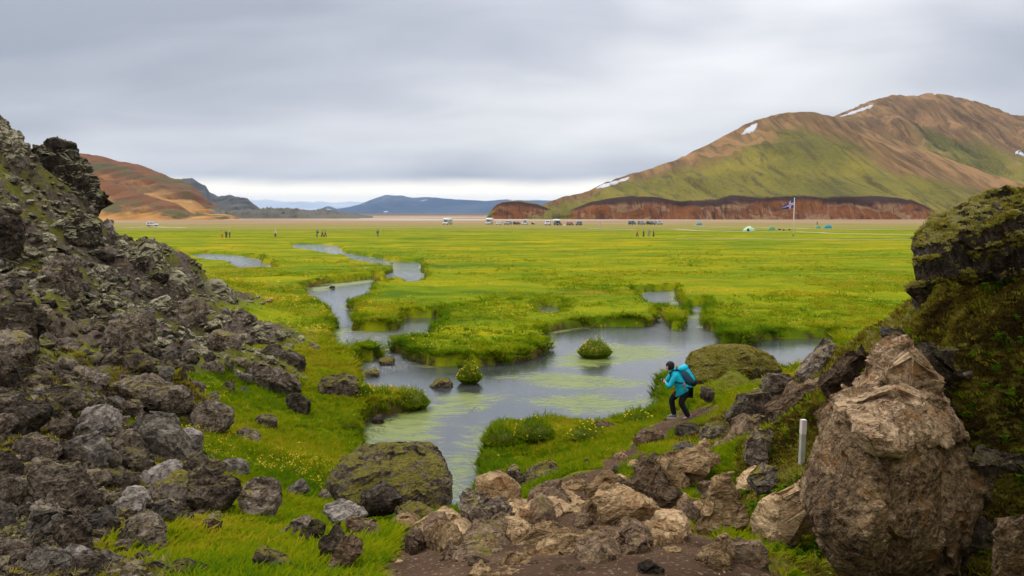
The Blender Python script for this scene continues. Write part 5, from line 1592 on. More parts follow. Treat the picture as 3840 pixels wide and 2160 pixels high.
def tuft(seed, blades=16, h=0.26, spread=0.11, width=0.011, lean=0.5):
    rg = np.random.default_rng(seed)
    V, Fc = [], []
    for b in range(blades):
        az = rg.uniform(0, 6.283)
        r0 = spread * math.sqrt(rg.random())
        bx, by = r0 * math.cos(az + 1), r0 * math.sin(az + 1)
        hh = h * rg.uniform(0.55, 1.15)
        ln = lean * hh * rg.uniform(0.3, 1.3)
        dx, dy = math.cos(az), math.sin(az)
        wx, wy = -dy * width, dx * width
        base = len(V)
        for q in (0.0, 0.45, 0.8):
            c = (bx + dx * ln * q * q, by + dy * ln * q * q, hh * q * (1 - 0.12 * q) - 0.02)
            k = 1 - 0.45 * q
            V += [(c[0] - wx * k, c[1] - wy * k, c[2]), (c[0] + wx * k, c[1] + wy * k, c[2])]
        V.append((bx + dx * ln, by + dy * ln, hh * 0.86))
        Fc += [(base, base + 1, base + 3, base + 2), (base + 2, base + 3, base + 5, base + 4), (base + 4, base + 5, base + 6)]
    me = bpy.data.meshes.new('tuft')
    me.from_pydata(V, [], Fc)
    me.shade_smooth()
    return me


def leaf_mat(name, stops, trans=0.35):
    m, t = mat(name)
    ti = attr(t, 'tint', 'INSTANCER')
    geo = t.n('ShaderNodeNewGeometry')
    n = t.noise(t.vscale(geo.outputs['Position'], (0.4, 0.4, 0.4)), 1.0, 3.0)
    n_b = t.noise(t.vscale(geo.outputs['Position'], (2.6, 2.6, 2.6)), 1.0, 3.0, 0.6)
    v = t.math('ADD', ti, t.math('ADD', t.math('MULTIPLY', t.math('SUBTRACT', n, 0.5), 0.6), t.math('MULTIPLY', t.math('SUBTRACT', n_b, 0.5), 0.9)))
    col = t.ramp(v, stops)
    d = t.n('ShaderNodeBsdfDiffuse', Color=col)
    tr = t.n('ShaderNodeBsdfTranslucent', Color=col)
    mx = t.n('ShaderNodeMixShader', i0=trans, i1=d, i2=tr)
    t.n('ShaderNodeOutputMaterial', Surface=mx)
    return m


leaf_mat('grass_blade', [(0.05, (0.085, 0.165, 0.006)), (0.35, (0.170, 0.245, 0.004)), (0.65, (0.285, 0.300, 0.005)), (0.95, (0.42, 0.31, 0.025))], 0.5)
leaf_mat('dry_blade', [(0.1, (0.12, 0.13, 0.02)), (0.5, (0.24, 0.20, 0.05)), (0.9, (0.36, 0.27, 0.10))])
leaf_mat('moss_leaf', [(0.05, (0.050, 0.032, 0.010)), (0.3, (0.120, 0.085, 0.014)), (0.5, (0.230, 0.185, 0.020)), (0.75, (0.34, 0.29, 0.045)), (1.0, (0.42, 0.38, 0.16))], 0.3)


def fan_points(n, y0, y1, umax=0.70, power=1.0):
    """ground positions, equally dense per unit of sight"""
    u = RNG.uniform(-umax, umax, n)
    y = y0 * (y1 / y0) ** (RNG.random(n) ** power)
    return u * y, y


# ---- grass
def grass_layer(name, label, n, y0, y1, h, matn, tint_shift=0.0, cond=None, protos=None, big=1.0, dens=None):
    x, y = fan_points(n, y0, y1)
    z, rb, pt, ms, sd = [grid_val(a, x, y) for a in (GZ, GR, GPATH, GM, GS)]
    z = z_at(x, y)
    keep = (sd > 0.05) & (pt < 0.35) & (z > WATER + 0.02)
    pr = np.clip(1 - 1.25 * rb, 0.06, 1) * np.clip(1 - 1.3 * ms, 0.10, 1)
    if dens is not None:
        pr = pr * dens(x, y, sd)
    keep &= RNG.random(n) < pr
    if cond is not None:
        keep &= cond(x, y, z, rb, pt, ms, sd)
    x, y, z, sd, rb, ms = x[keep], y[keep], z[keep], sd[keep], rb[keep], ms[keep]
    k = len(x)
    patch = fbm(x * 0.25, y * 0.25, 2.0, 3)
    patch2 = fbm(x * 0.9, y * 0.9, 5.0, 2)
    edge = sstep(sd, 1.3, 0.1)
    s = big * (0.75 + 0.5 * RNG.random(k)) * (1 + 0.35 * patch2) * (1 + 0.5 * edge * sstep(y, 60, 30)) * np.clip(1 - 0.35 * rb, 0.4, 1)
    sxy = s * np.clip(y / 22.0, 0.75, 1.6 if name == 'bank_grass' else 2.6)
    scl = np.stack([sxy, sxy, s * np.clip(y / 40.0, 0.8, 1.25) * (0.45 + 0.55 * sstep(y, 7, 16))], 1)
    rot = np.stack([RNG.normal(0, 0.16, k), RNG.normal(0, 0.16, k), RNG.uniform(0, 6.283, k)], 1)
    tint = np.clip(0.48 + 0.28 * patch + 0.17 * RNG.normal(size=k) - 0.12 * edge + 0.25 * rb + 0.12 * ms + tint_shift, 0, 1)
    pr_ = protos or [tuft(200 + i, h=h) for i in range(6)]
    for me in pr_:
        if not me.materials:
            me.materials.append(MATS[matn])
    return scatter(name, label, pr_, np.stack([x, y, z], 1), rot, scl, tint)


grass_layer('meadow_grass', 'short yellow green grass of the meadow and stream banks', 170000, 3.4, 40.0, 0.125, 'grass_blade', dens=lambda x, y, sd: sstep(y, 40, 24) * (0.35 + 0.65 * sstep(y, 6, 10)), protos=[tuft(200 + i, 15, 0.125, 0.085, 0.008, 0.8) for i in range(6)])
grass_layer('meadow_grass', 'coarse grass tussocks farther out on the meadow', 50000, 24.0, 150.0, 0.12, 'grass_blade', 0.08, protos=[tuft(300 + i, 12, 0.09, 0.12, 0.010, 1.2) for i in range(5)], dens=lambda x, y, sd: sstep(y, 150, 50) * sstep(fbm(x * 0.15, y * 0.15, 2.0, 3), -0.6, 0.5))
# overhanging grass along the banks
grass_layer('bank_grass', 'lush grass hanging over the stream banks', 240000, 12.0, 110.0, 0.14, 'grass_blade', -0.02, cond=lambda x, y, z, rb, pt, ms, sd: (sd < 0.40) & (fbm(x * 0.8, y * 0.8, 9.0, 2) > -0.45), protos=[tuft(320 + i, 16, 0.14, 0.09, 0.008, 1.2) for i in range(5)])
grass_layer('dry_grass', 'dry straw coloured grass among the rocks', 30000, 3.4, 40.0, 0.16, 'dry_blade', 0.0, cond=lambda x, y, z, rb, pt, ms, sd: (rb + ms > 0.15) & (fbm(x * 0.8, y * 0.8, 3.0, 2) > 0.1), protos=[tuft(340 + i, 12, 0.16, 0.06, 0.004, 0.9) for i in range(4)])
grass_layer('slope_grass', 'grass climbing between the rocks at the toe of the rubble slope', 40000, 8.0, 46.0, 0.14, 'grass_blade', 0.05, cond=lambda x, y, z, rb, pt, ms, sd: (rb > 0.05) & (rb < 0.97) & (x < 0) & (fbm(x * 0.7, y * 0.7, 17.0, 2) > -0.1), protos=[tuft(380 + i, 14, 0.13, 0.08, 0.007, 0.9) for i in range(4)], dens=lambda x, y, sd: 4.0 + 0 * x)
grass_layer('rock_side_grass', 'longer green grass clumps between the rocks of the right bank', 26000, 3.6, 14.0, 0.22, 'grass_blade', 0.0, cond=lambda x, y, z, rb, pt, ms, sd: (x > 0.3) & (ms > 0.2) & (z < 3.6) & (x < 0.42 * y) & (fbm(x * 1.0, y * 1.0, 13.0, 2) > 0.15), protos=[tuft(360 + i, 16, 0.20, 0.07, 0.004, 0.9) for i in range(4)], big=0.9)


# ---- flowers
def flower(seed, n=5):
    rg = np.random.default_rng(seed)
    V, Fc = [], []
    for k in range(n):
        x, y, z = rg.normal(0, 0.09), rg.normal(0, 0.09), rg.uniform(0.18, 0.32)
        r = rg.uniform(0.014, 0.024)
        b = len(V)
        tx, ty = rg.uniform(-0.5, 0.5), rg.uniform(-0.9, 0.1)
        for i in range(5):
            a = i * 6.283 / 5
            V.append((x + r * math.cos(a), y + r * math.sin(a), z + r * (math.cos(a) * tx + math.sin(a) * ty)))
        V.append((x, y, z - r * 0.5))
        Fc += [(b + i, b + (i + 1) % 5, b + 5) for i in range(5)]
    me = bpy.data.meshes.new('flower')
    me.from_pydata(V, [], Fc)
    return me


m, t = mat('petal')
ti = attr(t, 'tint', 'INSTANCER')
pc = t.ramp(ti, [(0.0, (0.62, 0.36, 0.01)), (0.7, (0.78, 0.52, 0.015)), (0.95, (0.80, 0.60, 0.10))])
finish(t, pc, 0.6, None, 0.2)
x, y = fan_points(120000, 9.0, 95.0)
z = z_at(x, y)
rb, pt, ms, sd = [grid_val(a, x, y) for a in (GR, GPATH, GM, GS)]
cl_ = fbm(x * 0.22, y * 0.22, 6.0, 3) + 0.5 * fbm(x * 1.1, y * 1.1, 1.0, 2)
pr = sstep(cl_, -0.15, 0.9) * np.clip(1 - 1.1 * rb, 0, 1) * (1 - 0.9 * ms) * (0.04 + 0.96 * sstep(y, 8.5, 13)) * (1 + 1.5 * sstep(sd, 1.2, 0.3))
left_bank = sstep(x + 0.09 * y, 0.5, -2.0)
pr *= 0.07 + 0.16 * left_bank
keep = (sd > 0.1) & (pt < 0.2) & (RNG.random(len(x)) < pr)
x, y, z = x[keep], y[keep], z[keep]
k = len(x)
fl_p = [flower(400 + i) for i in range(5)]
for me in fl_p:
    me.materials.append(MATS['petal'])
s = np.clip(y / 30.0, 0.5, 1.5) * 0.85
scatter('wildflowers', 'small yellow wildflowers dotted through the grass', fl_p, np.stack([x, y, z], 1), np.stack([np.zeros(k), np.zeros(k), RNG.uniform(0, 6.28, k)], 1), np.stack([s, s, s * 0.9], 1), RNG.random(k))


# ---- moss cushions on the right bank and overhang
def moss_tuft(seed):
    rg = np.random.default_rng(seed)
    V, Fc = [], []
    for k in range(22):
        az = rg.uniform(0, 6.283)
        r0 = 0.026 * math.sqrt(rg.random())
        bx, by = r0 * math.cos(az), r0 * math.sin(az)
        tx, ty = bx + rg.normal(0, 0.008), by + rg.normal(0, 0.008)
        hh = rg.uniform(0.012, 0.032)
        a2 = rg.uniform(0, 6.283)
        wx, wy = 0.0045 * math.cos(a2), 0.0045 * math.sin(a2)
        b = len(V)
        V += [(bx - wx, by - wy, -0.004), (bx + wx, by + wy, -0.004), (tx + wx * 0.8, ty + wy * 0.8, hh * 0.7), (tx, ty, hh), (tx - wx * 0.8, ty - wy * 0.8, hh * 0.7)]
        Fc.append((b, b + 1, b + 2, b + 3, b + 4))
    me = bpy.data.meshes.new('moss_tuft')
    me.from_pydata(V, [], Fc)
    me.materials.append(MATS['moss_leaf'])
    return me


x, y = fan_points(420000, 3.0, 16.0, 0.70)
ms = grid_val(GM, x, y)
mp = fbm(x * 1.1, y * 1.1, 4.0, 3)
keep = (ms > 0.4) & (grid_val(GPATH, x, y) < 0.2) & (x > 0.5) & (RNG.random(len(x)) < sstep(mp, -1.3, -0.3))
x, y = x[keep], y[keep]
z = z_at(x, y)
mp = mp[keep]
xl, yl = fan_points(90000, 3.6, 17.0, 0.70)
kl = (grid_val(GR, xl, yl) > 0.5) & (xl < -0.3) & (RNG.random(len(xl)) < sstep(fbm(xl * 0.9, yl * 0.9, 31.0, 3), 0.0, 0.35))
x, y = np.concatenate([x, xl[kl]]), np.concatenate([y, yl[kl]])
z = z_at(x, y)
mp = np.concatenate([mp, 0.3 + 0 * xl[kl]])
px_, py_, pz_ = [x], [y], [z]
rots = [np.stack([RNG.normal(0, 0.25, len(x)), RNG.normal(0, 0.25, len(x)), RNG.uniform(0, 6.28, len(x))], 1)]
mq = fbm(x * 4.5, y * 4.5, z * 4.5, 2)
tin = [np.clip(0.42 + 0.20 * mp + 0.30 * mq + 0.16 * RNG.normal(size=len(x)), 0, 1)]
for o in bpy.data.objects:
    if o.name.startswith('overhang') or o.name.startswith('mossy_mound'):
        me = o.data
        n = len(me.polygons)
        ctr = np.empty(n * 3, np.float32)
        me.polygons.foreach_get('center', ctr)
        nor = np.empty(n * 3, np.float32)
        me.polygons.foreach_get('normal', nor)
        ctr = ctr.reshape(-1, 3) + np.array(o.location)
        nor = nor.reshape(-1, 3)
        sel = np.nonzero((nor[:, 2] + 0.35 * fbm(ctr[:, 0] * 3, ctr[:, 1] * 3, ctr[:, 2] * 3, 2) > (0.58 if o.name.startswith('overhang') else 0.12)))[0]
        sel = np.concatenate([sel, sel]) if o.name.startswith('overhang') else sel
        c = ctr[sel] + RNG.normal(0, 0.006, (len(sel), 3))
        if o.name.startswith('overhang'):
            OVER = (sum(len(a_) for a_ in px_), sum(len(a_) for a_ in px_) + len(sel))
        mound_from = sum(len(a_) for a_ in px_) if o.name.startswith('mossy_mound') else None
        if mound_from is not None:
            MOUND = (mound_from, mound_from + len(sel))
        px_.append(c[:, 0])
        py_.append(c[:, 1])
        pz_.append(c[:, 2])
        nn = nor[sel]
        rots.append(np.stack([-np.arcsin(np.clip(nn[:, 1], -1, 1)) * 0.8, np.arctan2(nn[:, 0], np.maximum(nn[:, 2], 0.05)) * 0.8, RNG.uniform(0, 6.28, len(sel))], 1))
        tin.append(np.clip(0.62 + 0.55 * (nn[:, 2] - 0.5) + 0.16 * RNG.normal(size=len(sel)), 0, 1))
P_ = np.stack([np.concatenate(px_), np.concatenate(py_), np.concatenate(pz_)], 1)
k = len(P_)
s = 0.85 * np.clip(P_[:, 1] / 5.0, 0.8, 3.2) * RNG.uniform(0.6, 1.35, k)
s[MOUND[0]:MOUND[1]] *= 0.55
s[OVER[0]:OVER[1]] *= 0.55
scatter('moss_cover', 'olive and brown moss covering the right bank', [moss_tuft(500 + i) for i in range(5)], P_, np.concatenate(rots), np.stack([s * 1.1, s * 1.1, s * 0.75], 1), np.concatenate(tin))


# ---- small leafy weeds in the moss
def weed(seed):
    rg = np.random.default_rng(seed)
    V, Fc = [], []
    for k in range(9):
        az = rg.uniform(0, 6.283)
        L_ = rg.uniform(0.025, 0.05)
        dx, dy = math.cos(az), math.sin(az)
        h0 = rg.uniform(0.02, 0.06)
        b = len(V)
        wv = L_ * 0.33
        V += [(dx * 0.006, dy * 0.006, h0 * 0.4), (dx * L_ * 0.55 - dy * wv, dy * L_ * 0.55 + dx * wv, h0), (dx * L_, dy * L_, h0 * 0.9), (dx * L_ * 0.55 + dy * wv, dy * L_ * 0.55 - dx * wv, h0)]
        Fc.append((b, b + 1, b + 2, b + 3))
    me = bpy.data.meshes.new('weed')
    me.from_pydata(V, [], Fc)
    me.materials.append(MATS['grass_blade'])
    return me


x, y = fan_points(14000, 2.8, 12.0, 0.75)
ms = grid_val(GM, x, y)
keep = (ms > 0.3) & (x > 0.8) & (fbm(x * 1.7, y * 1.7, 8.0, 2) > 0.25) & (grid_val(GPATH, x, y) < 0.1)
x, y = x[keep], y[keep]
k = len(x)
s = RNG.uniform(0.7, 1.4, k)
scatter('leafy_weeds', 'small green leafy weeds growing in the moss', [weed(600 + i) for i in range(4)], np.stack([x, y, z_at(x, y) + 0.02], 1), np.stack([np.zeros(k), np.zeros(k), RNG.uniform(0, 6.28, k)], 1), np.stack([s, s, s], 1), np.clip(RNG.normal(0.2, 0.12, k), 0, 1))


# ---- loose small rubble between the rocks of the slope, pebbles on the path
small = []
for me in PROTO[:10]:
    c = me.copy()
    c.materials.clear()
    c.materials.append(MATS['lava_rock'])
    small.append(c)
small_far = []
for me in PROTO[:10]:
    c = me.copy()
    c.materials.clear()
    c.materials.append(MATS['lava_rock_far'])
    small_far.append(c)
x, y = fan_points(60000, 3.6, 62.0, 0.85)
xa, ya = fan_points(16000, 3.6, 15.0, 0.8)
x, y = np.concatenate([x, xa]), np.concatenate([y, ya])
rb = grid_val(GR, x, y)
cl_ = fbm(x * 0.5, y * 0.5, 3.0, 3)
keep = (RNG.random(len(x)) < rb * sstep(cl_, -0.9, 0.1)) & (x < -0.5)
x, y = x[keep], y[keep]
z = z_at(x, y)
k = len(x)
r = y / F * (5.0 + 16.0 * RNG.random(k) ** 2.2) * np.clip(26.0 / y, 0.7, 1.4)
rot = np.stack([RNG.normal(0, 0.3, k), RNG.normal(0.1, 0.3, k), RNG.uniform(0, 6.28, k)], 1)
scl = np.stack([r * RNG.uniform(0.9, 1.4, k), r * RNG.uniform(0.8, 1.2, k), r * RNG.uniform(0.6, 1.0, k)], 1)
pp = np.stack([x, y, z + r * 0.1], 1)
nr = y < 22
for sel, pro, nm in ((nr, small, 'loose dark rubble between the boulders of the near slope'), (~nr, small_far, 'loose moss capped rubble covering the upper slope')):
    scatter('rubble', nm, pro, pp[sel], rot[sel], scl[sel], RNG.random(sel.sum()))
# pebbles
pb = []
for me in PROTO[:6]:
    c = me.copy()
    c.materials.clear()
    c.materials.append(MATS['tan_rock'])
    pb.append(c)
x, y = fan_points(24000, 3.2, 21.0, 0.4)
keep = (grid_val(GPATH, x, y) > 0.5) & (RNG.random(len(x)) < 0.5)
x, y = x[keep], y[keep]
k = len(x)
r = y / F * (0.9 + 5.0 * RNG.random(k) ** 5)
scatter('gravel', 'small stones strewn over the dirt path', pb, np.stack([x, y, z_at(x, y)], 1), RNG.uniform(0, 6.28, (k, 3)), np.stack([r, r, r * 0.7], 1), RNG.random(k))


# ------------------------------------------------------------------ flower tussocks standing in the water
m, t = mat('tussock_core')
pos = t.n('ShaderNodeNewGeometry').outputs['Position']
finish(t, t.mix(t.noise(pos, 6.0, 4.0), (0.05, 0.045, 0.012), (0.14, 0.17, 0.015)), 0.95, t.bump(t.noise(pos, 14.0, 4.0), 0.8, 0.05), 0.1)
m, t = mat('tussock_blade')
pos = t.n('ShaderNodeNewGeometry').outputs['Position']
tcol = t.ramp(t.math('ADD', t.math('MULTIPLY', t.noise(pos, 2.5, 3.0), 0.6), t.math('MULTIPLY', t.noise(pos, 40.0, 2.0), 0.4)), [(0.36, (0.075, 0.150, 0.006)), (0.5, (0.165, 0.245, 0.006)), (0.64, (0.32, 0.33, 0.012))])
mx = t.n('ShaderNodeMixShader', i0=0.45, i1=t.n('ShaderNodeBsdfDiffuse', Color=tcol), i2=t.n('ShaderNodeBsdfTranslucent', Color=tcol))
t.n('ShaderNodeOutputMaterial', Surface=mx)
m, t = mat('tussock_petal')
finish(t, t.mix(t.noise(t.n('ShaderNodeNewGeometry').outputs['Position'], 30.0, 2.0), (0.60, 0.36, 0.01), (0.80, 0.58, 0.03)), 0.6, None, 0.2)


def tussock(label, px, py, wpx, hpx, seed, nfl, wet=True, group='flower tussocks standing in the pool'):
    p = at_z(px, py, WATER) if wet else hit(px, py)
    k = p.y / F * 1.01
    Wd, Hh = wpx * k, hpx * k
    rg = np.random.default_rng(seed)
    root = empty('grass_tussock', (p.x, p.y + Wd * (0.4 if wet else 0.25), WATER if wet else float(z_at(p.x, p.y + Wd * 0.25)) - 0.1 * Hh))
    tag(root, label, 'tussock', group)
    bm = bmesh.new()
    bmesh.ops.create_icosphere(bm, subdivisions=3, radius=1.0)
    cv = np.array([v.co[:] for v in bm.verts])
    nn_ = 0.12 * fbm(cv[:, 0] * 2 + seed, cv[:, 1] * 2, cv[:, 2] * 2, 3)
    for v, n_ in zip(bm.verts, nn_):
        v.co *= 1 + float(n_)
        v.co = Vector((v.co.x * Wd * 0.43, v.co.y * Wd * 0.40, max(-0.15, (v.co.z * 0.5 + 0.30) * Hh * 0.95)))
    link('mound', from_bm('mound', bm), MATS['tussock_core'], root)
    V, Fc, V2, F2 = [], [], [], []
    for b_ in range(2600):
        a = rg.uniform(0, 6.283)
        q = rg.random() ** 0.75
        el = math.acos(min(1, q))
        nx, ny = math.cos(a) * math.sqrt(1 - (1 - q) ** 2), math.sin(a) * math.sqrt(1 - (1 - q) ** 2)
        bx_, by_ = nx * Wd * 0.42, ny * Wd * 0.39
        bz_ = Hh * 0.72 * math.sqrt(max(0, 1 - (nx * nx + ny * ny) * 0.93)) * rg.uniform(0.55, 1.02)
        L_ = Hh * rg.uniform(0.22, 0.60)
        out = 0.55 * (nx * nx + ny * ny)
        tx, ty, tz = bx_ + nx * L_ * out + rg.normal(0, .03), by_ + ny * L_ * out + rg.normal(0, .03), bz_ + L_ * (1 - out * 1.5)
        mx_, my_, mz_ = (bx_ + tx) / 2 + nx * .02, (by_ + ty) / 2 + ny * .02, (bz_ + tz) / 2 + L_ * 0.15
        w2 = 0.010
        a2 = rg.uniform(0, 6.283)
        wx, wy = w2 * math.cos(a2), w2 * math.sin(a2)
        n0 = len(V)
        V += [(bx_ - wx, by_ - wy, bz_ - .05), (bx_ + wx, by_ + wy, bz_ - .05), (mx_ + wx * .7, my_ + wy * .7, mz_), (mx_ - wx * .7, my_ - wy * .7, mz_), (tx, ty, tz)]
        Fc += [(n0, n0 + 1, n0 + 2, n0 + 3), (n0 + 3, n0 + 2, n0 + 4)]
        if b_ < nfl and q < 0.75:
            r_ = 0.018
            n1 = len(V2)
            zf = max(tz, bz_) + 0.04
            for i in range(5):
                c_ = i * 6.283 / 5
                V2.append((tx + r_ * math.cos(c_), ty + r_ * math.sin(c_), zf + r_ * 0.4 * math.sin(c_)))
            V2.append((tx, ty, zf - .015))
            F2 += [(n1 + i, n1 + (i + 1) % 5, n1 + 5) for i in range(5)]
    me = bpy.data.meshes.new('blades')
    me.from_pydata(V, [], Fc)
    tag(link('grass_blades', me, MATS['tussock_blade'], root), kind='stuff')
    me = bpy.data.meshes.new('flowers')
    me.from_pydata(V2, [], F2)
    tag(link('flowers', me, MATS['tussock_petal'], root), kind='stuff')


tussock('large round grass tussock topped with yellow flowers, in the middle of the pool', 1500, 904, 86, 50, 3, 160)
tussock('small narrow grass tussock with a few yellow flowers, beside the mossy stone', 1180, 968, 54, 52, 5, 90)
tussock('dark green grass tussock on the left edge of the small stream island', 905, 830, 40, 26, 7, 0)

BNK = 'lush grass clumps on the stream banks'
tussock('lush leafy grass clump at the left end of the near bank', 1255, 1125, 84, 62, 11, 20, False, BNK)
tussock('wide lush grass clump in the middle of the near bank', 1345, 1112, 104, 62, 12, 30, False, BNK)
tussock('low grass clump at the lower left corner of the near bank', 1232, 1178, 66, 40, 13, 8, False, BNK)
tussock('flowering grass clump on the near bank closest to the path', 1480, 1108, 90, 46, 14, 60, False, BNK)
tussock('flowery grass clump at the water edge left of the hiker', 1610, 1062, 76, 34, 15, 50, False, BNK)
tussock('big grass clump at the tip of the flowering left bank', 1030, 1036, 92, 58, 16, 60, True, BNK)
tussock('flowering grass clump behind the tip of the left bank', 955, 1040, 84, 64, 17, 60, True, BNK)
tussock('dark grass clump on the left shore below the flowering bank', 880, 1088, 56, 44, 18, 6, False, BNK)
tussock('grass clump on the bank beside the jagged dark rock', 905, 1000, 60, 40, 19, 60, False, BNK)


# ------------------------------------------------------------------ paint for small things
for nm, c, r_ in [('white_paint', (0.80, 0.80, 0.79), 0.35), ('silver_paint', (0.42, 0.43, 0.45), 0.3), ('red_paint', (0.30, 0.035, 0.04), 0.35), ('maroon_paint', (0.10, 0.02, 0.02), 0.4), ('navy_paint', (0.07, 0.085, 0.13), 0.35),
                  ('grey_paint', (0.20, 0.21, 0.23), 0.35), ('dark_green_paint', (0.045, 0.065, 0.06), 0.35), ('black_plastic', (0.018, 0.018, 0.020), 0.6), ('tyre_rubber', (0.015, 0.015, 0.015), 0.85), ('rim_metal', (0.35, 0.35, 0.36), 0.35),
                  ('headlight_glass', (0.70, 0.72, 0.74), 0.15), ('tail_light', (0.35, 0.02, 0.02), 0.3), ('plate_white', (0.75, 0.75, 0.73), 0.5), ('skin', (0.52, 0.31, 0.22), 0.6), ('dark_hair', (0.020, 0.014, 0.012), 0.7),
                  ('turquoise_cloth', (0.010, 0.43, 0.58), 0.75), ('turquoise_bright', (0.010, 0.46, 0.68), 0.7), ('slate_cloth', (0.030, 0.075, 0.120), 0.8), ('black_cloth', (0.010, 0.010, 0.013), 0.85), ('grey_cloth', (0.20, 0.20, 0.22), 0.85), ('shoe_grey', (0.16, 0.15, 0.15), 0.8), ('sole_light', (0.55, 0.53, 0.50), 0.8),
                  ('lime_cloth', (0.42, 0.62, 0.02), 0.8), ('orange_cloth', (0.60, 0.16, 0.02), 0.8), ('navy_cloth', (0.018, 0.026, 0.06), 0.85), ('brown_cloth', (0.12, 0.065, 0.05), 0.85), ('cream_cloth', (0.66, 0.61, 0.48), 0.85), ('teal_cloth', (0.03, 0.24, 0.22), 0.8), ('wine_cloth', (0.16, 0.02, 0.04), 0.85), ('mauve_cloth', (0.14, 0.12, 0.18), 0.85),
                  ('coral_cloth', (0.75, 0.10, 0.07), 0.8), ('sky_cloth', (0.22, 0.42, 0.60), 0.8), ('olive_cloth', (0.05, 0.05, 0.03), 0.85), ('pale_cloth', (0.45, 0.52, 0.62), 0.85), ('tent_mint', (0.50, 0.66, 0.44), 0.7), ('tent_teal', (0.06, 0.27, 0.28), 0.7), ('tent_green', (0.16, 0.30, 0.16), 0.7), ('tent_blue', (0.03, 0.24, 0.33), 0.7),
                  ('flag_blue', (0.012, 0.065, 0.30), 0.8), ('flag_white', (0.78, 0.78, 0.78), 0.8), ('flag_red', (0.55, 0.03, 0.05), 0.8), ('pole_white', (0.78, 0.78, 0.76), 0.5), ('weathered_wood', (0.42, 0.41, 0.34), 0.85), ('pink_white_paint', (0.70, 0.60, 0.55), 0.7)]:
    plain_mat(nm, c, r_, 0.4 if r_ < 0.5 else 0.2)
m, t = mat('car_glass')
finish(t, t.mix(t.noise(t.n('ShaderNodeTexCoord').outputs['Object'], 2.0), (0.03, 0.035, 0.04), (0.07, 0.08, 0.09)), 0.08, None, 0.6)


def box_bm(bm, lo_, hi_, taper=1.0):
    x0, y0, z0 = lo_
    x1, y1, z1 = hi_
    cx_, cy_ = (x0 + x1) / 2, (y0 + y1) / 2
    vs_ = []
    for z, k in ((z0, 1.0), (z1, taper)):
        for x, y in ((x0, y0), (x1, y0), (x1, y1), (x0, y1)):
            vs_.append(bm.verts.new((cx_ + (x - cx_) * k, cy_ + (y - cy_) * k, z)))
    a = vs_
    for f in ((0, 3, 2, 1), (4, 5, 6, 7), (0, 1, 5, 4), (1, 2, 6, 5), (2, 3, 7, 6), (3, 0, 4, 7)):
        bm.faces.new([a[i] for i in f])
    return a


def part(name, matn, parent, boxes=None, bm=None, bev=0.0, smooth=False):
    if bm is None:
        bm = bmesh.new()
        for b in boxes:
            box_bm(bm, *b)
    if bev:
        bmesh.ops.bevel(bm, geom=list(bm.edges), offset=bev, segments=2, affect='EDGES', clamp_overlap=True)
    return link(name, from_bm(name, bm), MATS[matn], parent, smooth)


def ring_loft(rings, closed=True, seg=20):
    """rings: (centre, axis_a, axis_b) ellipses lofted into a skin"""
    bm = bmesh.new()
    R = []
    for c, a, b in rings:
        c, a, b = Vector(c), Vector(a), Vector(b)
        R.append([bm.verts.new(c + a * math.cos(2 * math.pi * i / seg) + b * math.sin(2 * math.pi * i / seg)) for i in range(seg)])
    for r0, r1 in zip(R, R[1:]):
        for i in range(seg):
            bm.faces.new((r0[i], r0[(i + 1) % seg], r1[(i + 1) % seg], r1[i]))
    if closed:
        bm.faces.new(R[0][::-1])
        bm.faces.new(R[-1])
    return bm


def tube_bm(pts, r, seg=8, bm=None):
    bm = bm or bmesh.new()
    prev = None
    for i, p in enumerate(pts):
        p = Vector(p)
        d = (Vector(pts[min(i + 1, len(pts) - 1)]) - Vector(pts[max(i - 1, 0)])).normalized()
        u = d.orthogonal().normalized()
        if abs(d.z) < 0.9:
            u = d.cross(Vector((0, 0, 1))).normalized()
        v = d.cross(u)
        rr_ = r[i] if isinstance(r, (list, tuple)) else r
        ring = [bm.verts.new(p + (u * math.cos(2 * math.pi * k / seg) + v * math.sin(2 * math.pi * k / seg)) * rr_) for k in range(seg)]
        if prev:
            for k in range(seg):
                bm.faces.new((prev[k], prev[(k + 1) % seg], ring[(k + 1) % seg], ring[k]))
        else:
            bm.faces.new(ring[::-1])
        prev = ring
    bm.faces.new(prev)
    return bm


def ball_bm(c, r, sx_=1, sy_=1, sz_=1, sub=2, bm=None):
    bm = bm or bmesh.new()
    bmesh.ops.create_icosphere(bm, subdivisions=sub, radius=r, matrix=Matrix.Translation(c) @ Matrix.Diagonal((sx_, sy_, sz_, 1)))
    return bm


def skin(joints, bones, sub=1):
    """continuous surface grown round a skeleton: joints name -> (x, y, z, r)"""
    names = list(joints)
    me = bpy.data.meshes.new('skin')
    me.from_pydata([joints[n][:3] for n in names], [(names.index(a), names.index(b)) for a, b in bones], [])
    o = bpy.data.objects.new('skin', me)
    COL.objects.link(o)
    md = o.modifiers.new('s', 'SKIN')
    md.use_smooth_shade = True
    if not me.skin_vertices:
        bm = bmesh.new()
        bm.from_mesh(me)
        bm.verts.layers.skin.verify()
        bm.to_mesh(me)
        bm.free()
    for i, n in enumerate(names):
        r = joints[n][3]
        me.skin_vertices[0].data[i].radius = (r, r) if not isinstance(r, tuple) else r
        me.skin_vertices[0].data[i].use_root = (i == 0)
    if sub:
        o.modifiers.new('d', 'SUBSURF').levels = sub
        o.modifiers['d'].render_levels = sub
    dg = bpy.context.evaluated_depsgraph_get()
    out = bpy.data.meshes.new_from_object(o.evaluated_get(dg), depsgraph=dg)
    bpy.data.objects.remove(o)
    return out


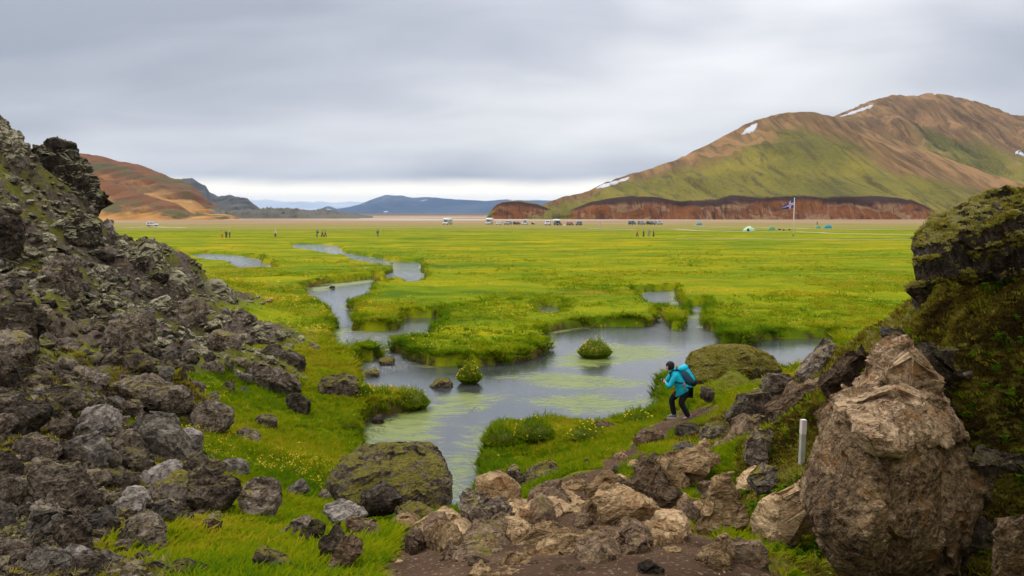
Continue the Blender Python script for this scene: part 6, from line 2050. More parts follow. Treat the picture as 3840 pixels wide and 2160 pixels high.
# ------------------------------------------------------------------ the hiker in turquoise
fp = hit(1707, 1056)
HK = fp.y / 20.0
hiker = empty('person', (fp.x, fp.y, z_at(fp.x, fp.y) + 0.005), math.radians(-6))
hiker.scale = (HK, HK, HK)
tag(hiker, 'hiker in turquoise jacket and black trousers bending towards the pool', 'person')
J = {'pel': (.17, 0, .80, .125), 'sp': (.03, 0, .98, .115), 'ch': (-.09, 0, 1.14, .125), 'nk': (-.185, 0, 1.235, .05), 'hb': (-.215, 0, 1.29, .060), 'hd': (-.245, 0, 1.365, .085), 'ht': (-.255, 0, 1.425, .062),
     'jaw': (-.295, 0, 1.315, .045), 'nose': (-.345, 0, 1.345, .014),
     'nh': (.17, -.09, .77, .105), 'nkn': (.035, -.12, .47, .066), 'na': (.245, -.11, .11, .042), 'nt': (.10, -.13, .045, .034),
     'fh': (.13, .09, .77, .105), 'fkn': (-.185, .10, .50, .066), 'fa': (-.10, .10, .10, .042), 'ft': (-.24, .09, .045, .034),
     'ns': (-.11, -.165, 1.165, .062), 'ne': (-.27, -.215, .87, .042), 'nw': (-.345, -.12, .965, .028), 'np': (-.375, -.075, .995, .030),
     'fs': (-.14, .165, 1.165, .062), 'fe': (-.33, .20, .90, .042), 'fw': (-.385, .10, .985, .028), 'fpm': (-.40, .05, 1.005, .030)}
B = [('pel', 'sp'), ('sp', 'ch'), ('ch', 'nk'), ('nk', 'hb'), ('hb', 'hd'), ('hd', 'ht'), ('hb', 'jaw'), ('jaw', 'nose'), ('pel', 'nh'), ('nh', 'nkn'), ('nkn', 'na'), ('na', 'nt'), ('pel', 'fh'), ('fh', 'fkn'), ('fkn', 'fa'), ('fa', 'ft'),
     ('ch', 'ns'), ('ns', 'ne'), ('ne', 'nw'), ('nw', 'np'), ('ch', 'fs'), ('fs', 'fe'), ('fe', 'fw'), ('fw', 'fpm')]
for side, root, sg in (('n', 'np', 1), ('f', 'fpm', -1)):
    bx_, by_, bz_, _ = J[root]
    for k in range(4):
        ln = (.034, .042, .040, .032)[k]
        J[side + 'f%da' % k] = (bx_ - .024, by_ + sg * .012, bz_ + .022 - k * .016, .0095)
        J[side + 'f%db' % k] = (bx_ - .030 - ln * .4, by_ + sg * (.012 + ln * .8), bz_ + .022 - k * .016, .008)
        J[side + 'f%dc' % k] = (bx_ - .022, by_ + sg * (.020 + ln * 1.2), bz_ + .020 - k * .016, .0075)
        B += [(root, side + 'f%da' % k), (side + 'f%da' % k, side + 'f%db' % k), (side + 'f%db' % k, side + 'f%dc' % k)]
    J[side + 'tha'] = (bx_ + .004, by_ + sg * .018, bz_ + .034, .010)
    J[side + 'thb'] = (bx_ - .012, by_ + sg * .044, bz_ + .048, .009)
    B += [(root, side + 'tha'), (side + 'tha', side + 'thb')]
link('body', skin(J, B, 1), MATS['skin'], hiker)
# hair: full dark bob
bm = ball_bm((-.232, 0, 1.385), .112, 0.98, 0.92, 1.0, 3)
for v in bm.verts:
    if v.co.x < -.285 and v.co.z < 1.385:
        v.co.x = -.285 + (v.co.x + .285) * 0.15
    if v.co.z < 1.33:
        v.co.z -= 0.02
link('hair', from_bm('hair', bm), MATS['dark_hair'], hiker)
for sg in (-1, 1):
    link('eye', from_bm('eye', ball_bm((-.327, sg * .034, 1.368), .011, sub=1)), MATS['black_plastic'], hiker)
link('mouth', from_bm('mouth', ball_bm((-.337, 0, 1.312), .016, 0.4, 1.2, 0.35, 1)), MATS['flag_red'], hiker)
# jacket: torso shell with a low front hem, sleeves, hood roll, zip line
fa_ = Vector((.81, 0, .58))
yv_ = Vector((0, 1, 0))
tor = ring_loft([((-.195, 0, 1.262), fa_ * .055, yv_ * .075), ((-.165, 0, 1.225), fa_ * .085, yv_ * .135), ((-.125, 0, 1.18), fa_ * .125, yv_ * .195), ((-.06, 0, 1.08), fa_ * .155, yv_ * .205), ((.02, 0, .96), fa_ * .165, yv_ * .195),
                 ((.09, 0, .85), fa_ * .205, yv_ * .210), ((.13, 0, .745), fa_ * .275, yv_ * .222), ((.13, 0, .738), fa_ * .270, yv_ * .215), ((.10, 0, .83), fa_ * .19, yv_ * .19)], True, 24)
jk = link('jacket', from_bm('jacket', tor), MATS['turquoise_cloth'], hiker)
for sn, a, b, c in (('n', 'ns', 'ne', 'nw'), ('f', 'fs', 'fe', 'fw')):
    A_, B_, C_ = [Vector(J[k][:3]) for k in (a, b, c)]
    A2 = A_ + (Vector(J['ch'][:3]) - A_) * 0.25
    mid = (A_ + B_) / 2
    link('sleeve', skin({'r': (*A2, .082), 'a': (*A_, .085), 'm': (*mid, .072), 'b': (*B_, .066), 'c': (*C_, .046)}, [('r', 'a'), ('a', 'm'), ('m', 'b'), ('b', 'c')], 2), MATS['turquoise_cloth'], jk)
link('hood', from_bm('hood', ring_loft([((-.235, 0, 1.235), fa_ * .06, yv_ * .095), ((-.20, 0, 1.275), fa_ * .085, yv_ * .115), ((-.16, 0, 1.285), fa_ * .075, yv_ * .11), ((-.12, 0, 1.255), fa_ * .04, yv_ * .08)], True, 18)), MATS['turquoise_cloth'], jk)
link('zip', from_bm('zip', tube_bm([(-.235, -.10, 1.0), (-.20, -.14, .85), (-.105, -.10, .615)], .007, 6)), MATS['coral_cloth'], jk)
# trousers
tj = {'pel': (.185, 0, .80, .165), 'nh': (.175, -.09, .76, .125), 'nth': (.10, -.11, .61, .100), 'nkn': (.035, -.12, .46, .084), 'nsh': (.14, -.115, .28, .074), 'na': (.245, -.11, .085, .070),
      'fh': (.12, .09, .76, .125), 'fth': (-.05, .10, .63, .100), 'fkn': (-.18, .10, .49, .084), 'fsh': (-.14, .10, .28, .074), 'fa': (-.10, .10, .085, .070)}
link('trousers', skin(tj, [('pel', 'nh'), ('nh', 'nth'), ('nth', 'nkn'), ('nkn', 'nsh'), ('nsh', 'na'), ('pel', 'fh'), ('fh', 'fth'), ('fth', 'fkn'), ('fkn', 'fsh'), ('fsh', 'fa')], 2), MATS['black_cloth'], hiker)
for ax, ay in ((.255, -.115), (-.09, .10)):
    sh = link('shoe', from_bm('shoe', ring_loft([((ax + .055, ay, .065), (0, 0, .05), (0, .042, 0)), ((ax, ay, .075), (0, 0, .065), (0, .050, 0)), ((ax - .09, ay, .058), (0, 0, .045), (0, .052, 0)), ((ax - .155, ay, .045), (0, 0, .033), (0, .044, 0)), ((ax - .185, ay, .038), (0, 0, .018), (0, .025, 0))], True, 14)), MATS['shoe_grey'], hiker)
    bm = bmesh.new()
    box_bm(bm, (ax - .185, ay - .052, 0.0), (ax + .06, ay + .052, .028))
    bmesh.ops.bevel(bm, geom=list(bm.edges), offset=.012, segments=2, affect='EDGES')
    link('sole', from_bm('sole', bm), MATS['sole_light'], sh)

# backpack worn by the hiker, camera held in the hands
def hp(v):
    return hiker.matrix_basis @ Vector(v)


pack = empty('backpack', hiker.location, hiker.rotation_euler.z)
pack.scale = hiker.scale
tag(pack, 'turquoise and slate blue backpack worn by the bending hiker', 'backpack')
ax_ = Vector((.53, 0, -.85))          # down the back
ou_ = Vector((.85, 0, .53))           # away from the back
o0 = Vector((-.01, 0, 1.255))


def bp(u, v, y=0.0):
    return o0 + ax_ * u + ou_ * v + Vector((0, y, 0))


link('main_bag', from_bm('main_bag', ring_loft([(bp(-.03, .10), ou_ * .04, yv_ * .08), (bp(.0, .11), ou_ * .105, yv_ * .135), (bp(.10, .115), ou_ * .125, yv_ * .150), (bp(.28, .12), ou_ * .135, yv_ * .155), (bp(.40, .12), ou_ * .125, yv_ * .15)], True, 24)), MATS['turquoise_bright'], pack)
link('bag_base', from_bm('bag_base', ring_loft([(bp(.39, .12), ou_ * .128, yv_ * .153), (bp(.46, .125), ou_ * .12, yv_ * .145), (bp(.51, .125), ou_ * .08, yv_ * .11)], True, 24)), MATS['black_cloth'], pack)
link('lid', from_bm('lid', ring_loft([(bp(-.075, .08), ou_ * .05, yv_ * .07), (bp(-.06, .10), ou_ * .11, yv_ * .13), (bp(-.015, .115), ou_ * .135, yv_ * .155), (bp(.035, .12), ou_ * .132, yv_ * .155), (bp(.045, .12), ou_ * .11, yv_ * .13)], True, 24)), MATS['turquoise_cloth'], pack)
for sg in (-1, 1):
    link('side_pocket', from_bm('side_pocket', ring_loft([(bp(.05, .07, sg * .145), ou_ * .05, yv_ * .02), (bp(.10, .085, sg * .15), ou_ * .085, yv_ * .035), (bp(.30, .09, sg * .152), ou_ * .10, yv_ * .045), (bp(.42, .095, sg * .145), ou_ * .09, yv_ * .035)], True, 16)), MATS['slate_cloth'], pack)
    link('shoulder_strap', from_bm('shoulder_strap', tube_bm([bp(-.02, .0, sg * .08), (-.17, sg * .11, 1.29), (-.245, sg * .125, 1.20), (-.20, sg * .16, 1.05), bp(.36, -.01, sg * .15)], .016, 6)), MATS['black_cloth'], pack)
    link('lashing_strap', from_bm('lashing_strap', tube_bm([bp(.0, .24, sg * .055), bp(.15, .252, sg * .055), bp(.40, .25, sg * .055)], .007, 6)), MATS['black_cloth'], pack)
link('hip_belt', from_bm('hip_belt', tube_bm([bp(.33, .02, -.17), (-.02, -.215, .985), (-.13, -.17, 1.0)], .014, 6)), MATS['black_cloth'], pack)
link('belt_pouch', from_bm('belt_pouch', ball_bm((.10, -.235, .945), .055, 0.8, 0.6, 1.1, 2)), MATS['grey_cloth'], pack)
for k, (dx_, dz_) in enumerate(((.0, -.09), (.03, -.12))):
    link('dangling_strap', from_bm('dangling_strap', tube_bm([(.10, -.245, .92), (.11 + dx_, -.25, .92 + dz_)], .012, 6)), MATS['grey_cloth'], pack)
cmr = empty('pocket_camera', hiker.location, hiker.rotation_euler.z)
cmr.scale = hiker.scale
tag(cmr, 'small black camera held in the hands of the bending hiker', 'camera')
part('camera_body', 'black_plastic', cmr, [((-.435, -.055, .985), (-.405, .055, 1.045))], bev=.006)
link('lens', from_bm('lens', tube_bm([(-.43, 0, 1.015), (-.46, 0, 1.015)], .02, 12)), MATS['rim_metal'], cmr)


# ------------------------------------------------------------------ walkers out on the meadow
def walker(px, py, label, face, stride, top, legs, head='dark_hair', tall=1.74, group='walkers far out on the meadow', hood=False, skirt=False):
    p = at_z(px, py, 0.0)
    root = empty('person', (p.x, p.y, float(z_at(p.x, p.y))), face)
    k = tall / 1.74
    root.scale = (k, k, k)
    tag(root, label, 'person', group)
    s = stride
    J = {'pel': (0, 0, .93, .115), 'sp': (0, 0, 1.12, .105), 'ch': (.01, 0, 1.32, .12), 'nk': (.015, 0, 1.47, .05), 'hb': (.02, 0, 1.53, .06), 'hd': (.025, 0, 1.62, .085), 'ht': (.02, 0, 1.69, .06), 'no': (.105, 0, 1.61, .018)}
    B = [('pel', 'sp'), ('sp', 'ch'), ('ch', 'nk'), ('nk', 'hb'), ('hb', 'hd'), ('hd', 'ht'), ('hd', 'no')]
    for sd_, q in (('l', 1), ('r', -1)):
        f = s * q
        J[sd_ + 'h'] = (0, .09 * q, .88, .10)
        J[sd_ + 'k'] = (.20 * f + .03 * abs(s), .10 * q, .49, .062)
        J[sd_ + 'a'] = (.34 * f - .06 * abs(s), .10 * q, .09 + (.06 * abs(s) if f < 0 else 0), .042)
        J[sd_ + 't'] = (.34 * f + .10, .11 * q, .04, .035)
        J[sd_ + 's'] = (.0, .17 * q, 1.40, .06)
        J[sd_ + 'e'] = (-.12 * f - .02, .24 * q, 1.12, .043)
        J[sd_ + 'w'] = (-.16 * f + .12, .22 * q, .90, .03)
        J[sd_ + 'f'] = (-.16 * f + .15, .21 * q, .82, .028)
        B += [('pel', sd_ + 'h'), (sd_ + 'h', sd_ + 'k'), (sd_ + 'k', sd_ + 'a'), (sd_ + 'a', sd_ + 't'), ('ch', sd_ + 's'), (sd_ + 's', sd_ + 'e'), (sd_ + 'e', sd_ + 'w'), (sd_ + 'w', sd_ + 'f')]
    link('body', skin(J, B, 0), MATS['skin'], root)
    up = {n: (*J[n][:3], J[n][3] + .035) for n in ('sp', 'ch', 'pel', 'ls', 'le', 'lw', 'rs', 're', 'rw')}
    up['pel'] = (0, 0, .86, .165)
    up['ls'], up['rs'] = (*J['ls'][:3], .085), (*J['rs'][:3], .085)
    link('jacket', skin(up, [('sp', 'ch'), ('sp', 'pel'), ('ch', 'ls'), ('ls', 'le'), ('le', 'lw'), ('ch', 'rs'), ('rs', 're'), ('re', 'rw')], 1), MATS[top], root)
    lo2 = {n: (*J[n][:3], J[n][3] + .03) for n in ('pel', 'lh', 'lk', 'la', 'rh', 'rk', 'ra')}
    link('trousers', skin(lo2, [('pel', 'lh'), ('lh', 'lk'), ('lk', 'la'), ('pel', 'rh'), ('rh', 'rk'), ('rk', 'ra')], 1), MATS[legs], root)
    bm = ball_bm((-.01, 0, 1.655), .118 if hood else .105, 0.95, 0.92, 1.05, 2)
    if not hood:
        bmesh.ops.delete(bm, geom=[v for v in bm.verts if v.co.z < 1.60 and v.co.x > .02], context='VERTS')
    link('hood' if hood else 'hair', from_bm('hair', bm), MATS[head], root)
    return root


def small_pack(root, label, matn, y=0.0):
    o = empty('backpack', root.location, root.rotation_euler.z)
    tag(o, label, 'backpack', 'packs of the walkers on the meadow')
    link('bag', from_bm('bag', ring_loft([((-.20, 0, 1.0), (.09, 0, 0), (0, .12, 0)), ((-.24, 0, 1.12), (.13, 0, 0), (0, .15, 0)), ((-.24, 0, 1.35), (.12, 0, 0), (0, .15, 0)), ((-.20, 0, 1.46), (.07, 0, 0), (0, .10, 0))], True, 14)), MATS[matn], o)
    link('strap', from_bm('strap', tube_bm([(-.16, .12, 1.42), (.02, .13, 1.50), (.15, .12, 1.35), (.10, .15, 1.1), (-.14, .13, 1.05)], .02, 6)), MATS['black_cloth'], o)


PI = math.pi
walker(558.7, 600, 'walker in lime jacket and orange trousers, leftmost of three', -0.3, 0.35, 'lime_cloth', 'orange_cloth')
w_ = walker(569.5, 600, 'walker in dark navy between the orange trousers and the white hat', -0.5, 0.2, 'navy_cloth', 'navy_cloth')
small_pack(w_, 'black pack on the dark navy walker of the group of three', 'black_cloth')
walker(578, 600, 'walker in brown jacket with a white hat', -2.5, 0.2, 'brown_cloth', 'black_cloth', 'flag_white', hood=True)
walker(693, 597.5, 'lone walker in a cream hooded coat and dark trousers', -1.6, 0.2, 'cream_cloth', 'wine_cloth', 'cream_cloth', hood=True)
w_ = walker(797.8, 598, 'walker in teal jacket near the small far pond', PI, 0.2, 'teal_cloth', 'mauve_cloth')
small_pack(w_, 'dark green pack on the walker in the teal jacket', 'slate_cloth')
walker(811, 598.5, 'walker in wine red jacket mid stride beside the grey one', PI, 0.85, 'wine_cloth', 'black_cloth')
walker(818.5, 598.5, 'walker in mauve grey jacket mid stride behind the red one', PI, 0.8, 'mauve_cloth', 'black_cloth')
walker(950.3, 597, 'walker in black jacket and grey trousers beside the neon suit', 1.6, 0.1, 'black_cloth', 'grey_cloth')
w_ = walker(959.5, 597.7, 'walker in a full neon yellow green suit', 1.6, 0.15, 'lime_cloth', 'lime_cloth', 'lime_cloth', hood=True)
walker(1603, 597, 'walker in coral red hooded jacket mid stride, leftmost of four', PI, 0.85, 'coral_cloth', 'black_cloth', 'coral_cloth', hood=True)
walker(1619, 597, 'walker all in black behind the coral red one', PI, 0.45, 'black_cloth', 'black_cloth', tall=1.8)
w_ = walker(1632, 597, 'walker in sky blue jacket, third of the group of four', PI, 0.7, 'sky_cloth', 'grey_cloth', tall=1.66)
small_pack(w_, 'blue pack on the walker in the sky blue jacket', 'slate_cloth')
walker(1644, 597, 'walker in dark olive at the right end of the group of four', PI - 0.4, 0.3, 'olive_cloth', 'black_cloth', tall=1.78)
walker(1510, 572, 'distant walker in pale clothes before the gravel bank', 1.2, 0.3, 'pale_cloth', 'pale_cloth')
walker(2055.5, 567, 'dark clad camper standing behind the green tent', -1.2, 0.1, 'black_cloth', 'brown_cloth', group='campers at the tents')


# ------------------------------------------------------------------ vehicles
def wheel_at(root, x, y, r, wd):
    bm = bmesh.new()
    bmesh.ops.create_cone(bm, cap_ends=True, segments=20, radius1=r, radius2=r, depth=wd, matrix=Matrix.Translation((x, y, r)) @ Matrix.Rotation(PI / 2, 4, 'X'))
    bmesh.ops.bevel(bm, geom=[e for e in bm.edges if len(e.link_faces) == 2 and any(len(f.verts) > 6 for f in e.link_faces)], offset=r * 0.12, segments=2, affect='EDGES')
    wt = link('wheel', from_bm('wheel', bm), MATS['tyre_rubber'], root)
    bm = bmesh.new()
    sg = 1 if y > 0 else -1
    bmesh.ops.create_cone(bm, cap_ends=True, segments=16, radius1=r * 0.62, radius2=r * 0.5, depth=0.05, matrix=Matrix.Translation((x, y + sg * (wd / 2 + 0.005), r)) @ Matrix.Rotation(-sg * PI / 2, 4, 'X'))
    link('rim', from_bm('rim', bm), MATS['rim_metal'], wt)


def prism(profile, w0, belt=None, top_k=0.84):
    """side profile (x,z) pushed out to a body; above the belt line it leans in"""
    bm = bmesh.new()
    zt = max(z for _, z in profile)
    sides = []
    for sg in (-1, 1):
        row = []
        for x, z in profile:
            k = 1.0
            if belt is not None and z > belt:
                k = 1 - (1 - top_k) * (z - belt) / (zt - belt)
            row.append(bm.verts.new((x, sg * w0 / 2 * k, z)))
        sides.append(row)
    n = len(profile)
    for i in range(n):
        bm.faces.new((sides[0][i], sides[0][(i + 1) % n], sides[1][(i + 1) % n], sides[1][i]))
    bm.faces.new(sides[0][::-1])
    bm.faces.new(sides[1])
    return bm


def slab_from(corners, out, th=0.012):
    """thin panel lifted off a surface"""
    bm = bmesh.new()
    o_ = Vector(out).normalized()
    a = [bm.verts.new(Vector(c) + o_ * th) for c in corners]
    b = [bm.verts.new(Vector(c) - o_ * th) for c in corners]
    n = len(a)
    bm.faces.new(a)
    bm.faces.new(b[::-1])
    for i in range(n):
        bm.faces.new((a[i], b[i], b[(i + 1) % n], a[(i + 1) % n]))
    return bm


def vehicle(px, py, label, kind, paint, head, cat='car', group='vehicles parked along the gravel plain'):
    p = at_z(px, py, 0.0)
    root = empty({'suv': 'parked_car', 'car': 'parked_car', 'van': 'parked_van', 'camper': 'motorhome', 'pickup': 'camper_truck', 'jeep': 'parked_jeep'}[kind], (p.x, p.y, float(z_at(p.x, p.y))), head)
    tag(root, label, cat, group)
    hi = {'suv': 1.78, 'car': 1.50, 'van': 2.0, 'camper': 2.2, 'pickup': 1.75, 'jeep': 1.80}[kind]
    L = {'suv': 4.7, 'car': 4.2, 'van': 4.9, 'camper': 5.8, 'pickup': 5.3, 'jeep': 4.4}[kind] / 2
    W = 1.86 if kind in ('suv', 'car', 'jeep', 'pickup') else 2.0
    gz = 0.32 if kind != 'car' else 0.22
    hood_z, belt = hi * 0.56, hi * 0.58
    front = L                                        # nose towards +x
    ws0 = L * 0.45 if kind not in ('van', 'camper') else L * 0.66
    ws1 = ws0 - (0.75 if kind not in ('van', 'camper') else 0.55)
    if kind == 'pickup':
        rear1, rear0 = -L * 0.18, -L * 0.28
    else:
        rear1, rear0 = -L * 0.86, -L * 0.97
    prof = [(-L, gz + .1), (-L * 0.97, gz), (L * 0.95, gz), (L, gz + .15), (L * 0.985, hood_z * 0.85), (L * 0.93, hood_z * 0.97), (ws0, belt), (ws1, hi * 0.985), (ws1 - .4, hi), (rear1 + .2, hi), (rear1, hi * 0.97), (rear0, belt)]
    if kind == 'pickup':
        prof += [(-L * 0.99, belt)]
    prof += [(-L, hood_z * 0.9)]
    bm = prism(prof, W, belt)
    bmesh.ops.bevel(bm, geom=list(bm.edges), offset=0.05, segments=2, affect='EDGES', clamp_overlap=True)
    body = link('body', from_bm('body', bm), MATS[paint], root)
    k1, k0 = 0.85, 0.985
    zt, zb = hi * 0.94, belt + .04

    def xx(z):
        return ws0 + (ws1 - ws0) * (z - belt) / (hi * 0.985 - belt)
    link('windscreen', from_bm('windscreen', slab_from([(xx(zb), -W / 2 * k0 + .12, zb), (xx(zb), W / 2 * k0 - .12, zb), (xx(zt), W / 2 * k1 - .08, zt), (xx(zt), -W / 2 * k1 + .08, zt)], (1, 0, 0.8), .02)), MATS['car_glass'], root, False)
    link('rear_window', from_bm('rear_window', slab_from([(rear0 + .03, -W / 2 + .2, zb), (rear0 + .03, W / 2 - .2, zb), (rear1 + .01, W / 2 * k1 - .12, zt), (rear1 + .01, -W / 2 * k1 + .12, zt)], (-1, 0, 0.3), .035)), MATS['car_glass'], root, False)
    for sg in (-1, 1):
        xs_ = [(xx(zb) - .12, xx(zt) - .10, ws1 - .55, ws1 - .55)]
        x_mid = (ws1 + rear1) / 2
        segs = [(xx(zb) - .18, xx(zt) - .10, x_mid + .06), (x_mid - .06, x_mid - .06, rear1 + .2)]
        for a0, a1, b0 in segs:
            if a0 - b0 < 0.25:
                continue
            link('side_window', from_bm('side_window', slab_from([(a0, sg * (W / 2 * 0.99 - .005), zb), (b0, sg * (W / 2 * 0.99 - .005), zb), (b0, sg * W / 2 * 0.875, zt - .04), (a1, sg * W / 2 * 0.875, zt - .04)], (0, sg, 0.25), .02)), MATS['car_glass'], root, False)
        part('headlight', 'headlight_glass', root, [((L * 0.965 - .02, sg * W * .36 - .17, hood_z * 0.70), (L * 0.965 + .06, sg * W * .36 + .17, hood_z * 0.84))], bev=.02)
        part('tail_light', 'tail_light', root, [((-L - .03, sg * W * .42 - .09, hood_z * 0.72), (-L * 0.965, sg * W * .42 + .09, hood_z * 0.98))], bev=.01)
        part('wing_mirror', 'black_plastic', root, [((ws0 - .32, sg * (W / 2 + .02) - .03, belt + .05), (ws0 - .20, sg * (W / 2 + .16) + .03, belt + .24))] if sg > 0 else [((ws0 - .32, -W / 2 - .19, belt + .05), (ws0 - .20, -W / 2 + .01, belt + .24))], bev=.02)
        r = 0.37 if kind != 'car' else 0.31
        for x in (L * 0.64, -L * 0.62):
            wheel_at(root, x, sg * (W / 2 - .10), r, .24)
    part('bumper', 'black_plastic' if paint not in ('white_paint',) else 'grey_paint', root, [((L * 0.97, -W * .46, gz + .02), (L + .07, W * .46, gz + .24))], bev=.04)
    part('grille', 'black_plastic', root, [((L * 0.97, -W * .20, hood_z * 0.66), (L + .02, W * .20, hood_z * 0.84))], bev=.01)
    part('number_plate', 'plate_white', root, [((L + .06, -.26, gz + .08), (L + .085, .26, gz + .19))])
    if kind == 'camper':
        bm = prism([(-L - .2, .55), (L * 0.42, .55), (L * 0.46, 2.0), (L * 0.80, 2.12), (L * 0.84, 2.6), (L * 0.62, 3.05), (-L - .1, 3.1), (-L - .2, 2.9)], 2.26)
        bmesh.ops.bevel(bm, geom=list(bm.edges), offset=0.10, segments=3, affect='EDGES', clamp_overlap=True)
        liv = link('living_cabin', from_bm('living_cabin', bm), MATS['white_paint'], root)
        for sg in (-1, 1):
            for x in (-1.9, -0.4):
                part('cabin_window', 'car_glass', liv, [((x - .42, sg * 1.13 - .02, 1.65), (x + .42, sg * 1.13 + .02, 2.15))], bev=.01)
        part('front_window', 'car_glass', liv, [((L * 0.83 - .05, -.35, 2.28), (L * 0.83 + .03, .35, 2.5))], bev=.01)
    if kind == 'pickup':
        bm = prism([(-L - .35, 1.05), (-L * .30, 1.05), (-L * .26, 1.86), (L * 0.42, 1.90), (L * 0.46, 2.35), (L * 0.30, 2.72), (-L - .25, 2.72), (-L - .35, 2.6)], 2.15)
        bmesh.ops.bevel(bm, geom=list(bm.edges), offset=0.08, segments=3, affect='EDGES', clamp_overlap=True)
        liv = link('living_cabin', from_bm('living_cabin', bm), MATS['white_paint'], root)
        for sg in (-1, 1):
            part('cabin_window', 'car_glass', liv, [((-1.9, sg * 1.075 - .02, 1.75), (-1.1, sg * 1.075 + .02, 2.2))], bev=.01)
    if kind == 'jeep':
        part('roof_tent', 'white_paint', root, [((-1.5, -.72, 1.88), (0.75, .72, 2.18))], bev=.08)
        part('roof_rack', 'black_plastic', root, [((-1.5, -.68, 1.79), (0.7, -.62, 1.90)), ((-1.5, .62, 1.79), (0.7, .68, 1.90)), ((-1.3, -.62, 1.82), (-1.24, .62, 1.87)), ((.4, -.62, 1.82), (.46, .62, 1.87))])
    return root


def face_cam(px, off):
    """heading that points the nose at the viewer, turned by off"""
    return math.atan2(-1, -(px - CX) / F * 0) + off


vehicle(384, 569.2, 'white off road car driving alone below the ochre hill', 'suv', 'white_paint', 0.12, 'car', 'vehicles out on the plain')
vehicle(1125.5, 565.3, 'white motorhome standing apart, leftmost of the parked row', 'camper', 'white_paint', -PI / 2 - 0.45, 'motorhome')
vehicle(1231, 564.8, 'white motorhome in front of the rust bluff', 'camper', 'white_paint', -PI / 2 - 0.25, 'motorhome')
vehicle(1255, 565.3, 'white low car right beside the bluff motorhome', 'car', 'white_paint', -PI / 2 - 0.15)
vehicle(1278, 565.3, 'silver estate car second from the bluff motorhome', 'suv', 'silver_paint', -PI / 2 - 0.45)
vehicle(1300, 565.3, 'low dark maroon car before the rust bluff', 'car', 'maroon_paint', -PI / 2 + 0.5)
v6 = vehicle(1320.5, 565.3, 'white car with luggage strapped on its roof', 'car', 'white_paint', -PI / 2 - 0.35)
vehicle(1378, 566.5, 'white van left of the truck with camper cabin', 'van', 'white_paint', -PI / 2 - 0.2, 'van')
vehicle(1403, 566.9, 'dark truck carrying a white camper cabin over its cab', 'pickup', 'navy_paint', -PI / 2 + 0.3, 'camper truck')
vehicle(1434, 566.9, 'red car right of the camper truck', 'car', 'red_paint', -PI / 2 + 0.3)
vehicle(1456.5, 566.9, 'dark blue grey car right of the red car', 'suv', 'navy_paint', -PI / 2 - 0.3)
vehicle(1590, 565.5, 'dark jeep with a white roof tent', 'jeep', 'dark_green_paint', -PI / 2 + 0.35)
vehicle(1613.5, 565.5, 'grey car right of the roof tent jeep', 'suv', 'grey_paint', -PI / 2 + 0.3)
vehicle(1637, 565.5, 'dark green car third in the right hand row', 'suv', 'dark_green_paint', -PI / 2 + 0.55)
vehicle(1656, 565.3, 'silver white car at the right end of the row', 'suv', 'silver_paint', -PI / 2 + 0.4)
for k, (a, b, mt) in enumerate([((-1.0, -.6, 1.54), (-.1, .5, 1.92), 'black_cloth'), ((-.05, -.5, 1.54), (.55, .55, 1.82), 'grey_cloth')]):
    bx0 = empty('luggage_bag', v6.location, v6.rotation_euler.z)
    tag(bx0, ['black luggage bag on the roof of the white car', 'grey luggage bag at the front of the white car roof'][k], 'bag')
    part('bag', mt, bx0, [(a, b, 0.9)], bev=.08)
    part('strap', 'black_plastic', bx0, [((a[0] * .5 + b[0] * .5 - .03, a[1] - .01, a[2]), (a[0] * .5 + b[0] * .5 + .03, b[1] + .01, b[2] + .01))])

# motorcycle between the white roof load car and the van
p = at_z(1341, 565.0, 0.0)
mb = empty('motorcycle', (p.x, p.y, float(z_at(p.x, p.y))), -PI / 2 + 0.7)
tag(mb, 'dark motorcycle with a white fairing parked right of the roof load car', 'motorcycle', 'vehicles parked along the gravel plain')
wheel_at(mb, .72, 0.0001, .33, .13)
wheel_at(mb, -.72, 0.0001, .33, .17)
link('frame', from_bm('frame', tube_bm([(.72, 0, .33), (.45, 0, 1.0), (-.1, 0, .55), (-.72, 0, .33)], .05, 8)), MATS['black_plastic'], mb)
part('engine', 'grey_paint', mb, [((-.28, -.2, .30), (.25, .2, .66))], bev=.05)
link('tank', from_bm('tank', ball_bm((.12, 0, .88), .25, 1.2, .7, .7, 2)), MATS['maroon_paint'], mb)
part('saddle', 'black_cloth', mb, [((-.75, -.15, .80), (-.05, .15, .92))], bev=.04)
part('fairing', 'white_paint', mb, [((.42, -.22, .85), (.68, .22, 1.35), 0.6)], bev=.05)
for sg in (-1, 1):
    part('pannier', 'black_plastic', mb, [((-.95, sg * .32 - .12, .52), (-.5, sg * .32 + .12, .92))], bev=.03)
link('handlebar', from_bm('handlebar', tube_bm([(.3, -.42, 1.08), (.42, 0, 1.1), (.3, .42, 1.08)], .02, 6)), MATS['black_plastic'], mb)


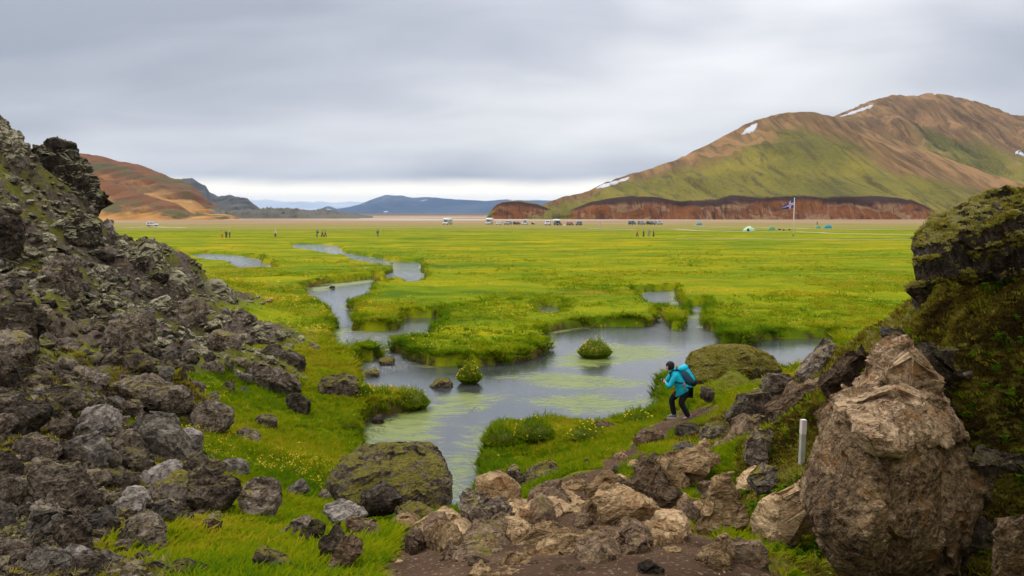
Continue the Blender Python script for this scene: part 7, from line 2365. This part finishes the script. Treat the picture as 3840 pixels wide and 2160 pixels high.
# ------------------------------------------------------------------ tents
def tent(px, py, wpx, hpx, label, matn, style, rz=0.0, door='black_cloth'):
    p = at_z(px, py, 0.0)
    k = p.y / F
    Wt, Ht = wpx * k, hpx * k
    root = empty('tent', (p.x, p.y, float(z_at(p.x, p.y))), rz)
    tag(root, label, 'tent', 'tents pitched on the flat')
    bm = bmesh.new()
    N_, M_ = 24, 14
    rows_ = []
    for i in range(N_ + 1):
        u = -1 + 2 * i / N_
        row = []
        if style == 'dome':
            hh = Ht * max(0.0, 1 - abs(u) ** 2.2) ** 0.7
            dd = Wt * 0.38 * max(0.0, 1 - abs(u) ** 2.4) ** 0.5
        else:                                    # two hoops with a saddle between them
            env = max(0.0, 1 - abs(u) ** 1.7)
            hh = Ht * env ** 0.8 * (0.86 + 0.14 * math.cos(2 * PI * (u * 1.6)) ** 2 + 0.10 * (1 if 0.05 < u < 0.25 else 0))
            dd = Wt * 0.30 * env ** 0.55
        for j in range(M_ + 1):
            a = PI * j / M_
            row.append(bm.verts.new((u * Wt / 2, -math.cos(a) * dd * (1 if style == 'dome' else 0.9 + 0.1 * math.cos(a) ** 2), hh * math.sin(a) ** (0.9 if style == 'dome' else 0.75))))
        rows_.append(row)
    for r0, r1 in zip(rows_, rows_[1:]):
        for j in range(M_):
            bm.faces.new((r0[j], r0[j + 1], r1[j + 1], r1[j]))
    bmesh.ops.remove_doubles(bm, verts=bm.verts, dist=0.004)
    fly = link('flysheet', from_bm('flysheet', bm), MATS[matn], root)
    bm = slab_from([(-Wt * .30, -Wt * .27, .02), (-Wt * .10, -Wt * .345, .02), (-Wt * .14, -Wt * .25, Ht * .55), (-Wt * .24, -Wt * .20, Ht * .5)], (-0.3, -1, 0.4), .02)
    link('door', from_bm('door', bm), MATS[door], root, False)
    for sx_ in (-1, 1):
        link('guy_line', from_bm('guy_line', tube_bm([(sx_ * Wt * .36, 0, Ht * .62), (sx_ * Wt * .68, -.2, .02)], .012, 5)), MATS['pole_white'], root)
    return root


tent(1759, 566.3, 17, 7.5, 'small teal dome tent nearest the parked cars', 'tent_teal', 'dome')
tent(1884, 581, 31, 12.5, 'pale mint tunnel tent nearest the flagpole row', 'tent_mint', 'tunnel', 0.15)
tent(1941.5, 578.8, 17.5, 9.5, 'small green tent between the mint tent and the flagpole', 'tent_green', 'dome', 0.2)
tent(2058.5, 574.6, 14, 8.5, 'green dome tent with a camper behind it', 'tent_green', 'dome')
tent(2083, 574.3, 20, 9.0, 'blue teal tent at the right end of the campsite', 'tent_blue', 'dome', -0.1)
for px, py, sx_, sz_, mt, lb in [(1420, 567.5, .9, .55, 'flag_white', 'small white box on the ground by the camper truck'), (1961, 579, .8, .35, 'black_cloth', 'dark bag lying right of the small green tent'), (1971, 580, .6, .3, 'black_cloth', 'small dark bag nearer the flagpole'), (1986, 579.5, .6, .32, 'black_cloth', 'small dark bag closest to the flagpole')]:
    p = at_z(px, py, 0.0)
    e = empty('camp_bag', (p.x, p.y, float(z_at(p.x, p.y))))
    tag(e, lb, 'bag')
    part('bag', mt, e, [((-sx_ / 2, -.25, 0), (sx_ / 2, .25, sz_), 0.85)], bev=.06)
    part('handle', 'grey_cloth', e, [((-.12, -.03, sz_), (.12, .03, sz_ + .05))])

# ------------------------------------------------------------------ flag
p = at_z(1995.5, 593.8, 0.0)
gz_ = float(z_at(p.x, p.y))
HP = 9.0
pole = empty('flagpole', (p.x, p.y, gz_))
tag(pole, 'tall white flagpole standing alone on the meadow', 'flagpole')
link('pole', from_bm('pole', tube_bm([(0, 0, .3), (0, 0, 4.5), (0, 0, HP)], [.085, .075, .05], 12)), MATS['pole_white'], pole)
link('finial', from_bm('finial', ball_bm((0, 0, HP + .06), .09, sub=2)), MATS['pole_white'], pole)
part('base_block', 'grey_paint', pole, [((-.2, -.2, -.1), (.2, .2, .32))], bev=.03)
link('halyard', from_bm('halyard', tube_bm([(-.10, -.03, HP - .2), (-.10, -.03, 1.2)], .012, 5)), MATS['flag_white'], pole)
flag = empty('flag', (p.x - .12, p.y, gz_ + HP - 0.15))
tag(flag, 'blue flag with a red cross edged in white, drooping from the pole', 'flag')


def flag_pt(u, v):
    x = -2.65 * u * (1 - 0.06 * math.sin(u * 5))
    top_ = -1.85 * u ** 1.15
    bot_ = -2.1 - 0.45 * u
    z = top_ + (bot_ - top_) * v
    y = 0.30 * math.sin(u * 7.5 + v * 1.2) * u ** 0.6 + 0.10 * math.sin(v * 6 + u * 3) * u
    return (x, y, z)


cells = {'blue_field': [], 'white_cross': [], 'red_cross': []}
for i in range(25):
    for j in range(18):
        if (8 <= i < 10) or (8 <= j < 10):
            nm = 'red_cross'
        elif (7 <= i < 11) or (7 <= j < 11):
            nm = 'white_cross'
        else:
            nm = 'blue_field'
        cells[nm].append((i, j))
for nm, mt in (('blue_field', 'flag_blue'), ('white_cross', 'flag_white'), ('red_cross', 'flag_red')):
    bm = bmesh.new()
    cache = {}

    def gv(i, j):
        if (i, j) not in cache:
            cache[i, j] = bm.verts.new(flag_pt(i / 25, j / 18))
        return cache[i, j]
    for i, j in cells[nm]:
        bm.faces.new((gv(i, j), gv(i, j + 1), gv(i + 1, j + 1), gv(i + 1, j)))
    link(nm, from_bm(nm, bm), MATS[mt], flag)

# ------------------------------------------------------------------ trail marker
p = hit(2015.5, 1178)
post = empty('marker_post', (p.x, p.y, p.z - .02), 0.15)
PK = p.y / 10.6
post.scale = (PK, PK, PK)
tag(post, 'short weathered trail marker post with a paler top among the rocks', 'post')
post.rotation_euler = (0, math.radians(0.8), 0.15)
part('post', 'weathered_wood', post, [((-.033, -.033, -.2), (.033, .033, .50))], bev=.004)
part('painted_top', 'pink_white_paint', post, [((-.035, -.035, .50), (.035, .035, .70))], bev=.004)

# ------------------------------------------------------------------ pale tracks on the flat
m, t = mat('track')
pos = t.n('ShaderNodeNewGeometry').outputs['Position']
finish(t, t.mix(t.noise(t.vscale(pos, (0.3, 0.6, 1)), 1.0, 5.0), (0.33, 0.27, 0.16), (0.52, 0.44, 0.31)), 0.95, None, 0.1)


def track(pts, width):
    P = [at_z(a, b, 0.0) for a, b in pts]
    V, Fc = [], []
    n = 0
    for a, b in zip(P, P[1:]):
        st = max(2, int((b - a).length / 2.5))
        for i in range(st):
            q = a.lerp(b, i / st)
            d = (b - a).normalized()
            nr_ = Vector((-d.y, d.x, 0))
            wob_ = 0.35 * width * float(vnoise(np.array([q.x * 0.15]), np.array([q.y * 0.15]), 1.0)[0])
            for s_ in (-1, 0, 1):
                c = q + nr_ * (s_ * width * 0.5 + wob_)
                V.append((c.x, c.y, float(z_at(c.x, c.y)) + 0.035))
            if n:
                k = len(V) - 6
                Fc += [(k, k + 1, k + 4, k + 3), (k + 1, k + 2, k + 5, k + 4)]
            n += 1
    o = link('track', mesh_np('track', np.array(V), np.array(Fc)), MATS['track'])
    return tag(o, kind='structure')


track([(1700, 601.5), (1900, 601), (2100, 602), (2340, 604)], 1.6)
track([(1690, 576), (1750, 580), (1900, 583.5), (2000, 583), (2120, 588), (2330, 592)], 3.0)
track([(1740, 568.5), (1860, 571), (2100, 577), (2330, 579)], 3.0)
track([(1480, 575), (1560, 577), (1620, 578)], 2.5)
track([(300, 573), (380, 571), (480, 573.5), (600, 573)], 4.0)

# ------------------------------------------------------------------ haze in the air
bm = bmesh.new()
box_bm(bm, (-26000, -300, -3), (26000, 17000, 330))
hz = bpy.data.objects.new('haze', from_bm('haze', bm))
COL.objects.link(hz)
m = bpy.data.materials.new('haze')
m.use_nodes = True
t = NT(m.node_tree)
pv = t.n('ShaderNodeVolumePrincipled', Color=(0.36, 0.60, 1.0), Density=5.0e-5)
t.n('ShaderNodeOutputMaterial', Volume=pv)
hz.data.materials.append(m)
tag(hz, kind='stuff')
